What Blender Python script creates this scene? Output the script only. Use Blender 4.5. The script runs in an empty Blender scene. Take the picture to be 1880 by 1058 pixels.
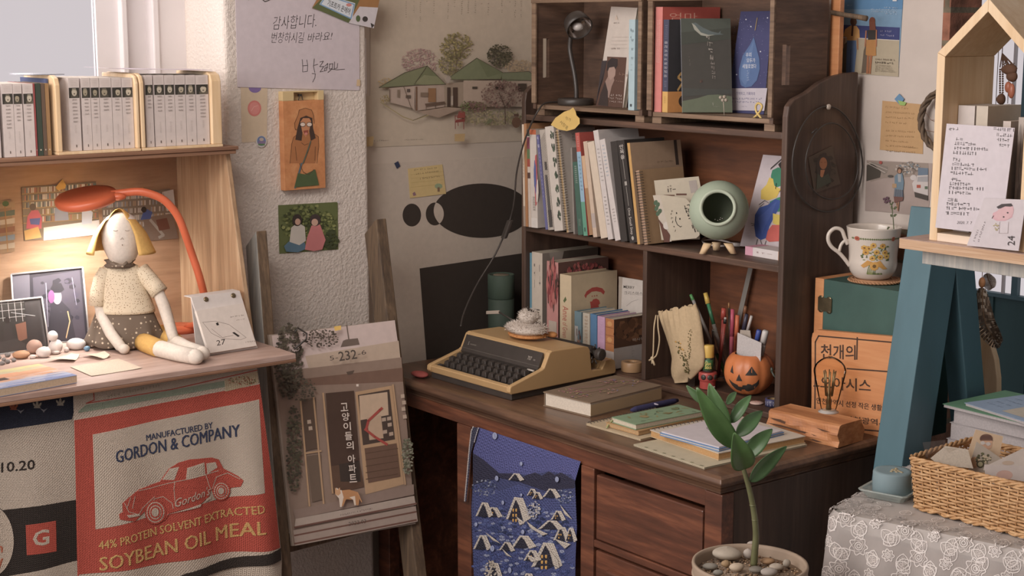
import bpy, math, random
from mathutils import Vector, Matrix
from mathutils.geometry import tessellate_polygon
random.seed(7)
V = Vector
SC = bpy.context.scene
# ---------------------------------------------------------------- camera, world, light, exposure
FPX = 2839.876
CAM = V((1.98361, -2.06690, 1.60))
CX_ = V((0.618455, 0.785820, 0.0)); CDN = V((0.131493, -0.103488, -0.985900)); CFW = V((-0.774740, 0.609735, -0.167333))
cd = bpy.data.cameras.new('camera'); cam = bpy.data.objects.new('camera', cd); SC.collection.objects.link(cam)
R3 = Matrix((CX_, -CDN, -CFW)).transposed()
cam.matrix_world = Matrix.Translation(CAM) @ R3.to_4x4()
cd.sensor_width = 36.0; cd.lens = FPX / 1880 * 36; cd.clip_start = 0.05
SC.camera = cam
SC.view_settings.view_transform = 'Standard'; SC.view_settings.look = 'None'
SC.view_settings.exposure = 0.0; SC.view_settings.gamma = 1.0; SC.view_settings.use_curve_mapping = False
w = bpy.data.worlds.new('daylight'); SC.world = w; w.use_nodes = True
w.node_tree.nodes['Background'].inputs[0].default_value = (0.67, 0.61, 0.63, 1); w.node_tree.nodes['Background'].inputs[1].default_value = 0.95

def area(name, loc, target, size, power, col, sy=None):
    l = bpy.data.lights.new(name, 'AREA'); l.energy = power; l.color = col; l.size = size
    if sy: l.shape = 'RECTANGLE'; l.size_y = sy
    o = bpy.data.objects.new(name, l); SC.collection.objects.link(o); o.location = loc
    o.rotation_euler = (V(target) - V(loc)).to_track_quat('-Z', 'Y').to_euler(); return o
area('shop_window_daylight', (-0.9, -3.1, 2.0), (-0.1, 0.5, 0.9), 1.5, 38, (1.0, 0.94, 0.9))
area('bay_window_daylight', (-1.52, -0.95, 1.75), (-0.9, -0.9, 1.0), 0.7, 4, (0.95, 0.93, 1.0))
area('front_fill_light', (0.35, -3.0, 2.1), (-1.2, 0.1, 1.0), 1.4, 37, (1.0, 0.92, 0.87))  # added fill without a visible source, brightens the alcove wall
area('left_wall_fill', (0.1, -1.5, 2.55), (-1.25, 0.0, 1.1), 0.8, 27, (1.0, 0.93, 0.88))  # unseen area light, added only to lift the left wall
area('garden_side_daylight', (2.2, 2.3, 2.3), (0.45, 0.4, 1.0), 0.9, 9, (0.95, 0.97, 1.0))

# ---------------------------------------------------------------- helpers
def hx(h, b=1.0):
    h = h.lstrip('#'); o = []
    for i in (0, 2, 4):
        c = int(h[i:i+2], 16) / 255
        o.append(min(1.0, (c / 12.92 if c <= .04045 else ((c + .055) / 1.055) ** 2.4) * b))
    L = .2126 * o[0] + .7152 * o[1] + .0722 * o[2]; o = [min(1.0, (c * .84 + L * .16) * .97 + d) for c, d in zip(o, (.012, .0105, .009))]
    return (o[0], o[1], o[2], 1.0)

def ray(px, py): return (CX_ * (px - 940) + CDN * (py - 529) + CFW * FPX)
def U(px, py, ax, val):
    """pixel of the photograph -> the point of the plane axis=val it shows"""
    d = ray(px, py); return CAM + d * ((val - CAM[ax]) / d[ax])
def UP(px, py, p0, n):
    d = ray(px, py); return CAM + d * ((p0 - CAM).dot(n) / d.dot(n))
def PJ(p):
    q = V(p) - CAM; z = q.dot(CFW); return (940 + FPX * q.dot(CX_) / z, 529 + FPX * q.dot(CDN) / z)

MATS = {}
def nodes(name):
    m = bpy.data.materials.new(name); m.use_nodes = True; MATS[name] = m
    nt = m.node_tree; return m, nt, nt.nodes['Principled BSDF']
def noise(nt, scale, stretch=(1, 1, 1), detail=4.0, rough=0.55, dist=0.0):
    tc = nt.nodes.new('ShaderNodeTexCoord'); mp = nt.nodes.new('ShaderNodeMapping'); n = nt.nodes.new('ShaderNodeTexNoise')
    nt.links.new(tc.outputs['Object'], mp.inputs['Vector']); nt.links.new(mp.outputs[0], n.inputs['Vector'])
    mp.inputs['Scale'].default_value = stretch
    n.inputs['Scale'].default_value = scale; n.inputs['Detail'].default_value = detail; n.inputs['Roughness'].default_value = rough; n.inputs['Distortion'].default_value = dist
    return n.outputs['Fac']
def ramp(nt, fac, stops):
    r = nt.nodes.new('ShaderNodeValToRGB'); nt.links.new(fac, r.inputs[0]); e = r.color_ramp.elements
    while len(e) < len(stops): e.new(0.5)
    for k, (p, c) in enumerate(stops): e[k].position = p; e[k].color = c
    return r.outputs[0]
def bump(nt, b, fac, s=0.3, d=0.002):
    bp = nt.nodes.new('ShaderNodeBump'); bp.inputs['Strength'].default_value = s; bp.inputs['Distance'].default_value = d
    nt.links.new(fac, bp.inputs['Height']); nt.links.new(bp.outputs[0], b.inputs['Normal'])
def flat(name, h, rough=0.6, var=0.12, scale=40, metal=0.0, bmp=0.0, b=1.0, stretch=(1, 1, 1), coat=0.0):
    m, nt, bs = nodes(name); c = hx(h, b)
    f = noise(nt, scale, stretch)
    lo = tuple(x * (1 - var) for x in c[:3]) + (1,); hi = tuple(min(1, x * (1 + var)) for x in c[:3]) + (1,)
    nt.links.new(ramp(nt, f, [(0.3, lo), (0.7, hi)]), bs.inputs['Base Color'])
    bs.inputs['Roughness'].default_value = rough; bs.inputs['Metallic'].default_value = metal
    if coat: bs.inputs['Coat Weight'].default_value = coat
    if bmp: bump(nt, bs, f, bmp)
    return m
def wood(name, dark, mid, light, stretch, scale=6, rough=0.5, bmp=0.15, fine=0.35, coat=0.0, d=0.001):
    m, nt, bs = nodes(name)
    f = noise(nt, scale, stretch, 6, 0.62, 0.6); g = noise(nt, scale * 5, tuple(s * (1 if s > .3 else .6) for s in stretch), 3, 0.6)
    mx = nt.nodes.new('ShaderNodeMix'); mx.data_type = 'FLOAT'; mx.inputs[0].default_value = fine
    nt.links.new(f, mx.inputs[2]); nt.links.new(g, mx.inputs[3])
    nt.links.new(ramp(nt, mx.outputs[0], [(0.34, hx(dark)), (0.5, hx(mid)), (0.66, hx(light))]), bs.inputs['Base Color'])
    bs.inputs['Roughness'].default_value = rough
    if coat: bs.inputs['Coat Weight'].default_value = coat; bs.inputs['Coat Roughness'].default_value = 0.25
    bump(nt, bs, mx.outputs[0], bmp, d)
    return m
def attr(name, rough=0.7, scale=60, var=0.08, spec=0.3, coat=0.0, bmp=0.0, stretch=(1, 1, 1)):
    """a printed or dyed surface: its colours are stored per face"""
    m, nt, bs = nodes(name)
    a = nt.nodes.new('ShaderNodeAttribute'); a.attribute_name = 'Col'
    f = noise(nt, scale, stretch); k = ramp(nt, f, [(0.3, (1 - var,) * 3 + (1,)), (0.7, (1, 1, 1, 1))])
    mx = nt.nodes.new('ShaderNodeMix'); mx.data_type = 'RGBA'; mx.blend_type = 'MULTIPLY'; mx.inputs[0].default_value = 1
    nt.links.new(a.outputs['Color'], mx.inputs[6]); nt.links.new(k, mx.inputs[7]); nt.links.new(mx.outputs[2], bs.inputs['Base Color'])
    bs.inputs['Roughness'].default_value = rough; bs.inputs['Specular IOR Level'].default_value = spec
    if coat: bs.inputs['Coat Weight'].default_value = coat
    if bmp: bump(nt, bs, f, bmp)
    return m

def linked(o):
    SC.collection.objects.link(o); return o
class G:
    """collects shapes of one mesh object; faces carry a material and a colour"""
    def __init__(s, mat='print', col='#ffffff'):
        s.v = []; s.f = []; s.m = []; s.c = []; s.s = []; s.mat = mat; s.col = hx(col); s.sm = False; s.M = None
    def set(s, mat=None, col=None, sm=None):
        if mat is not None: s.mat = mat
        if col is not None: s.col = hx(col) if isinstance(col, str) else col
        if sm is not None: s.sm = sm
        return s
    def add(s, vs, fs):
        b = len(s.v)
        s.v += [tuple(s.M @ V(p)) if s.M else tuple(p) for p in vs]
        for f in fs:
            s.f.append(tuple(i + b for i in f)); s.m.append(s.mat); s.c.append(s.col); s.s.append(s.sm)
        return s
    def floor(s, z): s.v = [(x, y, max(c, z)) for x, y, c in s.v]; return s
    def hexa(s, p):   # 0-3 bottom ring, 4-7 top ring
        return s.add(p, [(3, 2, 1, 0), (4, 5, 6, 7), (0, 1, 5, 4), (1, 2, 6, 5), (2, 3, 7, 6), (3, 0, 4, 7)])
    def box(s, x0, x1, y0, y1, z0, z1):
        return s.hexa([(x0, y0, z0), (x1, y0, z0), (x1, y1, z0), (x0, y1, z0), (x0, y0, z1), (x1, y0, z1), (x1, y1, z1), (x0, y1, z1)])
    def obox(s, o, a, b, c):    # corner and three edge vectors
        o, a, b, c = V(o), V(a), V(b), V(c)
        return s.hexa([o, o + a, o + a + b, o + b, o + c, o + a + c, o + a + b + c, o + b + c])
    def prism(s, pts, e):
        n = len(pts); e = V(e); vs = [V(p) for p in pts] + [V(p) + e for p in pts]
        return s.add(vs, [tuple(range(n))[::-1], tuple(range(n, 2 * n))] + [(i, (i + 1) % n, (i + 1) % n + n, i + n) for i in range(n)])
    def tube(s, pts, r, n=8, cap=True, flat=None):
        pts = [V(p) for p in pts]; N = len(pts); rs = r if isinstance(r, (list, tuple)) else [r] * N
        t0 = (pts[1] - pts[0]).normalized(); u = t0.orthogonal().normalized() if flat is None else V(flat); vs = []
        for i in range(N):
            t = (pts[min(i + 1, N - 1)] - pts[max(i - 1, 0)]).normalized()
            u = (u - t * u.dot(t)); u = u.normalized() if u.length > 1e-6 else t.orthogonal().normalized(); b = t.cross(u)
            for k in range(n):
                a = 2 * math.pi * k / n; vs.append(pts[i] + (u * math.cos(a) + b * math.sin(a)) * rs[i])
        fs = [(i * n + k, i * n + (k + 1) % n, (i + 1) * n + (k + 1) % n, (i + 1) * n + k) for i in range(N - 1) for k in range(n)]
        if cap: fs += [tuple(range(n))[::-1], tuple(range((N - 1) * n, N * n))]
        sm = s.sm; s.sm = True; s.add(vs, fs); s.sm = sm
        return s
    def lathe(s, prof, c, n=32, ax=(0, 0, 1), sx=1.0, sy=1.0, smooth=True, ux=None, caps=True):
        c, az = V(c), V(ax).normalized(); ux = V(ux) if ux else (V((1, 0, 0)) if abs(az.z) > .9 else az.orthogonal())
        ux = (ux - az * ux.dot(az)).normalized(); uy = az.cross(ux); vs = []
        for r, z in prof:
            for k in range(n):
                a = 2 * math.pi * k / n; vs.append(c + ux * (r * sx * math.cos(a)) + uy * (r * sy * math.sin(a)) + az * z)
        P = len(prof); fs = [(i * n + k, i * n + (k + 1) % n, (i + 1) * n + (k + 1) % n, (i + 1) * n + k) for i in range(P - 1) for k in range(n)]
        if caps and prof[0][0] > 1e-5: fs.append(tuple(range(n))[::-1])
        if caps and prof[-1][0] > 1e-5: fs.append(tuple(range((P - 1) * n, P * n)))
        sm = s.sm; s.sm = smooth; s.add(vs, fs); s.sm = sm
        return s
    def ell(s, c, r, n=20, m=12, axes=None, wob=0.0, sup=1.0):
        c = V(c); A = axes or (V((1, 0, 0)), V((0, 1, 0)), V((0, 0, 1))); vs = []; ph = random.random() * 6
        for i in range(m + 1):
            th = math.pi * i / m
            for k in range(n):
                a = 2 * math.pi * k / n
                w_ = 1 + wob * (math.sin(2 * a + ph + th) * .6 + math.sin(3 * th + a + ph * 2) * .4)
                x, y, z = math.sin(th) * math.cos(a), math.sin(th) * math.sin(a), -math.cos(th)
                f = lambda q: math.copysign(abs(q) ** sup, q)
                vs.append(c + (A[0] * (f(x) * r[0]) + A[1] * (f(y) * r[1]) + A[2] * (f(z) * r[2])) * w_)
        fs = [(i * n + k, i * n + (k + 1) % n, (i + 1) * n + (k + 1) % n, (i + 1) * n + k) for i in range(m) for k in range(n)]
        sm = s.sm; s.sm = True; s.add(vs, fs); s.sm = sm
        return s
    def loft(s, rings, n=20, cap=True):
        """rings of (centre, half-axis vector, half-axis vector)"""
        vs = []
        for c, a, b in rings:
            for k in range(n):
                t = 2 * math.pi * k / n; vs.append(V(c) + V(a) * math.cos(t) + V(b) * math.sin(t))
        P = len(rings); fs = [(i * n + k, i * n + (k + 1) % n, (i + 1) * n + (k + 1) % n, (i + 1) * n + k) for i in range(P - 1) for k in range(n)]
        if cap: fs += [tuple(range(n))[::-1], tuple(range((P - 1) * n, P * n))]
        sm = s.sm; s.sm = True; s.add(vs, fs); s.sm = sm
        return s
    def grid(s, fn, nu, nv, thick=None):
        """surface fn(u,v) over the unit square; thick gives it a back"""
        vs = [V(fn(i / nu, j / nv)) for j in range(nv + 1) for i in range(nu + 1)]; W = nu + 1
        fs = [(j * W + i, j * W + i + 1, (j + 1) * W + i + 1, (j + 1) * W + i) for j in range(nv) for i in range(nu)]
        if thick is not None:
            e = V(thick); K = len(vs); vs = vs + [p + e for p in vs]; fs = fs + [tuple(q + K for q in f[::-1]) for f in fs]
            rim = [i for i in range(W)] + [j * W + nu for j in range(1, nv + 1)] + [nv * W + i for i in range(nu - 1, -1, -1)] + [j * W for j in range(nv - 1, 0, -1)]
            for q in range(len(rim)):
                a, b = rim[q], rim[(q + 1) % len(rim)]; fs.append((b, a, a + K, b + K))
        return s.add(vs, fs)
    def obj(s, name, parent=None, bevel=0.0, seg=2, sub=0, loc=None, weld=False):
        me = bpy.data.meshes.new(name); ms = []
        for k in s.m:
            if k not in ms: ms.append(k)
        if loc is None and parent is None and s.v:
            xs, ys, zs = zip(*s.v); loc = V(((min(xs) + max(xs)) / 2, (min(ys) + max(ys)) / 2, min(zs)))
        L = V(loc) if (loc is not None and parent is None) else V((0, 0, 0))
        me.from_pydata([(x - L.x, y - L.y, z - L.z) for x, y, z in s.v], [], s.f)
        for k in ms: me.materials.append(MATS[k])
        ix = {k: i for i, k in enumerate(ms)}
        me.polygons.foreach_set('material_index', [ix[k] for k in s.m]); me.polygons.foreach_set('use_smooth', s.s)
        ca = me.color_attributes.new('Col', 'FLOAT_COLOR', 'CORNER'); buf = []
        for p, c in zip(me.polygons, s.c): buf.extend(c * p.loop_total)
        ca.data.foreach_set('color', buf); me.update()
        o = linked(bpy.data.objects.new(name, me)); o.location = L
        if parent is not None:
            o.parent = parent; o.matrix_parent_inverse = Matrix.Translation(-PW[parent.name])
        if bevel:
            b = o.modifiers.new('bevel', 'BEVEL'); b.width = bevel; b.segments = seg; b.limit_method = 'ANGLE'; b.angle_limit = math.radians(40)
        if sub:
            b = o.modifiers.new('sub', 'SUBSURF'); b.levels = sub; b.render_levels = sub
        PW[o.name] = V((0, 0, 0)) if parent is not None else L
        return o
PW = {}
def thing(name, label, cat, loc, group=None):
    o = linked(bpy.data.objects.new(name, None)); o.location = loc; o.empty_display_size = .02; PW[o.name] = V(loc)
    return tag(o, label, cat, group)
def tag(o, label, cat, group=None, kind=None):
    o['label'] = label; o['category'] = cat
    if group: o['group'] = group
    if kind: o['kind'] = kind
    return o
def struct(g, name, bevel=0.0, **k):
    o = g.obj(name, bevel=bevel, **k); o['kind'] = 'structure'; return o

_TX = {}
def glyphs(s, off=0.0, res=2):
    key = (s, off, res)
    if key not in _TX:
        cu = bpy.data.curves.new('txt', 'FONT'); cu.body = s; cu.resolution_u = res; cu.offset = off; cu.align_x = 'LEFT'
        o = linked(bpy.data.objects.new('txt', cu)); dg = bpy.context.evaluated_depsgraph_get(); dg.update()
        me = o.evaluated_get(dg).to_mesh()
        _TX[key] = ([(v.co.x, v.co.y) for v in me.vertices], [tuple(p.vertices) for p in me.polygons])
        bpy.data.objects.remove(o); bpy.data.curves.remove(cu)
    return _TX[key]
class D:
    """draws flat print on a surface of mesh g: map(u,v) -> point, n = outward normal, ys = +1 when v grows upwards"""
    def __init__(s, g, mp, n, ys=1, mat='print', step=0.00012):
        s.g = g; s.mp = mp; s.n = V(n).normalized(); s.k = 1; s.ys = ys; s.mat = mat; s.st = step; s.warp = None; s.mx = 14; s.gain = 1.0
    def put(s, pts, faces, col):
        if isinstance(col, str) and s.gain != 1: col = hx(col, s.gain)
        s.g.set(s.mat, col, False); e = s.n * (s.st * s.k)
        if s.warp is None: s.g.add([V(s.mp(*p)) + e for p in pts], faces); return
        tr = []
        for f in faces:
            q = [V((pts[i][0], pts[i][1], 0)) for i in f]
            tr += [[q[i].to_2d() for i in t] for t in ([(0, 1, 2)] if len(q) == 3 else tessellate_polygon([q]))]
        out = []
        while tr:
            t = tr.pop(); L = [(t[i] - t[(i + 1) % 3]).length for i in range(3)]; m = max(L)
            if m <= s.mx: out.append(t); continue
            i = L.index(m); a, b, c = t[i], t[(i + 1) % 3], t[(i + 2) % 3]; h = (a + b) / 2; tr += [[a, h, c], [h, b, c]]
        vs = []; 
        for t in out:
            if (t[1] - t[0]).cross(t[2] - t[0]) * s.ys < 0: t = t[::-1]
            vs += [s.warp(V(s.mp(p.x, p.y)) + e) for p in t]
        s.g.sm = True; s.g.add(vs, [(3 * i, 3 * i + 1, 3 * i + 2) for i in range(len(out))]); s.g.sm = False
    def blob(s, u, v, ru, rv, n, size, cols, seed=1, asp=1.0):
        R = random.Random(seed)
        for i in range(n):
            a = R.random() * 6.283; r = math.sqrt(R.random()); z = size * R.uniform(.5, 1.2); s.k += .06
            x, y, t = u + ru * r * math.cos(a), v + rv * r * math.sin(a), R.random() * 3
            s.put([(x + z * math.cos(t + q) * asp, y + z * math.sin(t + q) * R.uniform(.6, 1)) for q in (0, 1.2, 2.5, 3.8, 5.0)], [(0, 1, 2, 3, 4)], hx(R.choice(cols)) if isinstance(cols[0], str) else R.choice(cols))
        return s
    def up(s): s.k += 1; return s
    def poly(s, pts, col, up=True):
        if up: s.k += 1
        s.put(pts, [tuple(range(len(pts)))], col); return s
    def rect(s, u0, v0, u1, v1, col, up=True): return s.poly([(u0, v0), (u1, v0), (u1, v1), (u0, v1)], col, up)
    def ell(s, u, v, ru, rv, col, n=24, up=True, rot=0.0):
        ca, sa = math.cos(rot), math.sin(rot)
        return s.poly([(u + ru * math.cos(a) * ca - rv * math.sin(a) * sa, v + ru * math.cos(a) * sa + rv * math.sin(a) * ca) for a in (2 * math.pi * i / n for i in range(n))], col, up)
    def line(s, pts, w, col, up=True):
        if up: s.k += .4
        h = w / 2
        for (a, b), (c, d) in zip(pts[:-1], pts[1:]):
            L = math.hypot(c - a, d - b) or 1e-9; nx, ny = -(d - b) / L * h, (c - a) / L * h; ex, ey = (c - a) / L * h * .5, (d - b) / L * h * .5
            s.put([(a + nx - ex, b + ny - ey), (a - nx - ex, b - ny - ey), (c - nx + ex, d - ny + ey), (c + nx + ex, d + ny + ey)], [(0, 1, 2, 3)], col)
        return s
    def text(s, t, p0, p1, h, col, off=0.0, up=None, res=2):
        """p0 baseline start; p1 baseline end (None: natural width); h letter height in map units"""
        vs, fs = glyphs(t, off, res)
        if not vs: return s
        x0 = min(v[0] for v in vs); x1 = max(v[0] for v in vs); y0 = 0.0 if not any(ord(c) > 9999 for c in t) else min(v[1] for v in vs); y1 = max(v[1] for v in vs)
        if p1 is None: p1 = (p0[0] + (x1 - x0) * h / (y1 - y0), p0[1])
        dx, dy = (p1[0] - p0[0]), (p1[1] - p0[1]); L = math.hypot(dx, dy)
        if up is None: up = (-dy / L * s.ys * s.ys * h, dx / L * h) if s.ys > 0 else (dy / L * h, -dx / L * h)
        s.k += .4
        s.put([(p0[0] + dx * (x - x0) / (x1 - x0) + up[0] * (y - y0) / (y1 - y0), p0[1] + dy * (x - x0) / (x1 - x0) + up[1] * (y - y0) / (y1 - y0)) for x, y in vs], fs, col)
        return s
    def scrib(s, p0, p1, h, col, seed=1, gap=.35, up=True):
        """a line of fine print too small to read"""
        R = random.Random(seed); dx, dy = p1[0] - p0[0], p1[1] - p0[1]; L = math.hypot(dx, dy); t = 0
        if up: s.k += .15
        ux, uy = dx / L, dy / L; nx, ny = (-uy, ux) if s.ys > 0 else (uy, -ux)
        while t < L:
            wd = h * R.uniform(.5, .9); q = lambda a, b: (p0[0] + ux * a + nx * b, p0[1] + uy * a + ny * b)
            for _ in range(2):
                if R.random() < .5: b0 = h * R.uniform(0, .8); s.put([q(t, b0), q(t + wd, b0), q(t + wd, b0 + h * .2), q(t, b0 + h * .2)], [(0, 1, 2, 3)], col)
                else: a0 = t + wd * R.random() * .8; s.put([q(a0, 0), q(a0 + h * .17, 0), q(a0 + h * .17, h), q(a0, h)], [(0, 1, 2, 3)], col)
            t += wd + h * (gap if R.random() < .8 else gap * 3)
        return s
def pxD(g, p0, n, mat='print'):
    n = V(n).normalized(); p0 = V(p0)
    return D(g, lambda a, b: UP(a, b, p0, n), n, -1, mat)
def sheet(corners, p0, n, col, t=0.0012, mat='print', lift=0.0):
    """flat sheet whose outline is where the photo shows it on the plane (p0,n); returns its mesh builder and its print in pixel coordinates"""
    n = V(n).normalized(); p0 = V(p0) + n * lift
    g = G(mat, col); g.prism([UP(x, y, p0, n) for x, y in corners][::-1], -n * t)
    return g, pxD(g, p0, n, mat)
def plane3(a, b, c):
    n = (V(b) - V(a)).cross(V(c) - V(a)).normalized()
    return n if n.dot(CAM - V(a)) > 0 else -n

def book(name, label, cat, o, a, b, c, w, h, d, col, group=None, pages='#cdbfa8', spine=None, front=None, back=None, hard=True, face=1, pcol=None):
    """o foot of the spine; a along the thickness, b up the spine, c from spine to fore-edge"""
    o, a, b, c = V(o), V(a).normalized(), V(b).normalized(), V(c).normalized()
    t = thing(name, label, cat, o + a * w / 2, group); k = .0025 if hard else .0008; q = .003 if hard else .0004
    k = min(k, w * .2)
    g = G('print', col); g.obox(o, a * w, c * k, b * h); g.obox(o + c * k, a * k, c * (d - k), b * h); g.obox(o + a * (w - k) + c * k, a * k, c * (d - k), b * h)
    if spine: spine(D(g, lambda u, v: o + a * (u * w) + b * (v * h), -c), w, h)
    if front:
        if face > 0: front(D(g, lambda u, v: o + a * w + c * (u * d) + b * (v * h), a), d, h)
        else: front(D(g, lambda u, v: o + c * ((1 - u) * d) + b * (v * h), -a), d, h)
    g.obj('cover', t)
    g = G('paper', pages); g.obox(o + a * k * 1.02 + c * k * 1.1 + b * q, a * (w - 2.04 * k), c * (d - k * 1.1 - q), b * (h - 2 * q))
    g.obj('pages', t)
    return t
# ---------------------------------------------------------------- materials
attr('print'); attr('gloss', 0.35, var=.04, spec=.5); attr('cloth', 0.9, 900, .1, .1); attr('plastic', 0.38, 20, .05, .5)
attr('paper', 0.8, 300, .18, .2, stretch=(1, 1, 1)); attr('photo', 0.5, 9, .25, .4); attr('ceramic', 0.22, 8, .03, .5, coat=.3)
attr('matte', .65, 8, .04, .3); attr('stone', 0.7, 45, .2, .3); attr('felt', 0.95, 150, .12, .05, bmp=.15); attr('leaf', 0.38, 30, .3, .5)
flat('wall_white', '#c9bcb2', .85, .05, 14); flat('alcove', '#cabbab', .85, .07, 6)
flat('plaster', '#dccfc4', .95, .04, 130, bmp=.55); MATS['plaster'].node_tree.nodes['Bump'].inputs['Distance'].default_value = .008
flat('white_paint', '#ded6d6', .5, .03, 10); flat('teal_paint', '#426e7b', .5, .18, 9, stretch=(1, 1, .25)); flat('teal_wall', '#285c62', .6, .15, 5, stretch=(2, 2, .3))
flat('black_metal', '#3a332f', .4, .1, 30, metal=.0); flat('chrome', '#c8c0ba', .15, .03, 10, metal=1.0); flat('brass', '#8a7a5a', .35, .2, 40, metal=.9)
flat('floor_boards', '#5a4638', .6, .2, 3)
wood('desk_wood', '#3f2114', '#643520', '#8f5230', (.35, 3.5, 3.5), 5, .33, .12, coat=.25)
wood('desk_top_wood', '#422b1d', '#5f402b', '#7d583b', (.35, 3.0, 3.0), 5, .36, .1, coat=.2)
wood('hutch_wood', '#4a2716', '#73401f', '#985628', (.4, 3, 3), 4, .5, .12)
wood('hutch_dark', '#37261d', '#4d362a', '#644a3a', (3, 3, .3), 5, .48, .15)
wood('shelf_wood', '#3b291f', '#553b2c', '#7a5640', (.3, 3, 3), 7, .5, .2)
wood('crate_wood', '#3f2c20', '#5a4030', '#74543e', (.5, .5, 4), 6, .6, .15)
wood('crate_rail', '#58422f', '#7d6148', '#987c60', (.3, 4, 4), 8, .65, .2)
wood('cabinet_wood', '#8f6a4c', '#a67f5c', '#b58e6c', (3, .35, 3), 7, .55, .1)
wood('cabinet_side', '#8d6a48', '#b08a62', '#cbab84', (3, 3, .25), 8, .55, .15)
wood('board_wood', '#9a7a6c', '#b39384', '#c7aaa0', (3, .35, 3), 7, .45, .12)
wood('ply_edge', '#6b4630', '#8a5f42', '#a67a58', (3, .2, 12), 6, .6, .1)
wood('pine', '#d9b078', '#e6c393', '#efd3aa', (3, 3, .25), 6, .5, .06); wood('pine_edge', '#dfc0a0', '#e8cfb2', '#f0dac4', (.3, 3, 3), 6, .5, .05)
wood('ladder_wood', '#46362a', '#665039', '#85694c', (5, 5, .35), 9, .75, .4); wood('weathered', '#8d8f8e', '#aba9a2', '#c4beb2', (6, 6, .3), 9, .85, .5)
wood('sign_wood', '#c47a3e', '#d58a4a', '#de9a5c', (.3, 3, 3), 7, .5, .08); wood('log_wood', '#9c5a28', '#c67f42', '#dca065', (.45, 2, 4), 7, .6, .3)
wood('ply_band', '#a87c56', '#c49a72', '#d8b692', (.4, .4, 26), 7, .6, .1)
def bricks():
    m, nt, bs = nodes('brick'); tc = nt.nodes.new('ShaderNodeTexCoord'); mp = nt.nodes.new('ShaderNodeMapping'); br = nt.nodes.new('ShaderNodeTexBrick')
    mp.inputs['Rotation'].default_value = (math.radians(90), 0, 0); nt.links.new(tc.outputs['Object'], mp.inputs[0]); nt.links.new(mp.outputs[0], br.inputs[0])
    br.inputs['Color1'].default_value = hx('#9a5f48'); br.inputs['Color2'].default_value = hx('#7b5a44'); br.inputs['Mortar'].default_value = hx('#6b6250')
    br.inputs['Scale'].default_value = 1; br.inputs['Brick Width'].default_value = .2; br.inputs['Row Height'].default_value = .068; br.inputs['Mortar Size'].default_value = .006
    f = noise(nt, 26, detail=6); mx = nt.nodes.new('ShaderNodeMix'); mx.data_type = 'RGBA'; mx.blend_type = 'OVERLAY'; mx.inputs[0].default_value = .8
    nt.links.new(br.outputs[0], mx.inputs[6]); nt.links.new(ramp(nt, f, [(.3, (.2, .2, .18, 1)), (.7, (.75, .7, .66, 1))]), mx.inputs[7])
    nt.links.new(mx.outputs[2], bs.inputs['Base Color']); bs.inputs['Roughness'].default_value = .9; bump(nt, bs, f, .8, .01)
bricks()
flat('box_green', '#2f5850', .55, .15, 12)
def glassy(name, col=(1, 1, 1, 1), alpha=.12, rough=.05):
    m, nt, bs = nodes(name); tr = nt.nodes.new('ShaderNodeBsdfTransparent'); tr.inputs[0].default_value = col
    gl = nt.nodes.new('ShaderNodeBsdfGlossy'); gl.inputs['Roughness'].default_value = rough; mx = nt.nodes.new('ShaderNodeMixShader')
    fr = nt.nodes.new('ShaderNodeLayerWeight'); fr.inputs['Blend'].default_value = alpha
    nt.links.new(fr.outputs['Fresnel'], mx.inputs[0]); nt.links.new(tr.outputs[0], mx.inputs[1]); nt.links.new(gl.outputs[0], mx.inputs[2])
    nt.links.new(mx.outputs[0], nt.nodes['Material Output'].inputs['Surface'])
glassy('glass'); glassy('amber_glass', (1, .95, .87, 1), .1, .03); glassy('pale_glass', (.93, .97, .95, 1), .05); glassy('film', (.96, .94, .94, 1), .45, .15)
def thin(name, h, al):
    m, nt, bs = nodes(name); bs.inputs['Base Color'].default_value = hx(h); bs.inputs['Alpha'].default_value = al; bs.inputs['Roughness'].default_value = .8
thin('dish_glass', '#b9c6c0', .5); MATS['dish_glass'].node_tree.nodes['Principled BSDF'].inputs['Roughness'].default_value = .15; thin('tulle', '#dcd2cc', .55)

# ---------------------------------------------------------------- the room
H = .75
XA, XP, XW, YB = -1.26, -1.20, -1.40, .66      # alcove wall, plaster pier, window bay back, wall behind the hutch
g = G('floor_boards'); g.box(-1.7, 3.2, -3.6, 2.8, -.05, 0); struct(g, 'floor')
g = G('wall_white'); g.box(-1.7, 3.2, -3.6, .8, 2.62, 2.67); struct(g, 'ceiling')
g = G('alcove'); g.box(XA - .1, XA, .0, YB + .12, 0, 2.62); struct(g, 'wall_left')
g = G('plaster'); g.box(XA - .16, XP, -.39, -.006, 0, 2.62); struct(g, 'wall_pier', bevel=.012, seg=4)
g = G('plaster'); g.box(XW - .05, XW, -2.2, -.39, 0, 1.30); g.box(XW - .05, XW, -2.2, -.39, 2.45, 2.62); g.box(XW - .05, XW, -2.6, -2.0, 0, 2.62); struct(g, 'wall_bay')
xr = U(1722, 300, 1, YB).x
g = G('wall_white'); g.box(XA - .1, xr, YB, YB + .12, 0, 2.62); struct(g, 'wall_back')
g = G('wall_white'); g.box(2.75, 2.85, -3.6, .8, 0, 2.62); struct(g, 'wall_right')  # unseen wall, put in to block world light from the right
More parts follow.
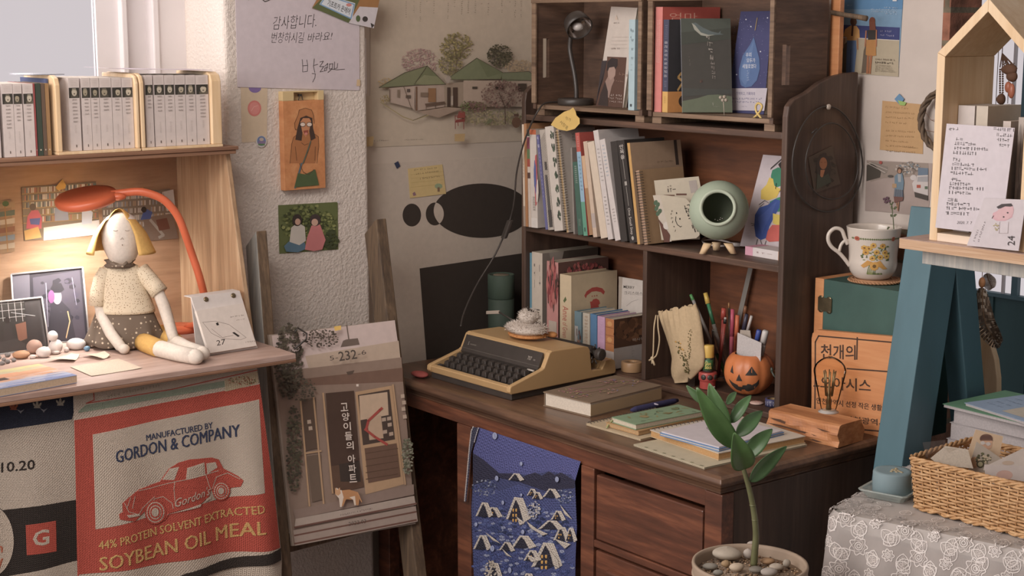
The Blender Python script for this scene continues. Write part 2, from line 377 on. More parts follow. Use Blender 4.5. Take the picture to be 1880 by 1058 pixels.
# window in the bay
WX = XW
ys = [U(x, 100, 0, WX).y for x in (180, 224, 235, 285, 347)]
g = G('white_paint'); z0, z1 = 1.30, 2.45
g.box(WX - .05, WX + .012, ys[3], ys[4] + .03, z0, z1); g.box(WX - .05, WX + .02, ys[3] - .012, ys[3] + .004, z0, z1)
g.box(WX - .05, WX - .02, ys[2], ys[3], z0, z1); g.box(WX - .05, WX + .006, ys[1], ys[2], z0, z1); g.box(WX - .05, WX + .0, -2.0, -1.94, z0, z1)
g.box(WX - .05, WX - .0, -2.0, ys[1], z0, z0 + .05); g.box(WX - .05, WX, -2.0, ys[1], z1 - .05, z1)
wo = struct(g, 'window_1', bevel=.003)
g = G('white_paint'); g.box(WX - .035, WX - .012, ys[0] + .004, ys[1], z0 + .05, z1 - .05); g.box(WX - .035, WX - .012, -1.2, -1.15, z0 + .05, z1 - .05); g.obj('sash', wo)
g = G('glass'); g.box(WX - .026, WX - .022, -1.94, ys[0] + .004, z0 + .05, z1 - .05); g.obj('pane', wo)
g = G('white_paint'); g.box(XW - .04, XW + .02, -2.0, -.392, 1.30, 1.315); struct(g, 'window_sill')
# brick reveal beside the hutch wall, then the teal porch beyond it
xb = U(1762, 300, 1, YB + .05).x
g = G('brick'); g.box(xr, xb, YB - .006, YB + .1, 0, 2.62); struct(g, 'pillar')
xg0, xg1 = U(1690, 600, 1, YB).x - .1, xr
PY = 1.75
wl = [U(x, y, 1, PY) for x, y in ((1832, 500), (1866, 500), (1866, 545), (1832, 80), (1905, 80))]
g = G('teal_wall'); x0 = wl[0].x - .2; w2 = U(1925, 300, 1, PY).x; zb = U(1840, 547, 1, PY).z; PT = PY + .02
g.box(-2.2, 3.2, PY, PT, 0, zb); g.box(-2.2, x0, PY, PT, zb, 2.62); g.box(w2, 3.2, PY, PT, zb, 2.62)
for i in range(26):
    x = -2.0 + i * .115; g.box(x, x + .006, PY - .004, PY, 0, zb)
struct(g, 'wall_porch')
g = G('teal_paint')
for a in (x0 + .001, U(1870, 300, 1, PY).x, w2 - .021): g.box(a, a + .02, PY - .003, PY + .012, zb, 2.4)
g.box(x0, w2, PY - .006, PY + .018, zb + .0005, zb + .012); g.box(x0, w2, PY - .003, PY + .012, 2.37, 2.4)
wo = struct(g, 'window_2')
g = G('white_paint'); a = U(1850, 300, 1, PY).x; g.box(a, a + .008, PY + .001, PY + .009, zb + .012, 2.37); g.obj('sash', wo)
g = G('glass'); g.box(x0 + .021, w2 - .021, PY + .012, PY + .014, zb + .012, 2.37); g.obj('pane', wo)

# ---------------------------------------------------------------- writing desk
DL, DY = -1.22, YB - .012
t = thing('writing_desk', 'dark brown wooden writing desk with drawers under the book hutch', 'desk', (DL / 2, DY / 2, 0))
g = G('desk_top_wood')
prof = [(.012, .0), (.004, -.004), (.0, -.012), (.004, -.020), (.012, -.026), (.016, -.034), (.016, -.038)]
def ring(y, z, inset): return [(DL, inset, z), (-inset, inset, z), (-inset, DY, z), (DL, DY, z)]
rs = [ring(0, H + z, i) for i, z in prof]; vs = [p for r in rs for p in r]; fs = [(0, 1, 2, 3)]
for i in range(len(rs) - 1):
    for k in range(4): fs.append((i * 4 + k, (i + 1) * 4 + k, (i + 1) * 4 + (k + 1) % 4, i * 4 + (k + 1) % 4))
fs.append(tuple(range((len(rs) - 1) * 4, len(rs) * 4))[::-1]); g.add(vs, fs); g.obj('desk_top', t, bevel=.002)
g = G('desk_wood'); f0 = .02
g.box(DL, -.0582, f0, f0 + .022, H - .072, H - .038)                      # front apron
g.set('hutch_dark').box(-.034, -.014, f0 + .03, DY, .0005, H - .038); g.set('desk_wood'); g.box(DL, DL + .02, f0, DY, .0005, H - .038)        # end panels
g.box(-.058, -.012, f0 - .004, f0 + .03, .0005, H - .0385); g.box(-.428, -.386, f0 - .002, f0 + .03, .0005, H - .072)
g.box(-.876, -.822, f0 - .002, f0 + .03, .0005, H - .072); g.box(DL, DL + .05, f0 - .002, f0 + .03, .0005, H - .072)
g.box(-.428, -.012, f0, f0 + .025, H - .244, H - .228); g.box(-.41, -.40, f0 + .03, DY, .0005, H - .04); g.box(-.86, -.85, f0 + .03, DY, .0005, H - .04)
g.box(DL + .02, -.034, DY - .012, DY, .1, H - .04); g.box(DL + .05, -.876, .42, .43, .1, H - .072)
g.box(-.428, -.034, f0, DY, .06, .09)
g.obj('carcass', t, bevel=.002)
for i, (za, zb_) in enumerate(((H - .226, H - .084), (H - .43, H - .25), (H - .62, H - .45))):
    g = G('desk_wood'); g.box(-.383, -.068, f0 + .002, f0 + .02, za, zb_); g.box(-.37, -.08, f0 + .02, f0 + .35, za + .01, zb_ - .02)
    dr = g.obj('drawer', t, bevel=.003)
    g = G('desk_wood')
    for sx in (0,): g.prism([(-.34 + .03 * 0, f0 + .002, zb_ - .03), (-.11, f0 + .002, zb_ - .03), (-.13, f0 + .002, zb_ - .055), (-.32, f0 + .002, zb_ - .055)], (0, -.014, 0))
    if i: g.obj('handle', dr, bevel=.004)

# ---------------------------------------------------------------- hutch standing on the desk
HF, HB, HL, HR = .41, .635, -1.125, -.226
t = thing('desk_hutch', 'dark wooden shelf hutch with scrolled sides standing on the desk', 'shelf', ((HL + HR) / 2, HB, H))
zm, zt = H + .341, H + .627
g = G('hutch_dark')
def side(x, th):
    pts = [(HF, H + .0003), (HF, H + .66), (HF + .004, H + .682), (HF + .02, H + .697), (HF + .06, H + .71), (HF + .1, H + .73), (HF + .14, H + .742), (HF + .18, H + .748), (HB, H + .75), (HB, H + .0003)]
    g.prism([(x, y, z) for y, z in pts], (th, 0, 0))
side(HR - .016, .016); g.obj('side_panel', t, bevel=.003, seg=3)
g = G('hutch_dark'); side(HL, .016); g.obj('side_panel', t, bevel=.003, seg=3)
for za, nm in ((zt, 'top_board'), (zm, 'shelf')):
    g = G('shelf_wood'); g.box(HL + .016, HR - .016, HF + .002, HB - .008, za - .015, za); g.obj(nm, t, bevel=.002)
g = G('shelf_wood'); g.box(HL + .016, HR - .016, HF + .0, HB - .008, H + .0003, H + .014); g.obj('bottom_board', t, bevel=.002)
g = G('hutch_dark'); xd = U(1180, 560, 1, HF).x; g.box(xd - .006, xd + .008, HF + .004, HB - .008, H + .014, zm - .015); g.obj('divider', t, bevel=.001)
g = G('hutch_wood'); g.box(HL + .016, HR - .016, HB - .008, HB, H + .014, zt + .1); g.obj('back_panel', t)

# ---------------------------------------------------------------- wall cabinet desk on the left
t = thing('cabinet_desk', 'honey brown cabinet desk with book shelf and sloped sides by the window', 'desk', (-1.1, -1.0, 0))
BZ, BF, BE = H + .15, -.88, -.408
g = G('board_wood'); g.box(XW + .03, BF, -1.9, BE, BZ - .012, BZ); g.set('ply_edge'); g.box(XW + .03, BF + .0005, -1.9, BE + .0005, BZ - .019, BZ - .012); g.obj('desk_board', t, bevel=.0015)
CE = -.428; SX = -1.085; SZ = H + .587
g = G('cabinet_wood'); g.box(XW + .03, XW + .042, -1.9, CE - .012, BZ, SZ); g.obj('back_panel', t)
g = G('cabinet_side')
g.prism([(SX - .03, CE - .012, SZ - .012), (XW + .03, CE - .012, SZ - .012), (XW + .03, CE - .012, BZ), (SX + .062, CE - .012, BZ)], (0, .012, 0)); g.obj('side_panel', t, bevel=.002)
g = G('ply_edge'); g.box(XW + .03, SX - .004, -1.9, CE + .002, SZ - .017, SZ - .008); g.box(XW + .03, SX, -1.9, CE + .006, SZ - .008, SZ); g.obj('shelf', t, bevel=.0015)
g = G('cabinet_side'); g.box(XW + .04, XW + .08, -.5, -.45, 0, BZ - .02); g.obj('leg', t)
g = G('cabinet_side'); g.box(XW + .04, XW + .08, -1.85, -1.81, 0, BZ - .02); g.obj('leg', t)
for y in (-.62, -1.85):
    g = G('cabinet_side'); g.box(BF - .2, BF - .16, y, y + .04, 0, BZ - .02); g.obj('leg', t)

# ---------------------------------------------------------------- ladder with the poster board
LT, LZ, LK = -1.10, H + .386, .21
ln = V((1, 0, LK)).normalized(); lp = V((LT, 0, LZ)); ld = V((LK, 0, -1)).normalized()
t = thing('wooden_ladder', 'short weathered wooden ladder leaning on the plastered wall', 'ladder', (-.88, -.2, 0))
def rail(pa, pb, wd, mat2):
    a = UP(pa[0], pa[1], lp, ln); b = UP(pb[0], pb[1], lp, ln); dr = (b - a).normalized(); b = a + dr * ((a.z - .02) / -dr.z); wv = V((0, 1, 0)) * wd; dp = -ln * .06
    cut = ld * .012
    g = G('ladder_wood'); g.hexa([b, b + wv, b + wv + dp, b + dp, a, a + wv, a + wv + dp + cut * 2.5, a + dp + cut * 2.5])
    if mat2: g.m[5] = 'weathered'  # left face in paler grey wood: window light put into its colour
    g.obj('rail', t, bevel=.003); return a, b
r1 = rail((470, 424), (517, 1058), .028, True); r2 = rail((690, 402), (765, 1058), .03, False)
for py in (1013, 905):
    p = UP(560, py, lp, ln); q = UP(775, py - 58, lp, ln)
    g = G('ladder_wood'); g.obox(p - V((0, .05, 0)) - ln * .05, (q - p) + V((0, .02, 0)), ln * .022, V((0, 0, .042))); g.obj('rung', t, bevel=.002)
# ---------------------------------------------------------------- papers and pictures on the left wall
EX = V((1, 0, 0)); EY = V((0, 1, 0)); EZ = V((0, 0, 1))
def cv(pts, ox, oy, s): return [(ox + x / s, oy + y / s) for x, y in pts]
INK = '#2b2522'
def wallsheet(name, label, cat, corners, x, col, fn=None, t=.001, mat='print', group=None):
    g, d = sheet(corners, (x + t + .0003, 0, 0), EX, col, t, mat)
    if fn: fn(d)
    return tag(g.obj(name), label, cat, group)
def f(d):
    for s, a, b, h in (('감사합니다.', (500, 55), (580, 50), 25), ('번창하시길', (497, 79), (556, 79), 20), ('바라요!', (564, 78), (608, 74), 17)): d.text(s, a, b, h, INK, -.012, (3, -h))
    for pts in ([(475, 385), (479, 430), (478, 466), (508, 462), (510, 425), (505, 388)], [(477, 426), (507, 424)], [(553, 380), (548, 430), (556, 470)], [(550, 424), (576, 416)], [(538, 476), (560, 478), (556, 505), (542, 532)], [(588, 402), (612, 396), (588, 432), (614, 430), (590, 466), (612, 462)], [(620, 430), (640, 410), (632, 455), (618, 460), (622, 440), (640, 436)], [(652, 412), (650, 448), (668, 444), (672, 412), (652, 416)], [(684, 400), (682, 446), (700, 440), (704, 410)], [(640, 470), (664, 448), (700, 452), (750, 448)]): d.line(cv(pts, 420, 0, 3.526), .9, INK)
    d.line([(480, -2), (486, 3), (492, 1), (500, -3)], 1.4, INK); d.line([(456, 0), (458, -4)], 1.2, INK)
    d.poly([(655, 146), (661, 146), (661, 158), (654, 158)], '#d8b98c')
wallsheet('handwritten_note', 'large white sheet with a handwritten Korean thank you note', 'note', [(432, -14), (660, -10), (660, 166), (436, 160)], XP + .001, '#d0c3c9', f)
def f(d):
    d.ell(468, 161, 11.5, 9.5, '#8a72b0'); d.ell(467, 199, 12.5, 14.5, '#e08078'); d.ell(467, 199, 9.5, 11.5, '#e69088'); d.line([(461, 204), (466, 196), (473, 194)], 1, '#f0b0a4')
wallsheet('stamp_card', 'beige strip of paper with a pink round stamp', 'card', [(442, 150), (491, 158), (490, 259), (444, 262)], XP, '#d9c3a4', f, .0006)
g, d = sheet([(480 + 10 * math.cos(a), 260 + 11 * math.sin(a)) for a in [i * .3142 for i in range(20)]], (XP + .003, 0, 0), EX, '#cfc9c4', .0008)
d.ell(480, 259, 8, 9, '#6f86b4'); d.rect(474, 259, 487, 264, '#8c7aa0'); d.rect(474, 264, 486, 267, '#5c8a58'); d.ell(480, 256, 4, 3, '#c4b4a8')
tag(g.obj('round_sticker'), 'small round landscape sticker on the corner of the beige strip', 'sticker')
def f(d):
    d.poly([(574, 12), (686, 50), (698, -6), (600, -30)], '#a8763e'); d.poly([(574, 14), (600, -12), (660, 0), (640, 42)], '#5f6a3c'); d.poly([(640, 42), (686, 52), (694, 14), (660, 12)], '#d2cbd0')
    d.poly([(586, 8), (598, -10), (652, 6), (646, 36)], '#d9dfe6'); d.line([(588, 8), (599, -8), (650, 8), (644, 34), (588, 8)], 2.2, '#7aa4cc'); d.text('기프트카 온에어', (600, 10), (641, 27), 11, INK, .01, (3, -11))
    d.ell(670, 35, 5, 5, '#403a38'); d.poly([(680, 42), (687, 46), (682, 52)], '#403a38'); d.ell(657, 34, 4, 6, '#54683c'); d.ell(640, 9, 5, 3, '#d88a80')
wallsheet('gift_car_card', 'colour photo card with a lettered banner over the top of the white note', 'card', [(573, 15), (600, -34), (698, -8), (686, 52)], XP + .004, '#8a7050', f)
# switch box
p0, p1 = U(658, 70, 0, XA + .02), U(674, 172, 0, XA + .02)
g = G('white_paint'); g.box(XA + .0003, XA + .02, p0.y, p1.y, p1.z, p0.z); g.box(XA + .02, XA + .023, p0.y + .004, p1.y - .008, p1.z + .006, p0.z - .006)
tag(g.obj('switch_box', bevel=.003), 'white electrical box on the wall behind the handwritten note', 'box')
# wooden phone-case clipboard with a drawn woman
p0, p1 = U(519, 186, 0, XP + .02), U(598, 345, 0, XP + .02); zt_ = U(560, 167, 0, XP + .02).z
t = thing('wooden_clipboard', 'small orange wooden board with a drawing of a woman in hat and glasses', 'picture', (XP, (p0.y + p1.y) / 2, p1.z))
g = G('print', '#c8864c'); g.set('sign_wood').box(XP + .0003, XP + .02, p0.y, p1.y, p1.z, p0.z)
d = pxD(g, (XP + .02, 0, 0), EX)
q = lambda *a: cv(a, 420, 0, 3.526)
d.poly(cv([(395, 1058), (405, 930), (420, 890), (440, 870), (540, 860), (580, 885), (582, 960), (560, 1058)], 420, 0, 3.526), '#b8743c')
LN = '#5a3a26'
for pts in (((395, 1058), (408, 930), (420, 888), (445, 870)), ((545, 862), (580, 885), (582, 950), (570, 1058)), ((470, 925), (490, 940), (515, 930)), ((430, 950), (440, 1040)), ((560, 950), (556, 1040))): d.line(q(*pts), .8, LN)
d.poly(q((455, 770), (440, 850), (430, 905), (470, 912), (478, 850), (520, 850), (530, 912), (562, 895), (545, 830), (540, 765), (500, 740)), '#4a352c')
d.poly(q((462, 790), (475, 855), (497, 890), (518, 858), (532, 785), (520, 765), (480, 765)), '#d08a58')
d.poly(q((448, 745), (455, 712), (495, 700), (535, 712), (548, 748), (552, 790), (540, 765), (500, 748), (462, 765), (440, 840), (424, 830), (432, 780)), '#bf7a40')
for pts in (((448, 745), (455, 712), (495, 700), (535, 712), (548, 748), (552, 800)), ((462, 765), (500, 750), (540, 766)), ((448, 745), (424, 800), (430, 840), (445, 842))): d.line(q(*pts), .8, LN)
for x in (477, 520): d.ell(*q((x, 806))[0], 5.4, 4.4, '#4a352c'); d.ell(*q((x, 806))[0], 4.4, 3.4, '#e8d2c0')
d.poly(q((480, 846), (513, 842), (508, 866), (497, 876), (488, 868)), '#a04a38'); d.ell(*q((498, 866))[0], 2.6, 2.4, '#e08878')
d.line(q((528, 915), (505, 985), (478, 1058)), 2.2, '#5d6a5a')
d.line([(553, 300), (546, 325), (541, 345)], 3, '#56707c')
d.poly([(546, 318), (540, 344), (585, 340), (578, 311), (560, 320)], '#4e6238'); d.line([(549, 300), (556, 316), (566, 321), (576, 311)], .9, LN)
g.obj('board', t, bevel=.001)
g = G('plastic', '#dcbf84'); xq = XP + .0003; g.box(xq, XP + .02, p0.y - .0, p0.y + .03, p0.z, zt_); g.box(xq, XP + .02, p1.y - .016, p1.y, p0.z, zt_); g.box(xq, XP + .02, p0.y + .03, p1.y - .016, zt_ - .003, zt_); g.box(xq, XP + .002, p0.y + .03, p1.y - .016, p0.z, zt_)
g.obj('cap', t, bevel=.001)
c = U(552, 180, 0, XP + .012); g = G('black_metal'); g.tube([c + V((0, -.006, -.006)), c + V((0, -.003, .006)), c + V((0, .003, .006)), c + V((0, .006, -.006)), c + V((0, -.006, -.006))], .0012, 6); g.box(XP + .005, XP + .012, c.y - .004, c.y + .004, c.z + .004, c.z + .009)
g.obj('clip', t)
def f(d):
    d.blob(566, 412, 50, 36, 420, 3.4, ['#6f7a3c', '#808a48', '#58632f', '#9aa058', '#46502a'], 5)
    d.blob(606, 440, 14, 18, 90, 3, ['#3f4a2a', '#4a5430'], 6)
    d.poly([(520, 452), (532, 440), (556, 442), (562, 456), (546, 463), (524, 462)], '#5a8098'); d.poly([(530, 444), (533, 418), (545, 408), (558, 416), (560, 442), (548, 450)], '#d8d0c4'); d.ell(544, 404, 9, 11, '#3f3430'); d.ell(545, 407, 5, 6, '#dcae94')
    d.poly([(558, 458), (562, 436), (570, 414), (586, 412), (596, 440), (590, 458), (574, 461)], '#e08484'); d.ell(577, 404, 10, 11, '#4a3c3c'); d.ell(576, 408, 6, 6.5, '#e2b49c')
    d.poly([(618, 368), (622, 369), (622, 373), (617, 372)], '#d8d4d2')
wallsheet('seated_pair_card', 'picture card of two seated figures in front of green leaves', 'card', [(511, 377), (620, 371), (621, 458), (513, 466)], XP, '#6c7840', f, .001, 'photo')
# hanok poster
def f(d):
    s = 3.526; C = lambda *a: cv(a, 640, 0, s)
    d.scrib((700, 259), (713, 258.5), 2, '#8a7a6a', 1); [d.scrib((668 + i * 14, 260.3 - i * .4), (680 + i * 14, 260 - i * .4), 2.4, '#8f8070', i) for i in range(3)]; d.scrib((743, 258), (776, 257), 2.2, '#8f8070', 8)
    for i, (x, y) in enumerate(((745, 30), (759, 28), (771, 38), (783, 4), (796, 28), (822, 33), (834, 14), (847, 28), (859, 26), (872, 28), (884, 14), (896, 26), (921, 22), (935, 5), (945, 30), (956, 30))): d.scrib((x, -14), (x - 1, y), 2.6, '#93856f', i + 20, .8)
    d.blob(*C((460, 400))[0], 34, 24, 420, 1.7, ['#b8938e', '#b0948c', '#c4a096'], 2); d.blob(*C((235, 540))[0], 14, 10, 60, 1.5, ['#c8aa74', '#d0b47c'], 3)
    d.blob(*C((690, 300))[0], 30, 25, 340, 2.0, ['#857a4c', '#a09258', '#7c744c', '#b3a266'], 4); d.blob(*C((650, 410))[0], 22, 22, 220, 1.9, ['#8d8355', '#a89a60', '#77704a'], 14)
    d.line(C((680, 470), (690, 380), (670, 300)), 1, '#66583f'); d.line(C((685, 400), (740, 340)), .8, '#66583f')
    d.blob(*C((965, 360))[0], 23, 21, 330, 2.0, ['#5a553f', '#6f684c', '#524c3a'], 5); d.line(C((965, 440), (962, 380)), 1.2, '#4f4638'); d.blob(*C((1090, 430))[0], 26, 12, 170, 1.7, ['#c4a882', '#b89f7c'], 6)
    W = '#bda898'
    d.poly(C((245, 570), (410, 555), (410, 715), (395, 700), (245, 660)), W); d.poly(C((410, 550), (600, 545), (605, 690), (415, 718)), '#b7a08f'); d.poly(C((600, 540), (725, 530), (725, 690), (605, 690)), '#a8947f'); d.poly(C((725, 520), (1205, 520), (1200, 690), (725, 690)), '#bfa894')
    d.poly(C((178, 565), (205, 548), (345, 468), (430, 445), (490, 425), (545, 490), (600, 535), (610, 545), (420, 548), (330, 560)), '#80845f'); d.poly(C((400, 545), (490, 425), (610, 545)), '#747a55'); d.poly(C((405, 540), (470, 485), (560, 495), (612, 545), (500, 552)), '#8a8d66')
    d.poly(C((640, 495), (810, 375), (980, 470), (965, 510), (760, 520), (650, 515)), '#808763'); d.poly(C((810, 375), (980, 470), (880, 500)), '#767d59'); d.poly(C((975, 470), (1150, 462), (1207, 520), (970, 525)), '#828867')
    for pts in (((178, 565), (345, 470), (490, 425), (610, 545)), ((490, 425), (408, 545)), ((640, 495), (810, 375), (980, 470)), ((975, 470), (1150, 462), (1207, 520)), ((178, 567), (410, 552), (610, 545)), ((640, 515), (970, 512), (1207, 524))): d.line(C(*pts), .9, '#5c5240')
    for r, c_ in (((415, 560, 425, 715), '#7a5840'), ((495, 570, 545, 660), '#9a7048'), ((618, 565, 640, 690), '#4c3a30'), ((655, 565, 685, 690), '#543f33'), ((358, 575, 378, 595), '#5c5048'), ((350, 615, 382, 635), '#6a5c50'), ((780, 560, 812, 575), '#4f443a'), ((925, 545, 980, 580), '#5a4a3e'), ((1075, 540, 1130, 590), '#55463a'), ((295, 580, 310, 630), '#8a7864'), ((445, 598, 495, 625), '#86705c'), ((640, 620, 655, 680), '#b8a898')):
        (a, b), (e, h) = C((r[0], r[1]), (r[2], r[3])); d.rect(a, b, e, h, c_)
    d.poly(C((472, 670), (600, 655), (606, 672), (480, 690)), '#6a5444'); [d.line(C((x, 680), (x, 705 - (x - 480) * .1)), 1, '#6a5444') for x in (480, 540, 600)]
    d.line(C((245, 575), (245, 655)), 1.1, '#5c4636'); d.line(C((335, 560), (388, 710)), 1, '#6b543f'); d.line(C((185, 660), (330, 755), (395, 778), (520, 735)), 1.6, '#a89868'); d.line(C((395, 778), (530, 722)), .9, '#5f5244')
    d.poly(C((420, 722), (610, 692), (720, 700), (560, 760), (500, 745)), '#a8917e')
    d.blob(*C((215, 640))[0], 9, 8, 50, 1.4, ['#8a7a58', '#9a8a60', '#b0985c'], 7); d.blob(*C((910, 760))[0], 60, 14, 420, 1.8, ['#a3996c', '#b3a578', '#8f8a60', '#bca985'], 8)
    d.blob(*C((780, 690))[0], 24, 10, 200, 1.8, ['#84605a', '#927068', '#767048'], 9); d.blob(*C((960, 610))[0], 38, 26, 380, 1.8, ['#8b6a60', '#7c5d54', '#9a7a6c'], 10); d.line(C((980, 800), (978, 690), (940, 600)), 1.6, '#5a463c'); d.line(C((978, 690), (1020, 640)), 1.2, '#5a463c')
    d.blob(*C((720, 690))[0], 8, 12, 50, 1.5, ['#6f7a48', '#808a54'], 11); d.poly(C((850, 800), (875, 770), (870, 760), (880, 768), (900, 770), (885, 795)), '#7a7c58')
    d.ell(*C((1050, 790))[0], 8, 10, '#7c5a44'); d.rect(*C((1034, 735))[0], *C((1066, 752))[0], '#6b5040'); d.ell(*C((608, 515))[0], 4.5, 6, '#b0a294')
    R_ = '#8f3f38'
    for pts in (((655, 745), (656, 832)), ((710, 740), (710, 833)), ((672, 790), (674, 812)), ((680, 720), (700, 716), (716, 725), (718, 760)), ((680, 720), (668, 760)), ((655, 750), (712, 745))): d.line(C(*pts), 1.3, R_)
    d.poly(C((660, 772), (718, 765), (716, 785), (655, 792)), R_); d.poly(C((676, 725), (716, 725), (716, 760), (668, 765)), '#9c4a40')
    d.poly(C((38, 885), (128, 880), (122, 940), (40, 955)), '#c2a26c'); d.poly(C((650, 865), (718, 862), (712, 912), (650, 912)), '#c4a46e')
wallsheet('house_poster', 'large cream poster with a drawing of green roofed houses and trees', 'poster', [(690, -30), (1010, -40), (1010, 257), (666, 271), (666, 178), (680, 176), (680, -30)], XA, '#cbbaa4', f, .0012)
# black shapes poster
def f(d):
    K = '#3d342e'; P = '#cbbcac'
    d.ell(756, 395, 17, 21, K, 40); d.ell(885, 387, 89, 50, K, 64); d.ell(798, 393, 16.5, 21, K, 40)
    a = [(798 + 16.5 * math.cos(t), 393 + 21 * math.sin(t)) for t in [i * math.pi / 40 for i in range(80)]]
    ins = [p for p in a if ((p[0] - 885) / 89) ** 2 + ((p[1] - 387) / 50) ** 2 < 1.0]
    b = [(885 + 89 * math.cos(t), 387 + 50 * math.sin(t)) for t in [math.pi + (i - 20) * .03 for i in range(41)]]
    inb = [p for p in b if ((p[0] - 798) / 16.5) ** 2 + ((p[1] - 393) / 21) ** 2 < 1.0]
    cx, cy = sum(p[0] for p in ins + inb) / len(ins + inb), sum(p[1] for p in ins + inb) / len(ins + inb)
    d.poly(sorted(ins + inb, key=lambda p: math.atan2(p[1] - cy, p[0] - cx)), P)
    d.poly([(770, 493), (1020, 456), (1020, 700), (785, 692)], K)
wallsheet('black_shapes_poster', 'pale poster with black ellipses and a large black rectangle', 'poster', [(658, 303), (1015, 283), (1015, 690), (664, 700)], XA, '#cbbcac', f, .0012)
def f(d):
    for i, (a, b) in enumerate((((760, 314), (802, 310)), ((764, 321), (806, 316)), ((770, 330), (806, 325)))): d.scrib(a, b, 3, '#8a7650', i + 3)
    for y in (318, 325, 333, 341): d.line([(754, y + 3), (814, y - 3)], .4, '#bfa258')
    d.ell(805, 342, 7, 5, '#9aac84'); d.rect(803, 344, 807, 352, '#8a6a50'); d.poly([(757, 355), (761, 352), (764, 358), (759, 360)], '#96707c')
wallsheet('yellow_memo', 'yellow memo sheet with a small printed tree', 'note', [(749, 310), (812, 302), (819, 356), (753, 364)], XA + .002, '#d9bd7a', f)
g, d = sheet([(724, 300), (731, 296), (735, 305), (729, 310)], (XA + .004, 0, 0), EX, '#2f3a5a', .0008); tag(g.obj('navy_sticker'), 'tiny navy blue scrap of tape left of the yellow memo', 'tape')

# ---------------------------------------------------------------- film poster board on the ladder
pl0 = lp + ln * .0085; ftop = UP(611, 600, pl0, ln)
g, d = sheet([(494, 615), (725, 588), (763, 962), (537, 1003)], pl0, ln, '#b3a08f', .008)
d.gain = 1.45
Q = lambda *a: cv(a, 480, 560, 2.125)
d.poly(Q((40, 120), (520, 60), (540, 205), (60, 260)), '#c3b0aa'); d.poly(Q((170, 200), (535, 140), (542, 210), (185, 250)), '#b5a08c'); d.poly(Q((60, 262), (545, 205), (550, 262), (65, 320)), '#8d7768'); d.poly(Q((150, 290), (550, 245), (552, 310), (160, 360)), '#75594a')
d.poly(Q((60, 320), (552, 300), (600, 850), (125, 930)), '#8d7768'); d.poly(Q((330, 135), (375, 130), (382, 155), (308, 165), (318, 140)), '#6b5c52'); d.line(Q((332, 80), (340, 135)), 2, '#6b5c52'); d.poly(Q((330, 262), (362, 255), (355, 270), (336, 274)), '#5a4a40')
F = '#b3916c'
d.poly(Q((365, 340), (508, 315), (555, 700), (405, 740)), F); d.poly(Q((375, 352), (498, 330), (520, 525), (395, 548)), '#4a3c34'); d.poly(Q((380, 355), (490, 340), (495, 430), (385, 450)), '#c0a68a'); d.poly(Q((410, 440), (465, 430), (475, 520), (420, 528)), '#b89c80')
for x, y in ((468, 442), (488, 438), (472, 490), (496, 498), (490, 462)): d.poly(Q((x, y), (x + 16, y - 3), (x + 17, y + 11), (x + 1, y + 14)), '#b09a86')
d.poly(Q((400, 560), (525, 540), (540, 670), (415, 695)), '#6b5040'); [d.line(Q((405, 580 + i * 25), (530, 560 + i * 25)), 1.2, '#55402f') for i in range(5)]
for pts in (((405, 490), (415, 452), (460, 410), (468, 403)), ((402, 485), (440, 515), (488, 545))): d.line(Q(*pts), 4.5, '#a8453c')
d.poly(Q((248, 345), (358, 335), (380, 605), (270, 640)), '#4c382e'); d.poly(Q((268, 630), (380, 612), (398, 710), (280, 735)), '#5f4636'); d.poly(Q((300, 622), (380, 608), (385, 690), (306, 690)), '#3f342e')
for x0_, y0_, x1_, y1_, c_ in ((150, 370, 215, 570, '#5c4a3d'), (175, 590, 235, 770, '#6c5a4b')): d.poly(Q((x0_, y0_), (x1_ - 6, y0_ - 8), (x1_, y1_ - 10), (x0_ + 20, y1_)), c_)
for pts in (((150, 375), (185, 785)), ((200, 355), (240, 775)), ((238, 345), (275, 735)), ((165, 580), (230, 570)), ((510, 312), (558, 700))): d.line(Q(*pts), 3.2, F)
for x, y in ((540, 350), (545, 375), (543, 400), (548, 430), (175, 450), (180, 475)): d.poly(Q((x, y), (x + 14, y - 2), (x + 16, y + 13), (x + 1, y + 15)), '#b8a490')
d.poly(Q((120, 800), (250, 775), (590, 700), (592, 740), (130, 835)), '#8d786c'); d.poly(Q((130, 835), (592, 745), (598, 780), (125, 870)), '#ac9c8f'); d.poly(Q((120, 880), (598, 785), (606, 845), (128, 940)), '#9d8c80'); [d.line(Q((125, 868 + i * 32), (600, 775 + i * 32)), 3, '#6f4c40') for i in range(3)]
d.blob(*Q((100, 220))[0], 26, 70, 520, 3.0, ['#4a4238', '#544a3c', '#5f5644', '#6a6452'], 31); d.blob(*Q((120, 560))[0], 14, 80, 260, 3, ['#4a4538', '#56513e', '#656048'], 32); d.blob(*Q((220, 130))[0], 34, 17, 170, 2.0, ['#5a4c42', '#665a4c'], 33); d.blob(*Q((560, 590))[0], 10, 34, 150, 2.6, ['#a3a08a', '#8a8a70', '#6d7058'], 34); d.blob(*Q((140, 330))[0], 30, 22, 130, 2.4, ['#5a5244', '#6a6250'], 35)
d.text('5-', Q((256, 218))[0], Q((288, 213))[0], 8, '#4f453e'); d.text('232', Q((292, 220))[0], Q((362, 210))[0], 17, '#4f453e', .01); d.text('-6', Q((366, 200))[0], Q((398, 192))[0], 8, '#4f453e')
for i, ch in enumerate('고양이들의'): x, y = Q((298 + i * 5.5, 416 + i * 37.5))[0]; d.text(ch, (x, y), (x + 13.5, y - 1), 15, '#d6c8bb', .012)
for i, ch in enumerate('아파트'): x, y = Q((326 + i * 3, 618 + i * 37.5))[0]; d.text(ch, (x, y), (x + 13.5, y - 1), 15, '#d6c8bb', .012)
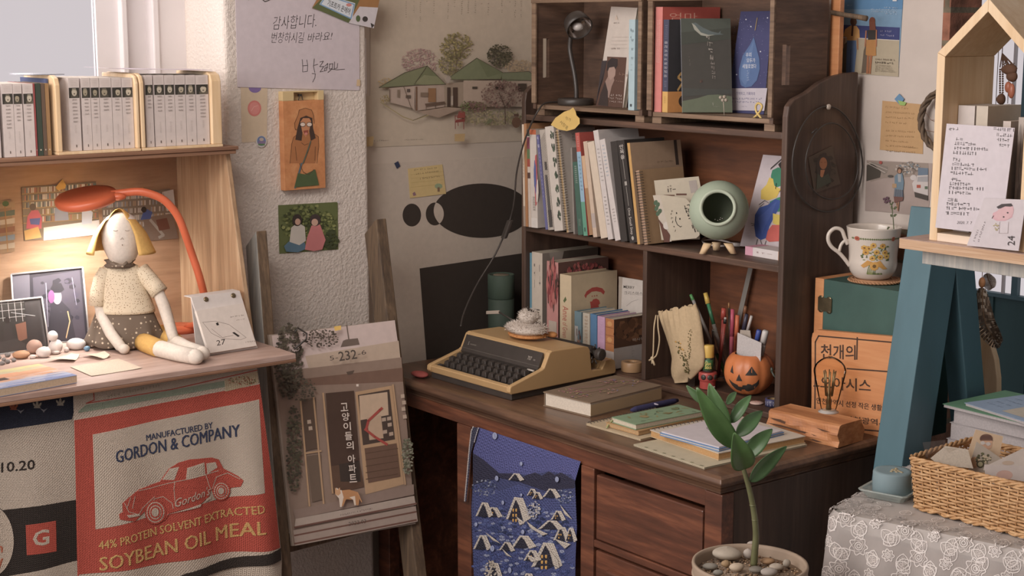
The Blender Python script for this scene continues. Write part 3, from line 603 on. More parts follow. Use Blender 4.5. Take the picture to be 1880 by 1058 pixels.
d.poly(Q((288, 725), (330, 720), (362, 730), (372, 745), (366, 782), (356, 780), (352, 760), (318, 758), (306, 785), (295, 788), (290, 750), (280, 735)), '#b98350'); d.poly(Q((280, 712), (292, 722), (300, 722), (308, 750), (300, 788), (294, 788), (290, 755), (276, 738)), '#d9c8b6'); d.line(Q((362, 732), (378, 768)), 2.2, '#c08a58'); d.poly(Q((275, 738), (274, 712), (283, 722), (293, 712), (297, 735), (287, 744)), '#c99a6c'); d.poly(Q((330, 750), (352, 745), (356, 780), (350, 782), (345, 760)), '#d6c4b0')
d.text('2022.03', Q((327, 862))[0], Q((395, 850))[0], 7, '#4f453e', 0, (0, -7)); d.scrib(Q((296, 823))[0], Q((420, 797))[0], 3, '#5a4e46', 2)
d.poly(Q((270, 86), (298, 82), (298, 98), (274, 103)), '#d8b048'); d.rect(*Q((357, 310))[0], *Q((366, 319))[0], '#d8ccc0')
tag(g.obj('film_poster'), 'tall poster of an old doorway with a cat standing on the ladder', 'poster')
g = G('black_metal'); z_ = UP(540, 612, lp, ln) + ln * .024; g.tube([q_ + ln * .026 for q_ in (UP(530, 642, lp, ln), UP(552, 624, lp, ln), UP(553, 614, lp, ln), UP(536, 603, lp, ln), UP(531, 612, lp, ln))], .0022, 6)
tag(g.obj('cable_loop'), 'thin black cable loop over the top left corner of the poster board', 'cable')

# ---------------------------------------------------------------- dish towels hanging under the cabinet desk
TX = -.915
def wave(p):
    s = math.sin(p.y * 38 + 1.0) * .006 + math.sin(p.y * 17 + p.z * 4) * .005; k = math.exp(-((p.y + .515 + (p.z - .7) * .12) / .04) ** 2) * .02
    return V((p.x + (s + k) * max(0, min(1, (.88 - p.z) * 3.0)), p.y, min(p.z, BZ - .0205)))
def towel(name, label, corners, col, fn, x):
    n = EX; g = G('cloth'); d = D(g, lambda a, b: U(a, b, 0, x), n, -1, 'cloth', .00007); d.warp = wave; d.mx = 4; d.poly(corners, col); fn(d)
    o = g.obj(name); m = o.modifiers.new('solid', 'SOLIDIFY'); m.thickness = .00025; m.offset = -1
    return tag(o, label, 'towel')
def f(d):
    s = 2.531; C = lambda *a: cv(a, 0, 640, s); RD = '#c2503f'; CR = '#c9b8a5'; NV = '#38425e'; YL = '#d3a45a'
    d.poly(C((345, 335), (1205, 165), (1290, 920), (375, 1058), (370, 1100)), RD); d.poly(C((430, 400), (1200, 235), (1210, 662), (1062, 695), (955, 720), (445, 842)), CR)
    d.line(C((435, 205), (437, 240), (400, 255), (800, 190), (1195, 100)), 1.8, RD); d.poly(C((365, 290), (400, 262), (1045, 150), (1048, 178), (365, 300)), '#93a08a'); d.poly(C((1042, 145), (1195, 105), (1200, 160), (1046, 200)), '#c4b08e')
    d.blob(*C((1120, 150))[0], 26, 8, 110, 1.6, ['#a8654c', '#7f7a52', '#b88a6a', '#c9b493'], 41); d.scrib(C((500, 228))[0], C((740, 178))[0], 5, '#a9a08c', 4)
    def bold(s_, a, b, h, c_, up):
        a, b = C(a)[0], C(b)[0]
        for k in (-.028, .028): d.text(s_, (a[0] + h * k, a[1]), (b[0] + h * k, b[1]), h, c_, 0, up)
    bold('MANUFACTURED BY', (682, 430), (990, 370), 10.5, NV, (-1, -11)); bold('GORDON & COMPANY', (535, 530), (1108, 405), 21, NV, (-1, -22))
    bold('44% PROTEIN SOLVENT EXTRACTED', (460, 935), (1205, 752), 14.5, YL, (-1, -15)); bold('SOYBEAN OIL MEAL', (465, 1035), (1210, 850), 23.5, YL, (-1, -25))
    d.poly(C((548, 790), (545, 765), (562, 755), (560, 715), (590, 690), (640, 655), (745, 620), (785, 560), (830, 530), (880, 515), (985, 508), (1020, 518), (1042, 560), (1100, 590), (1122, 610), (1112, 640), (1075, 650), (1062, 692), (1030, 700), (1000, 690), (985, 655), (975, 690), (930, 725), (790, 765), (770, 800), (720, 815), (690, 790), (680, 750), (620, 800), (575, 795)), RD)
    d.poly(C((755, 612), (790, 560), (832, 550), (810, 612)), CR); d.poly(C((862, 608), (868, 555), (950, 530), (955, 590)), CR); d.poly(C((965, 585), (960, 535), (1005, 530), (1015, 555)), CR)
    d.poly(C((870, 600), (874, 560), (945, 537), (948, 585)), '#c4b29e')
    for pts in (((640, 660), (700, 650), (812, 620), (905, 600), (1020, 570)), ((812, 620), (808, 655), (815, 735)), ((958, 590), (975, 640), (985, 660)), ((690, 740), (720, 700), (760, 690), (800, 720), (805, 745)), ((990, 655), (1010, 600), (1060, 580), (1110, 605)), ((570, 715), (590, 755), (640, 770), (660, 740), (720, 690)), ((600, 690), (580, 740)), ((622, 685), (608, 740))): d.line(C(*pts), 1.1, CR)
    d.poly(C((775, 775), (935, 722), (932, 735), (780, 772)), CR); d.poly(C((955, 715), (985, 700), (985, 688), (960, 700)), CR); d.poly(C((580, 770), (640, 765), (648, 775), (590, 782)), CR)
    for x, y, r in ((722, 762, 1), (1032, 665, .8)):
        a, b = C((x, y))[0]; d.ell(a, b, 20 * r, 22 * r, RD); d.ell(a, b, 17 * r, 19 * r, CR); d.ell(a, b, 15 * r, 17 * r, RD); d.ell(a, b, 11.5 * r, 13 * r, CR); d.ell(a, b, 10 * r, 11 * r, RD); d.ell(a, b, 7 * r, 8 * r, CR)
    d.text("Gordon's", C((808, 740))[0], C((975, 680))[0], 17, CR, 0, (3, -17))
    d.poly(C((850, 1045), (1290, 920), (1292, 975), (950, 1058), (800, 1075)), '#3a322e')
towel('red_dish_towel', 'red and cream dish towel printed with a vintage car', cv([(340, 215), (1190, 70), (1205, 165), (1300, 975), (1290, 1130), (375, 1120)], 0, 640, 2.531), '#c9b8a5', f, TX)
def f(d):
    s = 2.531; C = lambda *a: cv(a, 0, 640, s)
    d.poly(C((-20, 240), (365, 200), (335, 330), (-20, 385)), '#2e3446'); d.poly(C((-20, 760), (368, 705), (372, 990), (-20, 1075)), '#37302d')
    d.ell(*C((-40, 900))[0], 43, 66, '#c9b8a5', 40); d.line([(-16 + 43 * math.cos(a), 995.6 + 66 * math.sin(a)) for a in [i * .1 - 1.6 for i in range(33)]], 1.2, '#3f3834')
    d.text('10.20', C((8, 578))[0], C((162, 560))[0], 18, '#37302d', .015, (0, -18)); d.poly(C((120, 822), (262, 802), (266, 945), (125, 962)), '#c2503f'); d.text('G', C((152, 920))[0], C((230, 908))[0], 27, '#c9b8a5', .02, (0, -28))
    d.text('h', C((-12, 955))[0], C((18, 950))[0], 18, '#bf6a4c', .02, (0, -18)); d.text('y', C((-18, 1035))[0], C((20, 1030))[0], 20, '#bf6a4c', .01, (0, -20))
    for x, y in ((172, 262), (280, 250), (62, 270)):
        a, b = C((x, y))[0]; c_ = '#b0a99a' if x > 100 else '#a85a3c'
        d.ell(a, b - 1, 2.4, 7, c_, 10); d.ell(a - 5, b, 2, 5, c_, 10, rot=-.6); d.ell(a + 5, b, 2, 5, c_, 10, rot=.6); d.rect(a - 6, b + 4, a + 6, b + 6, c_)
    for x, y in ((95, 290), (202, 285)): a, b = C((x, y))[0]; d.poly([(a - 7, b - 3), (a, b), (a + 7, b - 3), (a + 2, b + 2), (a, b + 5), (a - 2, b + 2)], '#8f9098')
towel('striped_dish_towel', 'cream and black dish towel with a red lettered square', cv([(-60, 250), (350, 205), (365, 700), (372, 1100), (-60, 1110)], 0, 640, 2.531), '#c6b6a4', f, TX - .012)
def f(d): pass
towel('green_cloth', 'pale green cloth hanging below the red dish towel', [(430, 1000), (500, 985), (505, 1075), (430, 1085)], '#8f9b85', f, TX - .03)
# ---------------------------------------------------------------- books on the cabinet shelf
def dotmat(name, base, dot, scale, size, dots=True):
    m, nt, bs = nodes(name); tc = nt.nodes.new('ShaderNodeTexCoord'); vo = nt.nodes.new('ShaderNodeTexVoronoi'); vo.inputs['Scale'].default_value = scale; vo.inputs['Randomness'].default_value = .25 if dots else 1
    nt.links.new(tc.outputs['Object'], vo.inputs['Vector']); c = ramp(nt, vo.outputs['Distance'], [(size, hx(dot)), (size + .04, hx(base))]); nt.links.new(c, bs.inputs['Base Color']); bs.inputs['Roughness'].default_value = .9
dotmat('dotted_brown', '#6b5a4b', '#c9b79c', 95, .2); dotmat('floral_cream', '#d8c6a8', '#8d7350', 260, .24, False)
XS = -1.10; YL = lambda x, y=280: U(x, y, 0, XS).y; ZL = lambda x, y: U(x, y, 0, XS).z
def lib_book(label, x0, x1, ytop, z0, seed, xs=XS):
    R = random.Random(seed); y0, y1 = YL(x0), YL(x1); h = ZL(x0, ytop) - z0
    def sp(d, w, hh):
        a = w / hh
        for i in range(4): d.scrib((.2, .955 - i * .022), (.85, .955 - i * .022), .008, '#a8968c', seed + i)
        d.rect(.03, .725, .97, .865, '#35322c'); fx = R.uniform(.4, .62); d.poly([(fx - .34, .726), (fx - .3, .765), (fx - .08, .785), (fx + .12, .785), (fx + .32, .762), (fx + .36, .726)], R.choice(['#4f4a40', '#645c4c', '#48443a']))
        d.ell(fx, .803, .24, .052, R.choice(['#b5a88f', '#a2967c', '#c4b8a2'])); d.poly([(fx - .25, .815), (fx - .17, .856), (fx + .14, .858), (fx + .25, .815), (fx + .12, .832), (fx - .12, .836)], R.choice(['#2a2721', '#6a6252', '#8d8470'])); d.rect(fx - .06, .775, fx + .06, .79, '#4d463a')
        n = R.randint(4, 7)
        for i in range(n): y = .69 - i * .05; d.scrib((.3, y), (.72, y), .024, '#6a5a52', seed * 9 + i, .2)
        for i in range(R.randint(6, 9)): y = .34 - i * .018; d.scrib((.42, y), (.58, y), .009, '#94837a', seed * 7 + i)
        d.rect(.46, .05, .54, .085, '#5c4c44')
    return book('paperback', label, 'book', (xs, y0, z0), EY, EZ, -EX, y1 - y0 - .0006, h, .15, '#d3c5bf', 'white classics with portrait bands', spine=sp, hard=False)
ZS = SZ + .0005
W_ = 'white paperback with a portrait band, '
lib_book(W_ + 'cut off by the left edge of the photo', -18, 3, 154, ZS, 100)
for i, (a, b, nm) in enumerate(((9, 29.4, 'first whole one at the left end of the shelf'), (29.6, 46, 'darker portrait, third from the left end of the shelf'), (47.6, 66.5, 'next to the thin red book'))): lib_book(W_ + nm, a, b, 154, ZS, 101 + i)
for x0, x1, yt, c_, nm, dx in ((66.6, 70, 153, '#a04848', 'red', 0), (71, 80.5, 153, '#39473b', 'dark green', 0), (81, 88, 153, '#6b5444', 'brown', 0), (88.3, 95.5, 153, '#a27a4a', 'tan', 0), (97, 101.5, 145, '#4a5680', 'navy blue', -.02)):
    y0, y1 = YL(x0), YL(x1)
    book('thin_book', 'thin %s book between the white paperbacks and the first wooden bookend' % nm, 'book', (XS + dx, y0, ZS), EY, EZ, -EX, y1 - y0 - .0005, ZL(x0, yt) - ZS, .14, c_, 'thin coloured books', hard=False, spine=(lambda d, w, h: d.rect(.35, .07, .65, .09, '#c8b8a0')))
def bookend_box(label, xa, xb, dividers, ytop):
    ya, yb = YL(xa), YL(xb); zt2 = ZL((xa + xb) / 2, ytop); t = thing('book_box', label, 'bookend', (XS - .08, (ya + yb) / 2, SZ), 'wooden book boxes on the cabinet shelf'); dk = .006
    g = G('pine'); g.box(XS - .16, XS + .012, ya, yb, SZ + .0003, SZ + dk); g.obj('base', t, bevel=.001)
    for (p, q_) in dividers:
        g = G('pine'); y0, y1 = YL(p), YL(q_); g.prism([(XS + .01, y0, SZ + dk), (XS + .01, y0, zt2 - .02), (XS + .004, y0, zt2 - .006), (XS - .012, y0, zt2), (XS - .158, y0, zt2), (XS - .158, y0, SZ + dk)], (0, y1 - y0, 0)); g.obj('end_board', t, bevel=.002)
    return SZ + dk + .0005
zb1 = bookend_box('pine book box holding six white paperbacks behind the doll lamp', 103, 255, ((103, 112.5), (248.8, 255)), 137)
zb2 = bookend_box('pine book box at the right end of the cabinet shelf by the wall', 257.5, 405.5, ((257.5, 265), (387.6, 405.5)), 133)
for i, (a, b, nm) in enumerate(((131, 151.5, 'tilted grey back showing, first in the left pine box'), (154.5, 171, 'second in the left pine box'), (171.3, 187, 'balding portrait, third in the left pine box'), (187.4, 209.5, 'pale bust portrait, fourth in the left pine box'), (210, 228, 'fifth in the left pine box'), (228.4, 248.3, 'last in the left pine box'))): lib_book(W_ + nm, a, b, 143, zb1, 120 + i)
for i, (a, b, nm) in enumerate(((270.6, 285, 'narrow, first in the right pine box'), (287, 306, 'second in the right pine box'), (306.4, 324.4, 'dark portrait, third in the right pine box'), (324.8, 344.3, 'fourth in the right pine box'), (344.8, 362.8, 'white haired portrait, fifth in the right pine box'), (363.3, 386.5, 'last in the right pine box by the wall'))): lib_book(W_ + nm, a, b, 138, zb2, 140 + i)
g = G('paper', '#c9b9c0'); zz = ZL(320, 131) + .001
pa, pb = YL(212), YL(398); g.grid(lambda u, v: (XS - .005 - v * .13 - (1 - u) * .01, pa + (pb - pa) * u, zz + .002 + .006 * max(0, 1 - u * 4) + .002 * math.sin(u * 5)), 14, 3, (0, 0, -.0006))
tag(g.obj('loose_sheet'), 'pale curling sheet lying on top of the books in the right box', 'paper')
g = G('film', '#ffffff'); pa, pb = YL(62), YL(132); zz = ZL(100, 142) + .004; g.box(XS - .12, XS - .02, pa, pb, zz, zz + .002); tag(g.obj('clear_sleeve'), 'clear plastic sleeve lying over the thin books', 'sleeve')

# ---------------------------------------------------------------- photos on the back panel
XB = XW + .043
def f(d):
    for y in range(5):
        yy = 346 + y * 13.5
        for x in range(45, 176, 3):
            if not (x < 78 and y > 2): d.rect(x, yy - (x - 40) * .07, x + 2.4, yy + 9.5 - (x - 40) * .07, random.choice(['#8a5a48', '#d8cfc2', '#6d7d8a', '#a08a60', '#4a4a52', '#b87058', '#c8c0b4', '#54706a']), up=False)
        d.line([(40, yy + 10.5), (180, yy + 1)], 1.5, '#a88450')
    d.poly([(80, 418), (182, 404), (184, 430), (80, 442)], '#dcd4ca'); d.poly([(48, 420), (50, 398), (58, 386), (70, 386), (77, 400), (76, 420)], '#c8566a'); d.poly([(54, 402), (74, 400), (72, 413), (56, 412)], '#4a5aa0'); d.ell(60, 380, 6, 6.5, '#4a3a32')
    d.poly([(44, 424), (70, 416), (76, 436), (46, 441)], '#d0a050'); d.poly([(100, 384), (110, 376), (124, 386), (126, 404), (100, 406)], '#8d95a6'); d.ell(108, 376, 5, 5, '#3a3430'); d.poly([(150, 386), (160, 380), (170, 390), (168, 410), (150, 412)], '#c8ccd2'); d.ell(157, 380, 4, 4.5, '#3a3430')
wallsheet('bookshop_photo', 'wide photo of people in front of bookshelves taped left of the doll', 'photo', [(39.5, 344), (176, 333.5), (184, 431), (44.5, 442.5)], XB, '#7a6a58', f, .0008, 'photo')
def f(d):
    for y in range(5):
        yy = 360 + y * 13
        for x in range(190, 318, 3): d.rect(x, yy - (x - 190) * .07, x + 2.3, yy + 9 - (x - 190) * .07, random.choice(['#c8c4bc', '#9aa0a8', '#b89a78', '#d8d0c4', '#8a7a6a']), up=False)
    d.poly([(262, 400), (316, 392), (328, 438), (270, 443)], '#8a7464'); d.poly([(270, 384), (262, 392), (258, 404), (276, 402), (280, 390)], '#4a64a8'); d.ell(264, 385, 5, 5.5, '#3a302c'); d.line([(276, 404), (300, 432), (292, 436)], 5, '#b0aaa0'); d.poly([(286, 404), (306, 400), (312, 420), (292, 424)], '#7a4a38'); d.poly([(300, 352), (318, 348), (322, 384), (306, 388)], '#d8d4d0')
wallsheet('reading_room_photo', 'photo of a reading person taped behind the orange lamp arm', 'photo', [(185, 361), (312, 346.5), (320, 438.5), (194, 449)], XB, '#8a7a68', f, .0008, 'photo')
def f(d):
    for y in range(6): d.poly([(-20, 378 + y * 15), (27, 370 + y * 15), (27, 380 + y * 15), (-20, 386 + y * 15)], ['#b09068', '#5a6a5a', '#c8b498', '#8a5a40', '#7c8a94', '#b8a488'][y])
    d.line([(8, 370), (14, 462)], 2, '#a87a44'); d.ell(10, 374, 6, 5, '#4c6a3c')
wallsheet('shelf_corner_photo', 'photo of a shelf corner cut off by the left photo edge', 'photo', [(-20, 372), (20, 366), (27, 462), (-20, 470)], XB, '#9a7a58', f, .0008, 'photo')
for nm, c_, x in (('over the wide bookshop photo', [(102, 344), (115, 329), (121, 340), (120, 346), (107, 350)], .0012), ('over the reading room photo', [(256, 346), (262, 344), (268, 349), (258, 352)], .0012)):
    g, d = sheet(c_, (XB + x + .002, 0, 0), EX, '#d8a848', .0005); tag(g.obj('masking_tape'), 'scrap of yellow tape ' + nm, 'tape')

# ---------------------------------------------------------------- disc cases leaning on the back panel
def case(name, label, c4, zb, col, fn):
    a, b = U(*c4[3], 2, zb), U(*c4[2], 2, zb); dr = (b - a).normalized(); up = EZ; back = dr.cross(EZ); back = -back if back.dot(EX) > 0 else back
    n = (-back * math.cos(.16) + EZ * math.sin(.16)).normalized(); t = thing(name, label, 'disc case', (a + b) / 2)
    g, d = sheet(c4, a, n, col, .006, 'photo', 0); d.gain = 1.9; fn(d); g.floor(zb + .0005).obj('insert', t)
    g = G('glass'); g.prism([UP(x, y, a + n * .0065, n) for x, y in c4][::-1], n * .001); g.floor(zb + .0005).obj('lid', t)
    g = G('plastic', '#c9c3c0'); P_ = [UP(x, y, a + n * .0, n) for x, y in c4]
    for i in range(4): q0, q1 = P_[i], P_[(i + 1) % 4]; g.tube([q0 + n * .003, q1 + n * .003], .0022, 6)
    g.floor(zb + .0003).obj('edge', t)
case('disc_case', 'large clear case with a dark photo of a person in a hat', [(20, 504), (151, 491), (163, 624), (28, 638)], BZ, '#3f3a44', lambda d: (d.poly([(22, 504), (54, 500), (58, 640), (28, 645)], '#57535c'), d.poly([(60, 510), (146, 496), (158, 626), (66, 640)], '#45404a'), d.blob(104, 565, 40, 60, 60, 7, ['#4c4656', '#3a3640', '#585263', '#403a44'], 51),
    d.poly([(88, 600), (94, 560), (112, 552), (128, 568), (140, 628), (92, 636)], '#35323a'), d.poly([(104, 580), (112, 572), (114, 620), (106, 624)], '#5f7486'), d.ell(105, 546, 8, 13, '#9c8a94'), d.poly([(92, 530), (98, 520), (112, 520), (118, 532), (110, 538), (96, 538)], '#2b282e'), d.ell(94, 545, 6, 12, '#7c4a78', up=True), d.line([(124, 572), (128, 590), (120, 626)], 2, '#c8a070'), d.line([(84, 520), (88, 600)], 1.4, '#8a8696'), d.line([(132, 510), (140, 560)], 1.2, '#7a7688')))
case('disc_case', 'smaller clear case with a photo of a seated figure by windows', [(-16, 556), (75.5, 546), (89, 638), (-8, 652)], BZ, '#5a5550', lambda d: ([d.line([(x, 552), (x + 4, 590)], 1, '#b8b4b2') for x in (2, 14, 26, 38)], [d.line([(-14, y), (48, y - 6)], 1, '#b8b4b2') for y in (560, 573, 586)], d.poly([(44, 552), (74, 548), (86, 632), (52, 646)], '#413c3c'), d.poly([(28, 596), (50, 590), (54, 620), (34, 628)], '#8a5f4c'), d.ell(13, 588, 5, 6, '#3a3230'), d.poly([(6, 600), (12, 594), (20, 598), (26, 622), (24, 646), (8, 650)], '#46403e'), d.poly([(-8, 630), (30, 622), (60, 640), (0, 660)], '#4c4745'), d.line([(20, 574), (64, 580)], 1, '#c8c4c0')))

# ---------------------------------------------------------------- pebbles, papers and a book on the cabinet desk
def on(px, py, z=BZ): return U(px, py, 2, z)
def pebble(label, px, py, rx, rz, col, ry=None, name='pebble', wob=.05, z=BZ, group='pebbles on the cabinet desk'):
    k = 1 / 790; c = on(px, py, z); r = rx * k; h = rz * k; g = G('stone', col); g.ell(c + V((-.2 * r, .15 * r, h * .93)), (r * .85 if ry is None else ry * k, r, h), 18, 10, (V((.8, -.6, 0)), V((.6, .8, 0)), EZ), wob)
    return tag(g.floor(z + .0003).obj(name), label, 'pebble', group)
pebble('flat brown oval pebble beside the painted book', 38, 659, 15, 7, '#b5835c'); pebble('rounded pinkish brown pebble behind the white one', 63, 650, 13, 12.5, '#b08a78')
pebble('round white pebble in front of the disc case', 79.5, 657, 13, 9.5, '#d4c6be'); pebble('tiny white pebble between the brown and white ones', 60, 659, 5.5, 3.6, '#cfc0b6')
pebble('large flat oval white pebble by the doll skirt', 139, 643, 17, 10.5, '#ddd2cc', 12); pebble('small grey pebble at the foot of the pebble figure', 122, 647, 4.5, 4.5, '#c9bdb6')
for i, (x, y, r) in enumerate(((14, 656, 5), (7, 664, 4), (-3, 661, 5), (25, 665, 4), (14, 668, 4.5), (4, 671, 4.5))): pebble('dark grey pebble in the heap by the small disc case', x, y, r, r * .8, '#7d7672', name='grey_pebble', group='dark grey pebbles')
c = on(103, 649); t = thing('pebble_figure', 'little figure of stacked white pebbles', 'pebble', c); k = 1 / 790
g = G('stone', '#dccfc8'); g.ell(c + V((0, 0, 12 * k)), (11 * k, 11.5 * k, 12.5 * k), wob=.05); g.floor(BZ + .0003).obj('body', t); g = G('stone', '#ddd2cc'); g.ell(c + V((0, -.006, 31 * k)), (9 * k, 9 * k, 9 * k), wob=.04); g.obj('head', t); g = G('stone', '#d5c8c0'); g.ell(c + V((.008, -.004, 3.5 * k)), (7 * k, 7 * k, 4 * k)); g.floor(BZ + .0003).obj('base', t)
g = G('plastic', '#5f88a4'); c = on(160, 645); g.ell(c + V((0, 0, .006)), (.006, .007, .006)); tag(g.floor(BZ + .0003).obj('blue_bead'), 'small blue bead beside the large white pebble', 'bead')
def flatpaper(name, label, px, z, col, curl=0.0, mat='paper'):
    P = [on(x, y, z) for x, y in px]; g = G(mat, col)
    g.grid(lambda u, v: (P[0] * (1 - u) + P[1] * u) * (1 - v) + (P[3] * (1 - u) + P[2] * u) * v + EZ * (curl * (abs(2 * u - 1) ** 2 + .3 * math.sin(3 * v + u * 4) + .3)), 10, 8, (0, 0, -.0005))
    return tag(g.obj(name), label, 'paper')
flatpaper('cream_sheet', 'flat cream sheet of paper on the cabinet desk', [(129, 674), (218, 659), (261, 676), (168, 691)], BZ + .0012, '#d2bfa8', .0004)
flatpaper('curled_paper', 'curling cream paper slip in front of the white pebble', [(88, 664), (132, 652), (146, 655), (136, 665)], BZ + .001, '#dccbb2', .004)
flatpaper('curled_paper', 'curling cream paper slip beside the doll skirt', [(152, 655), (192, 648), (202, 656), (184, 661)], BZ + .001, '#d9c8b0', .004)
# painted notebook
c0, c1, c2 = on(16, 727), on(142, 704), on(70, 668); a = (c1 - c0); dv = (c2 - c1); n_ = a.normalized(); dd = V((-n_.y, n_.x, 0)); th = .0155
o = c0 + V((0, 0, .001)); wd = a.length; dp = .15
t = thing('painted_book', 'paperback with a blue and orange watercolour cover', 'book', o)
o = o + dd * 0 - n_ * .06; wd += .06
g = G('print', '#9aa4c4'); g.obox(o, n_ * wd, dd * dp, V((0, 0, .0008))); g.obox(o + V((0, 0, th - .0008)), n_ * wd, dd * dp, V((0, 0, .0008))); g.obox(o + V((0, 0, .0008)), n_ * .0008, dd * dp, V((0, 0, th - .0016)))
d = D(g, lambda u, v: o + n_ * wd * u + dd * dp * v + V((0, 0, th)), EZ)
for v0, v1, cc in ((0, .12, '#7f8fc0'), (.12, .25, '#a9b2cf'), (.25, .34, '#c4bcc4'), (.34, .5, '#dcb6a4'), (.5, .72, '#e0a078'), (.72, .84, '#c8b894'), (.84, 1, '#cfc486')): d.poly([(0, v0), (.5, v0 + .03), (1, v0 - .0 if v0 == 0 else v0 + .0), (1, v1), (.5, v1 + .03 if v1 < 1 else 1), (0, v1)], cc, up=(v0 == 0))
for i in range(60): R = random.Random(i); v = R.random() * .9; u = R.random() * .8; d.k += .05; d.poly([(u, v), (u + .2, v + R.uniform(-.03, .05)), (u + .22, v + .03), (u + .05, v + .05)], random.choice(['#a4aed0', '#8f9cc8', '#b6b8cc']) if v < .3 else ('#e2a67e' if v < .7 else '#c9c08c'), up=False)
d.rect(.28, .4, .46, .54, '#5c4c48'); d.rect(0, 0, .16, .14, '#dc9448')
g.obj('cover', t); g = G('paper', '#c9ae90'); g.obox(o + n_ * .001 + dd * .0004 + V((0, 0, .0009)), n_ * (wd - .0014), dd * (dp - .0008), V((0, 0, th - .0018))); g.obj('pages', t)

# ---------------------------------------------------------------- rag doll
base = on(236, 634); FW = V((-CFW.x, -CFW.y, 0)).normalized(); RT = V((CX_.x, CX_.y, 0)).normalized()
def DP(px, py, f=0.0): return UP(px, py, base + FW * f, FW)
K_ = (DP(300, 500) - DP(200, 500)).length / 100
t = thing('rag_doll', 'cloth doll with yellow hair and dotted skirt sitting under the orange lamp', 'doll', base)
g = G('felt', '#ddd2c6'); hc = DP(223, 437, .02)
R_ = lambda r, f, z: hc + RT * r * K_ + FW * f * K_ + EZ * z * K_
g.loft([(R_(x, f, z), RT * a * K_, FW * b * K_) for x, f, z, a, b in ((0, 0, 47, 3, 3), (0, 0, 45, 14, 14), (0, 0, 38, 25, 25), (0, 0, 26, 32, 31), (0, 0, 10, 35.5, 33), (0, 0, -8, 35, 32), (0, 0, -24, 31, 29), (0, 0, -37, 25, 24), (0, 0, -46, 17, 17), (0, 0, -50, 8, 8), (0, -2, -60, 7, 7))], 24)
hd = g.obj('head', t)
g = G('felt', '#8a7566')
fp = lambda px, py: DP(px, py, .02 + 33.6 * K_)
for x in (212, 233.5): g.tube([fp(x - 4, 423), fp(x - 1.5, 424.3), fp(x + 1.5, 424.3), fp(x + 4, 423)], .0006, 5)
g.tube([fp(221.5, 440), fp(224.5, 436), fp(227, 440)], .0005, 5); g.ell(fp(224.5, 450) , (.0012, .0012, .0015), 8, 6)
g.obj('stitched_face', hd)
g = G('felt', '#e0ae52')
def hair(u, v):
    a = -2.3 + 4.6 * u; k = math.sin(min(1, v * 1.7) * math.pi / 2); fl = max(0, v - .28) / .72
    r = 39.5 * k + 19 * fl * abs(math.sin(a)) ** 2 + 4 * fl; z = 52 - 6 * k - (0 if v < .25 else (v - .25) * 74) - 20 * k
    if v < .25: z = 52 - 26 * (1 - math.cos(v / .25 * math.pi / 2)) * .9
    return R_(r * math.sin(a) * 1.0, -r * math.cos(a) * .95 + 6, z + 3)
g.sm = True; g.grid(hair, 30, 14, -EZ * .0001 + FW * .002); g.sm = False; g.obj('hair', hd)
g = G('dotted_brown'); g.loft([(DP(220, 490 - i * 3.2, .018), RT * (26 + 3 * math.sin(i * 2)) * K_, FW * 20 * K_) for i in range(5)], 20); g.tube([DP(204, 484, .05), DP(214, 489, .055), DP(226, 488, .055), DP(234, 482, .05)], .004, 8); g.obj('scarf', t)
g = G('floral_cream'); g.loft([(DP(222, 487, .012), RT * 30 * K_, FW * 16 * K_), (DP(222, 495, .012), RT * 40 * K_, FW * 24 * K_), (DP(224, 515, .012), RT * 43 * K_, FW * 30 * K_), (DP(228, 545, .012), RT * 48 * K_, FW * 33 * K_), (DP(230, 566, .012), RT * 54 * K_, FW * 35 * K_), (DP(230, 572, .012), RT * 55 * K_, FW * 36 * K_)], 24)
g.tube([DP(197, 497, .02), DP(187, 515, .026), DP(181, 540, .03), DP(180, 561, .032)], [.018, .019, .019, .0195], 14); g.tube([DP(258, 494, .012), DP(272, 512, .018), DP(284, 526, .022), DP(293, 538, .026)], [.018, .019, .019, .02], 14)
g.obj('blouse', t)
g = G('felt', '#d8cbbd'); g.tube([DP(181, 552, .03), DP(187, 580, .04), DP(203, 612, .062), DP(221, 636, .085), DP(229, 643, .095)], [.011, .0125, .0125, .012, .008], 12); g.ell(DP(228, 641, .094), (.012, .012, .011)); g.obj('arm', t)
g = G('felt', '#d8cbbd'); g.tube([DP(288, 530, .024), DP(301, 562, .03), DP(311, 595, .045), DP(318, 620, .06), DP(321, 632, .068)], [.012, .0135, .0125, .012, .009], 12); g.obj('arm', t)
g = G('dotted_brown')
def skirt(u, v):
    a = 2 * math.pi * u; r = 48 + 26 * v ** .8; z = BZ + .0035 + (1 - v) * 70 * K_; ruff = (1 + .09 * v * v * math.sin(a * 9 + 1)); fx = max(0, -math.cos(a + math.pi))
    p = base + RT * (math.cos(a) * r * K_ * ruff - 2 * K_) + FW * (math.sin(a) * r * .62 * K_ * ruff + .012)
    return p + EZ * (z - base.z + .004 * v * v * (1 + math.sin(a * 9)))
g.sm = True; g.grid(skirt, 60, 8); g.sm = False; g.set('dotted_brown'); g.obj('skirt', t).modifiers.new('s', 'SOLIDIFY').thickness = .002
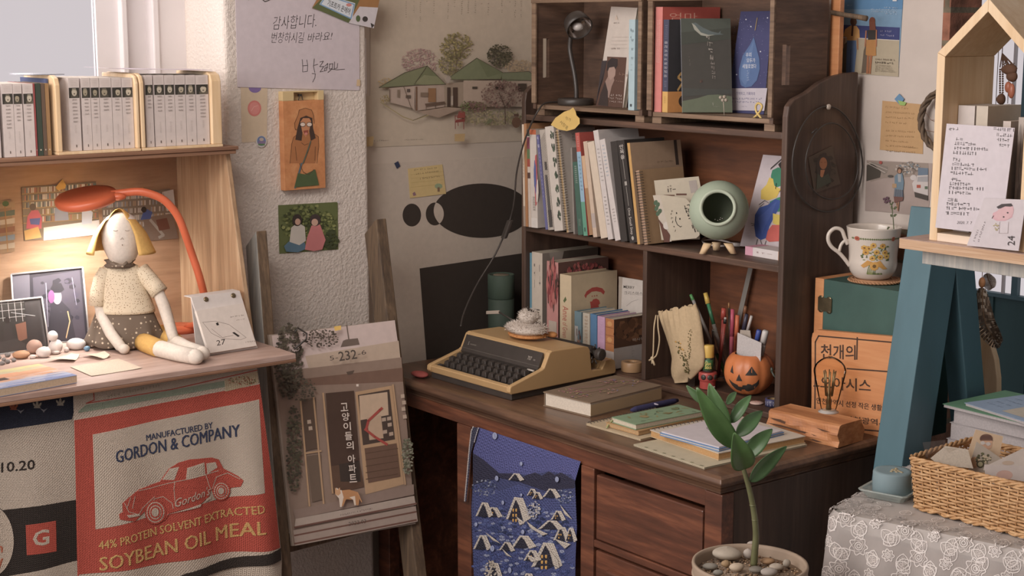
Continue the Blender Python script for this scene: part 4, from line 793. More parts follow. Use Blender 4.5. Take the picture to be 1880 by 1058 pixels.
for i, (pts, rr, so) in enumerate((([(262, 628), (290, 640), (330, 650), (358, 655)], (.019, .019, .0175, .0165), (266, 302)), ([(292, 612), (318, 628), (345, 641), (371, 649)], (.018, .018, .0165, .0155), (300, 330)))):
    P = [on(x, y, BZ + .0165) for x, y in pts]; g = G('felt', '#ddd0c2'); g.tube(P, rr, 14); g.ell(P[-1], (rr[-1] * 1.25, rr[-1] * 1.02, rr[-1]), 16, 10, ((P[-1] - P[-2]).normalized(), (P[-1] - P[-2]).normalized().cross(EZ), EZ)); lg = g.floor(BZ + .0004).obj('leg', t)
    dr = (P[1] - P[0]); g = G('felt', '#dba94e'); g.tube([P[0] + dr * .05, P[0] + dr * .3, P[0] + dr * .8, P[1] + (P[2] - P[1]) * .12], [.0205, .0208, .0205, .0203], 16); g.floor(BZ + .0003).obj('sock', lg)

# ---------------------------------------------------------------- orange desk lamp and calendar
lb = on(334, 609); t = thing('desk_lamp', 'orange desk lamp with flat round head shining on the doll', 'lamp', lb)
OR = '#d9602c'
g = G('plastic', OR); g.lathe([(.05, 0), (.05, .008), (.047, .011), (.0, .0115)], lb + V((-.012, .0, .0005)), 40); g.obj('base', t)
A_ = [lb + V((.004, .012, .01)), DP(384, 588, -.055)] + [DP(x, y, f) for x, y, f in ((379, 560, -.04), (366, 508, -.015), (352, 466, -.01), (340, 430, 0), (328, 400, .005), (314, 380, .01), (299, 366, .015), (279, 357, .02), (255, 352, .025), (228, 354, .03), (205, 357, .035))]
def smooth(P, k=4):
    o = []
    for i in range(len(P) - 1):
        p0, p1, p2, p3 = P[max(i - 1, 0)], P[i], P[i + 1], P[min(i + 2, len(P) - 1)]
        for j in range(k): s = j / k; o.append(.5 * ((2 * p1) + (p2 - p0) * s + (2 * p0 - 5 * p1 + 4 * p2 - p3) * s * s + (3 * p1 - p0 - 3 * p2 + p3) * s ** 3))
    return o + [P[-1]]
g = G('plastic', OR); g.tube(smooth(A_), 0.0088, 12); g.obj('arm', t)
hx_ = DP(159, 366, .04); ax = (EZ + FW * .22 - RT * .08).normalized()
g = G('plastic', OR); g.lathe([(.0, -.008), (.058, -.0085), (.064, -.007), (.067, -.001), (.067, .006), (.063, .011), (.05, .0125), (.0, .013)], hx_, 48, ax); g.ell(hx_ + RT * .066 + EZ * .006, (.02, .014, .009), axes=(RT, FW, EZ)); sh = g.obj('lamp_head', t)
m, nt, bs = nodes('lamp_glow'); bs.inputs['Emission Color'].default_value = (1, .95, .88, 1); bs.inputs['Emission Strength'].default_value = 12
g = G('lamp_glow'); g.lathe([(0, -.0105), (.05, -.0105), (.05, -.0085)], hx_, 32, ax); g.obj('diffuser', sh)
l = bpy.data.lights.new('desk_lamp_light', 'SPOT'); l.energy = 14; l.spot_size = 2.5; l.spot_blend = .6; l.shadow_soft_size = .05; l.color = (1, .95, .9)
lo = linked(bpy.data.objects.new('desk_lamp_light', l)); lo.parent = sh; lo.location = hx_ - ax * .02 ; lo.rotation_euler = (ax + V((-.0, .12, 0))).to_track_quat('Z', 'Y').to_euler(); lo.matrix_parent_inverse = Matrix.Identity(4)
# calendar
a, b = on(385, 653), on(473, 639); dr = (b - a).normalized(); bk = V((-dr.y, dr.x, 0)); n = (-bk * math.cos(.42) + EZ * math.sin(.42)).normalized()
t = thing('flip_calendar', 'white desk flip calendar with a number on its page right of the doll', 'calendar', (a + b) / 2)
g, d = sheet([(351, 546), (440, 534), (473, 639), (385, 653)], a + n * .003, n, '#d6ccc6', .004)
P = [UP(x, y, a, n) for x, y in ((351, 546), (440, 534), (473, 639), (385, 653))]
g.obox(P[0], P[1] - P[0], bk * .03, -n * .002 - EZ * .001); f0 = (a - bk * 0) + bk * .11
g.prism([P[0] - n * .001, P[1] - n * .001, b + bk * .055 + EZ * .001, a + bk * .055 + EZ * .001], -n * .002); g.obox(a + EZ * .0003, b - a, bk * .055, EZ * .002); g.floor(BZ + .0003)
g.obj('stand', t)
g, d = sheet([(360, 571), (447, 557), (471, 635), (384, 649)], a + n * .0115, n, '#dccfc4', .0085)
for i, ch in enumerate(((398, 632),)): d.text('27', (398, 635), (414, 632), 9.5, INK, 0, (-1, -9.5))
d.line([(372, 592), (388, 612), (408, 622), (442, 624), (452, 620), (436, 608), (420, 596), (396, 590), (372, 592)], .6, '#8a7a70'); d.poly([(426, 611), (430, 610), (440, 617), (437, 619)], INK); d.poly([(396, 594), (400, 592), (402, 597), (398, 598)], INK); d.line([(388, 604), (408, 620), (428, 616)], .5, '#8a7a70')
d.scrib((423, 584), (447, 580), 2.4, '#6a5a50', 3); d.scrib((434, 589), (448, 587), 2, '#8a7a70', 4); d.scrib((450, 630), (470, 627), 2.2, '#8a7a70', 5)
g.obj('page_block', t)
for x, y in ((378, 550), (428, 543)):
    g = G('brass'); c = UP(x, y, a + n * .003, n); g.lathe([(.0055, 0), (.0055, .002), (.004, .003), (0, .003)], c, 16, n); g.obj('screw', t)
# ---------------------------------------------------------------- two crates on top of the hutch
CY0, CY1, CZ = .405, .572, zt + .0004
def crate(label, x0, x1, slots, top=H + .935):
    t = thing('wooden_crate', label, 'crate', ((x0 + x1) / 2, .49, CZ), 'crates on top of the hutch')
    for x, hole in ((x0, slots[0]), (x1 - .011, slots[1])):
        g = G('crate_wood')
        if hole:
            ya, yb_, za, zb_ = hole; g.box(x, x + .011, CY0, ya, CZ + .016, top); g.box(x, x + .011, yb_, CY1, CZ + .016, top); g.box(x, x + .011, ya, yb_, CZ + .016, za); g.box(x, x + .011, ya, yb_, zb_, top)
        else: g.box(x, x + .011, CY0, CY1, CZ + .016, top)
        g.obj('side_panel', t)
    g = G('crate_wood'); g.box(x0 + .011, x1 - .011, CY1 - .009, CY1, CZ + .016, top); g.obj('back_panel', t)
    g = G('crate_rail'); g.box(x0 + .0112, x1 - .0112, CY0 + .004, CY1 - .0092, CZ + .016, CZ + .026); g.obj('floor_board', t, bevel=.001)
    g = G('crate_rail'); g.box(x0, x1, CY0 - .008, CY0 - .0002, top - .03, top - .0); g.box(x0 - .0, x0 + .016, CY0 - .006, CY0 - .0002, CZ + .03, top - .03); g.box(x1 - .012, x1 + .0, CY0 - .006, CY0 - .0002, CZ + .03, top - .03); g.obj('front_frame', t, bevel=.001)
    for x in (x0 + .004, x1 - .034): g = G('crate_rail'); g.box(x, x + .03, CY0 + .01, CY1 - .01, CZ, CZ + .0158); g.obj('foot', t)
    return CZ + .0264
yl = [U(x, 100, 0, -1.06) for x in (997, 1008)]
CF = crate('left wooden crate on the hutch with the small black lamp inside', -1.071, -.668, ((yl[0].y, yl[1].y, H + .72, H + .818), None))
CF = crate('right wooden crate on the hutch holding the pink and navy books', -.648, -.262, (None, (.428, .452, H + .725, H + .81)))
# black clip lamp in the left crate
lx = U(1057, 195, 2, CF); lx = U(1057, 195, 1, .475); t = thing('crate_lamp', 'small black gooseneck lamp standing in the left crate', 'lamp', (lx.x, .475, CF))
LP = lambda px, py, y=.475: U(px, py, 1, y)
g = G('black_metal'); c = V((lx.x, .475, CF)); g.lathe([(.044, 0), (.0455, .002), (.0455, .014), (.043, .0165), (0, .017)], c, 36); g.obj('base', t)
g = G('black_metal'); g.tube(smooth([LP(1058, 181), LP(1058, 165), LP(1055, 138), LP(1049, 108), LP(1046, 88), LP(1048, 66), LP(1050, 56)]), .0058, 10); g.obj('neck', t)
ha = (V((-CFW.x, -CFW.y, 0)).normalized() * .75 + V((CX_.x, CX_.y, 0)) * .38 - EZ * .62).normalized(); hcn = LP(1060, 45)
g = G('black_metal'); g.lathe([(.0, -.028), (.02, -.027), (.029, -.018), (.0335, .0), (.0345, .016), (.033, .016), (.029, .0), (.02, -.012), (0, -.013)], hcn, 32, ha); hd = g.obj('lamp_head', t)
g = G('chrome'); g.lathe([(.0325, .0135), (.0285, .001), (.019, -.009), (0, -.011)][::-1], hcn, 32, ha, caps=False); g.obj('reflector', hd)
g = G('ceramic', '#d8d0ca'); g.ell(hcn + ha * .002 - EZ * .004, (.014, .014, .011)); g.obj('bulb', hd)
# belly-band book, pale blue book
def lean_book(name, label, bl, br, tl, yf, d, zb, col, **k):
    """spine faces the front; corners in pixels"""
    o = U(*bl, 1, yf); e = U(*br, 1, yf); tp = U(*tl, 1, yf); o.z = e.z = zb; b = (tp - o); h = b.length; b.normalize(); a = EY.cross(b); w = abs((e - o).dot(a)) * .9; a = a if a.x > 0 else -a
    PK = PACK['p']      # keep clear of the neighbour on the left
    if PK:
        need = max(PK[0] + (z - PK[1]) * PK[2] - (o.x + (z - o.z) * b.x / b.z) for z in (zb, zb + min(h, PK[3]))); o.x += max(0, need + .0004)
        o.z = zb + max(0, w * b.x); r = o + a * w; PACK['p'] = (r.x, r.z, b.x / b.z, h)
    return book(name, label, 'book', o, a, b, EY, w, h, d, col, **k)
PACK = {'p': (HL + .0168, zm, 0, 1)}
def flat_book(name, label, c4, yf, zb, th, col, fn, tilt=.0, group=None, pages='#cdbfa8'):
    """a book facing front: corners TL TR BR BL in pixels on a plane leaning back by tilt"""
    p = U(*c4[3], 1, yf); p.z = zb; n = V((0, -math.cos(tilt), math.sin(tilt)))
    t = thing(name, label, 'book', p, group); P = [UP(x, y, p, n) for x, y in c4]
    g = G('print', col); g.prism(P[::-1], -n * .0012); g.prism([q - n * (th - .0012) for q in P][::-1], -n * .0012); e = (P[3] - P[0]).normalized(); s = (P[1] - P[0]).normalized()
    g.prism([P[0] - n * .0012, P[0] + s * .0012 - n * .0012, P[3] + s * .0012 - n * .0012, P[3] - n * .0012], -n * (th - .0024))
    if fn: fn(pxD(g, p, n))
    g.floor(zb + .0002).obj('cover', t); g = G('paper', pages); i = .0007; Q_ = [P[0] + s * .0015 + e * i, P[1] - s * i + e * i, P[2] - s * i - e * i, P[3] + s * .0015 - e * i]
    g.prism([q - n * .00125 for q in Q_][::-1], -n * (th - .0025)); g.floor(zb + .0003).obj('pages', t); return t
def f(d):
    c = lambda *a: cv(a, 960, 0, 4.407)
    d.poly(c((640, 492), (682, 490), (682, 458), (840, 465), (808, 880), (590, 862)), '#5d4034'); d.poly(c((640, 492), (682, 490), (650, 650), (600, 780), (592, 855)), '#3d3538'); d.poly(c((690, 465), (780, 470), (760, 560), (690, 640)), '#6a4a3c')
    d.poly(c((688, 560), (700, 540), (740, 540), (752, 570), (748, 610), (725, 650), (705, 650), (690, 620)), '#a98c7e'); d.poly(c((680, 570), (685, 500), (720, 468), (770, 478), (768, 530), (752, 560), (740, 540), (700, 548), (690, 575)), '#33292a')
    d.poly(c((690, 620), (710, 650), (735, 620), (742, 650), (720, 700), (700, 790), (680, 790), (670, 700), (668, 660)), '#9a7e72'); d.poly(c((668, 660), (690, 740), (690, 860), (610, 850), (630, 760)), '#3a2e2c')
    d.scrib(c((712, 775))[0], c((803, 782))[0], 3.4, '#c9bab0', 6); d.scrib(c((705, 800))[0], c((800, 806))[0], 3, '#b8a89e', 7); d.scrib(c((705, 826))[0], c((795, 832))[0], 3, '#b8a89e', 8); d.scrib(c((780, 605))[0], c((838, 620))[0], 5, '#8a6a58', 9, .5); d.scrib(c((755, 660))[0], c((815, 665))[0], 2, '#a08070', 10)
    d.text('♥', c((740, 165))[0], None, 6, '#c8b0a0') if False else d.poly(c((748, 160), (760, 120), (772, 160)), '#cdb8a4'); d.scrib(c((736, 192))[0], c((782, 190))[0], 2.4, '#8a7a70', 11); [d.line(c((725 - i * 6, 300 + i * 30), (845, 300 + i * 30)), .7, '#bcaea4') for i in range(4)]; d.scrib(c((720, 398))[0], c((780, 400))[0], 3, '#6a5a52', 12)
flat_book('banded_book', 'white book with a brown photo band of a person resting chin on hand', [(1122, 12), (1170, 14.5), (1144, 200), (1094, 196)], .47, CF, .011, '#cbbfb4', f, .02)
def sp(d, w, h):
    d.scrib((.25, .92), (.25, .75), .1, '#5a6a74', 3); [d.scrib((.4, .86 - i * .1), (.75, .86 - i * .1), .03, '#5a6a74', i, .2) for i in range(4)]; d.scrib((.35, .5), (.6, .5), .008, '#5a6a74', 8); d.scrib((.3, .44), (.6, .44), .015, '#6a7a84', 9); d.rect(.3, .04, .62, .07, '#4a5258')
o = U(1152, 208, 1, .41); e = U(1163, 208, 1, .41); book('pale_blue_book', 'thin pale blue book at the right end of the left crate', 'book', (o.x, .412, CF), EX, EZ, (V((0, 1, 0)) + EX * .0), e.x - o.x, U(1152, 36, 1, .412).z - CF, .135, '#a9c4cc', spine=sp, hard=False)
# right crate
def sp(d, w, h):
    for x in (.3, .62): [d.scrib((x - .1, .87 - i * .012), (x + .14, .87 - i * .012), .007, '#f0d4c8', i + int(x * 9), .2) for i in range(34)]
def fr(d, w, h): d.rect(0, 0, 1, 1, '#b04a3e'); d.text('엄마', (.12, .87), (.6, .87), .075, '#d2a08c', -.01)
o = U(1195, 214, 1, .412); e = U(1210, 214, 1, .412); book('pink_book', 'tall pink book with a red cover at the left of the right crate', 'book', (max(o.x, -.6355), .412, CF), EX, EZ, V((.3, 1, 0)), e.x - o.x - .004, U(1191, 13, 1, .412).z - CF, .148, '#d98078', spine=sp, front=fr, hard=False)
def sp(d, w, h):
    d.rect(0, 0, 1, .225, '#d8a850'); [d.scrib((.3, .93 - i * .02), (.75, .93 - i * .02), .012, '#8a8aa0', i, .2) for i in range(8)]; [d.scrib((.25, .74 - i * .045), (.8, .74 - i * .045), .03, '#d0ccd0', i + 20, .15) for i in range(9)]; [d.scrib((.3, .33 - i * .018), (.75, .33 - i * .018), .012, '#9a9ab0', i + 9, .2) for i in range(4)]; [d.scrib((.35, .16 - i * .02), (.6, .16 - i * .02), .012, '#7a5a28', i + 9, .2) for i in range(4)]
o = U(1214, 215, 1, .414); e = U(1226, 215, 1, .414)
def fr(d, w, h):
    d.rect(0, 0, 1, .225, '#cf8a3c'); d.ell(.42, .12, .2, .085, '#3a2c26'); [d.scrib((.28, .15 - i * .025), (.55, .15 - i * .025), .012, '#b08a50', i) for i in range(3)]
    d.line([(.2, .24), (.34, .36), (.26, .42), (.2, .38), (.5, .24)], .03, '#c89a50')
book('navy_yellow_book', 'navy and yellow spined book with a black cover in the right crate', 'book', (o.x + .003, .414, CF), EX, EZ, V((.3, 1, 0)), e.x - o.x - .004, U(1209, 36, 1, .414).z - CF, .125, '#2f2f34', spine=lambda d, w, h: (d.rect(0, .225, 1, 1, '#454860', False), sp(d, w, h)), front=fr, hard=False)
# whale book: its cover turned to the camera
o = U(1252, 216, 1, .412); o.z = CF; e = U(1331, 207, 1, .486); e.z = CF; c_ = (e - o).normalized(); tp = U(1230, 36, 1, .412); b = (tp - o); b = b - c_ * b.dot(c_) * .8; hh = b.length; b.normalize(); a = c_.cross(b); a = -a if a.dot(V((0, 1, 0))) > 0 else a; wv = .014; o = o + EX * .002; o.z = CF + .0003 + max(0, a.z * wv, -c_.z * .12)
def fr(d, w, h):
    d.rect(0, 0, 1, .12, '#66705a'); d.poly([(0, .12), (.3, .15), (.6, .2), (1, .17), (1, .12)], '#66705a'); d.poly([(0, .72), (1, .78), (1, 1), (0, 1)], '#41463e'); d.poly([(0, .85), (1, .9), (1, 1), (0, 1)], '#4a5148'); d.poly([(0, .26), (1, .24), (1, .2), (0, .17)], '#474a46')
    d.poly([(.22, .95), (.3, .955), (.45, .9), (.62, .86), (.75, .845), (.8, .87), (.79, .84), (.86, .83), (.74, .825), (.55, .82), (.4, .835), (.28, .89)], '#5b6868'); d.poly([(.22, .95), (.28, .93), (.4, .85), (.55, .825), (.68, .825), (.52, .81), (.4, .82), (.27, .88)], '#a3a496')
    for i, ch in enumerate('검은바다'): d.scrib((.5 + i * .02, .78 - i * .07), (.58 + i * .02, .77 - i * .07), .045, '#a39a90', 50 + i, .1)
    for i in range(5): d.scrib((.57 + i * .01, .56 - i * .05), (.63 + i * .01, .555 - i * .05), .035, '#958c84', 60 + i, .1)
    d.scrib((.14, .6), (.16, .5), .02, '#7a7268', 5); d.scrib((.36, .32), (.42, .32), .03, '#8a5a4c', 6); d.text('V', (.6, .07), None, .035, '#b8b4a4'); d.scrib((.62, .055), (.74, .06), .01, '#a8a494', 7)
t = thing('whale_book', 'dark grey book with a whale on the cover leaning in the right crate', 'book', o)
g = G('print', '#46443f'); g.obox(o, c_ * .112, a * -.0008, b * hh); g.obox(o - a * wv, c_ * .112, a * .0008, b * hh); D_ = D(g, lambda u, v: o + c_ * (.112 * u) + b * (hh * v), a); fr(D_, 1, 1)
g.set('print', '#a9aeb8'); g.obox(o - a * .0008, c_ * .0008, -a * (wv - .0016), b * hh); D2 = D(g, lambda u, v: o - a * wv * (1 - u) + b * (hh * v), -c_); D2.rect(0, .0, 1, .11, '#9aa090'); [D2.scrib((.3, .95 - i * .035), (.75, .95 - i * .035), .022, '#6a7078', i, .2) for i in range(9)]; [D2.scrib((.3, .5 - i * .03), (.7, .5 - i * .03), .02, '#4a5058', i + 10, .2) for i in range(3)]
g.obj('cover', t); g = G('paper', '#b8ab98'); g.obox(o + c_ * .001 - a * .0009, c_ * .1105, -a * (wv - .0018), b * (hh - .0003)); g.obj('pages', t)
def f(d):
    c = lambda *a: cv(a, 1160, 0, 4.409)
    R = random.Random(4); d.k += 1
    for i in range(70): x, y = R.uniform(1345, 1415), R.uniform(28, 158); d.ell(x, y, .5, .5, '#8a90b4', 6, up=False)
    for x, y in ((925, 158), (1042, 418), (965, 215), (1100, 145), (850, 604)): d.ell(*c((x, y))[0], 1.3, 1.3, '#c8ccd8', 8)
    d.poly(c((990, 300), (960, 360), (900, 450), (870, 560), (868, 620), (885, 690), (920, 708), (970, 700), (1015, 650), (1038, 560), (1035, 480), (1010, 380)), '#4e6c9c'); d.poly(c((990, 330), (940, 430), (890, 540), (880, 640), (920, 690), (950, 640), (970, 480)), '#5a79a8')
    for s, x, y, w_ in (('우리', 925, 462, 45), ('모두가', 932, 508, 70), ('세월호였다', 898, 555, 112)): d.text(s, c((x, y))[0], c((x + w_, y - 2))[0], 8, '#cfd2da', .005, (0, -8))
    d.line(c((1018, 145), (1000, 245)), 1.2, '#a8905c'); [d.scrib(c((935, 580 + i * 18))[0], c((945, 580 + i * 18))[0], 2.2, '#a8b4cc', i) for i in range(5)]
    d.poly(c((795, 715), (1100, 714), (1075, 898), (765, 892)), '#bfb8c2'); d.text('기억하고, 기록하라', c((848, 772))[0], c((1002, 774))[0], 6.6, '#4c4a78', .005, (0, -6.6)); d.scrib(c((790, 806))[0], c((1056, 808))[0], 3.4, '#6a688a', 5, .3); d.scrib(c((800, 832))[0], c((1020, 834))[0], 3.2, '#6a688a', 6, .3); d.scrib(c((893, 866))[0], c((932, 867))[0], 1.8, '#6a688a', 7)
flat_book('navy_book', 'navy book with a blue teardrop on the cover at the right of the crate', [(1360, 21), (1418, 20), (1402, 211), (1332, 207)], .525, CF, .02, '#3f4270', f, .05)
g = G('plastic', '#d8b85c'); pz = lambda x, y: U(x, y, 1, .42)
g.tube(smooth([pz(1381, 219), pz(1388, 213), pz(1395, 205), pz(1399, 196), pz(1396, 191), pz(1391, 190), pz(1387.5, 196), pz(1389, 206), pz(1395, 214), pz(1398, 219)]), .0026, 8); g.ell(pz(1391, 219) , (.006, .006, .003)); g.v = [(x, y, max(z, CF + .0002)) for x, y, z in g.v]; tag(g.obj('ribbon_pin'), 'small yellow ribbon figure in front of the navy book', 'ornament')
g = G('felt', '#b0a494'); z0 = CF
for x, y in ((1323, 179), (1330, 178), (1327, 184), (1333, 184)): g.ell(U(x, y, 1, .43), (.004, .004, .004), 10, 8)
g.tube([U(1328, 184, 1, .43), V((U(1330, 207, 1, .43).x, .43, CF + .0005))], .001, 5); tag(g.obj('dried_flowers'), 'tiny dried cotton flowers between the whale and navy books', 'flower')

# ---------------------------------------------------------------- books on the hutch shelf
YF = .398; C3 = lambda x, y: (930 + x / 4.07, 190 + y / 4.07); ZM = zm + .0004
def stk(txt, n0, y0, y1, h, col): 
    def f_(d, w, hh):
        k = len(txt)
        for i, ch in enumerate(txt): y = y0 - (y0 - y1) * i / max(1, k - 1); d.text(ch, (.22, y), (.78, y), h, col, .005)
    return f_
def marks(col, n=9, y0=.85, y1=.3, seed=1, h=.022): return lambda d, w, hh: [d.scrib((.3, y0 + (y1 - y0) * i / n), (.72, y0 + (y1 - y0) * i / n), h, col, seed * 20 + i, .2) for i in range(n)]
def bands(*bs):
    def f_(d, w, hh):
        d.k += 1
        for v0, v1, c_ in bs: d.rect(0, v0, 1, v1, c_, up=False)
    return f_
def multi(*fs): return lambda d, w, h: [f_(d, w, h) for f_ in fs]
S_ = 'on the middle hutch shelf'
def plantspine(d, w, h):
    for i in range(7): d.blob(.75, .92 - i * .13, .2, .03, 10, .03, ['#4a5a48', '#5f6d56', '#39453a'], i, 3)
def mesh(d, w, h):
    [d.line([(.05, v), (.95, v + .08)], .004, '#6f6a66') for v in [i * .024 for i in range(38)]]; d.rect(.35, .03, .9, .2, '#4c4846'); d.poly([(.4, .55), (.7, .55), (.8, .2), (.4, .2)], '#5a5654'); d.rect(.5, .6, .8, .68, '#55504e')
rows = [  # name, label, top-left, bottom-left, bottom-right, colour, kwargs
 ('magazine', 'thin cream magazine at the left end of the middle shelf', (75, 153), (88, 900), (104, 905), '#d2c0aa', dict(spine=multi(bands((0, .2, '#a89484')), marks('#8a6a58', 5, .6, .45)), hard=False)),
 ('magazine', 'orange brown magazine with a green top edge, second from the left on the middle shelf', (91, 147), (105, 908), (126, 920), '#b07a4c', dict(hard=False)),
 ('magazine', 'magazine with maroon, green and white blocks on its spine', (112, 190), (128, 918), (150, 925), '#cdbcae', dict(spine=bands((.93, 1, '#3f4e44'), (.8, .92, '#8a4458'), (.7, .8, '#5f7a4c'), (.62, .7, '#a84c3c'), (.5, .56, '#5a4038')), hard=False)),
 ('magazine', 'white magazine with an orange top corner behind the cable', (138, 192), (153, 922), (205, 935), '#cfc4ba', dict(spine=multi(bands((.95, 1, '#c8683c'), (.0, .1, '#d8d0c8')), marks('#8a8078', 6, .3, .15), lambda d, w, h: d.blob(.8, .45, .3, .2, 16, .2, ['#c05a5c', '#5a64a0', '#cfc4ba'], 3, 1)), hard=False)),
 ('picture_book', 'purple blue spined picture book on the middle shelf', (163, 232), (233, 950), (254, 953), '#6a6a9c', dict(spine=multi(stk('독립', 0, .95, .87, .03, '#d8d4e0'), marks('#b8b4cc', 12, .8, .3)), hard=False)),
 ('picture_book', 'grey picture book with a diagonal pattern on the middle shelf', (190, 195), (256, 952), (303, 948), '#b9aea2', dict(spine=mesh, hard=False)),
 ('picture_book', 'white picture book with dark leaf sprigs on the middle shelf', (240, 172), (312, 965), (384, 965), '#cfc5ba', dict(spine=plantspine, hard=False)),
]
for nm, lb, tl, bl, br, c_, k in rows: lean_book(nm, lb, C3(*bl), C3(*br), C3(*tl), YF, .13, ZM, c_, **k)
def spiral(name, label, tl, bl, br, yf, d_, zb, ring, cols, fn, nr=38, cover='#cfc4b8'):
    o = U(*bl, 1, yf); e = U(*br, 1, yf); tp = U(*tl, 1, yf); o.z = e.z = zb; b = tp - o; h = b.length; b.normalize(); a = EY.cross(b); a = a if a.x > 0 else -a; w = abs((e - o).dot(a))
    PK = PACK['p']; w *= .9; o.x = max(o.x, max(PK[0] + (z - PK[1]) * PK[2] - (z - o.z) * b.x / b.z for z in (zb, zb + min(h, PK[3]))) + .0006); o.z = zb + max(0, w * b.x); r = o + a * w; PACK['p'] = (r.x, r.z, b.x / b.z, h); t = thing(name, label, 'notebook', o); cd_ = (EY + a * fn[0]).normalized()
    g = G('print', cover); g.obox(o + a * (w * .55) + EY * .002, a * .0012, cd_ * d_, b * h); dd_ = D(g, lambda u, v: o + a * (w * .55 + .0012) + EY * .002 + cd_ * d_ * u + b * h * v, a); fn[1](dd_); g.obj('cover', t)
    g = G('paper', cols); g.obox(o + a * (w * .12) + EY * .003, a * (w * .4), cd_ * (d_ - .002), b * (h - .001)); g.obj('pages', t)
    g = G(ring)
    for i in range(nr):
        p = o + a * (w * .5) + b * (h * (.03 + .94 * i / (nr - 1))); g.tube([p + a * (w * .44 * math.cos(q)) - EY * (.006 * math.sin(q) - .002) for q in [-.5 + j * .7 for j in range(7)]], .001, 4, cap=False)
    g.obj('spiral_binding', t); return t
spiral('spiral_notebook', 'spiral notebook with gold rings and a white page below the yellow leaf note', C3(318, 190), C3(398, 972), C3(440, 968), YF + .002, .12, ZM, 'brass', '#c9a878', (.0, lambda d: (d.text('6', (.62, .05), (.75, .05), .045, INK, .01), [d.scrib((.35, .93 - i * .03), (.6, .93 - i * .03), .022, '#7a6a60', i) for i in range(3)], d.ell(.5, .68, .07, .02, '#a8503c'), d.line([(.35, .8), (.42, .72), (.5, .7)], .01, '#5a6a48'))))
rows = [
 ('grey_booklet', 'grey booklet with a slanted edge right of the white notebook page', (478, 330), (500, 965), (512, 965), '#8f8780', dict(hard=False)),
 ('thin_book', 'dark green book with a white title on the middle shelf', (473, 436), (515, 975), (556, 976), '#3f6658', dict(spine=multi(marks('#c8d0c4', 9, .93, .68, 3, .018), marks('#8fa598', 5, .2, .1, 4)), hard=False)),
 ('thin_book', 'book with red, sky blue and green spine on the middle shelf', (499, 219), (563, 978), (597, 976), '#c4574c', dict(spine=multi(bands((0, .33, '#5a9c82'), (.33, .815, '#8fb4cc')), marks('#e0b8ac', 5, .95, .84, 5, .016), marks('#6a8aa8', 9, .75, .4, 6, .018), lambda d, w, h: d.rect(.3, .04, .6, .08, '#3f5a50')), hard=False)),
 ('thin_book', 'short tan book with a brown stripe on the middle shelf', (541, 392), (604, 976), (632, 977), '#d0ab86', dict(spine=bands((.0, .6, '#a88058'), (.0, .02, '#c8b090')), hard=False)),
 ('thin_book', 'beige book behind the short tan one on the middle shelf', (563, 285), (640, 977), (672, 978), '#cdb59e', dict(spine=bands((.1, .25, '#b8a8a0')), hard=False)),
 ('thick_book', 'thick cream book without title on the middle shelf', (583, 291), (686, 998), (744, 994), '#d6c4ae', dict(hard=False)),
 ('white_book', 'white book with a small grey title on the middle shelf', (634, 204), (746, 995), (788, 992), '#cfc6c2', dict(spine=multi(marks('#8a8480', 9, .82, .5, 7, .012), marks('#6a6460', 8, .38, .1, 8, .012)))),
 ('white_book', 'white book with pale blue dots and a blue top edge', (674, 272), (792, 1003), (838, 999), '#cfc6c2', dict(spine=multi(marks('#8fb4cc', 9, .93, .6, 9, .014), marks('#8a8480', 5, .3, .15, 10, .012)), pages='#56707c')),
 ('black_book', 'plain black book on the middle shelf', (766, 286), (846, 1002), (900, 1008), '#3a3533', dict()),
]
for nm, lb, tl, bl, br, c_, k in rows: lean_book(nm, lb, C3(*bl), C3(*br), C3(*tl), YF, .13, ZM, c_, **k)
def sp(d, w, h):
    for i, ch in enumerate('안목을'): d.text(ch, (.25, .92 - i * .05), (.8, .92 - i * .05), .04, '#c9c2ba', .008)
    d.rect(.48, .62, .53, .82, '#a8a29a'); d.rect(.35, .56, .65, .6, '#a8a29a'); d.rect(.48, .36, .53, .55, '#a8a29a'); d.text('One Small Step', (.35, .34), (.35, .08), .32, '#c4bdb5', .005, (.32, 0)); d.ell(.5, .045, .16, .02, '#b0aaa2')
lean_book('black_book', 'black book with white lettering down its spine on the middle shelf', C3(910, 1012), C3(972, 1030), C3(812, 282), YF, .13, ZM, '#35302e', spine=sp)
def fr(d): d.scrib((.32, .62), (.75, .64), .03, '#8a6a50', 4, .3)
# kraft books and the colourful spiral
o = U(*C3(985, 1015), 1, .5); 
def f(d): d.scrib((1180, 290), (1207, 288), 4, '#6a5444', 3, .3); d.ell(1190, 301, 1, 1, '#4a3a30')
def kf(d, w, h): d.rect(.0, 0, 1, 1, '#b89a7c'); d.scrib((.5, .78), (.8, .78), .02, '#6a5444', 3, .3); d.ell(.62, .71, .02, .008, '#4a3a30', 8); d.rect(.86, .75, .92, 1, '#4a3c34')
lean_book('tan_book', 'tan book with a yellow spine right of the black books', C3(968, 1028), C3(990, 1030), C3(890, 296), YF, .165, ZM, '#cc9c50', front=kf, hard=False)
spiral('spiral_notebook', 'kraft spiral notebook with black rings and coloured page edges', C3(925, 500), C3(990, 1032), C3(1055, 1030), YF + .004, .13, ZM, 'black_metal', '#c8a284', (.1, lambda d: d.blob(.6, .4, .3, .3, 12, .1, ['#a58462', '#ab8a68'], 3)), 26, '#a8865f')
def leafcard(d):
    c = lambda *a: cv(a, 1180, 220, 3.78)
    for x, y in ((90, 575), (105, 590), (95, 615), (118, 635), (105, 650)): d.ell(*c((x, y))[0], 3.6, 5, '#4f6a50', 10, rot=.4)
    d.poly(c((110, 690), (150, 740), (190, 800), (185, 850), (150, 850)), '#6b4438'); d.ell(*c((165, 735))[0], 6, 7, '#d8d0c6')
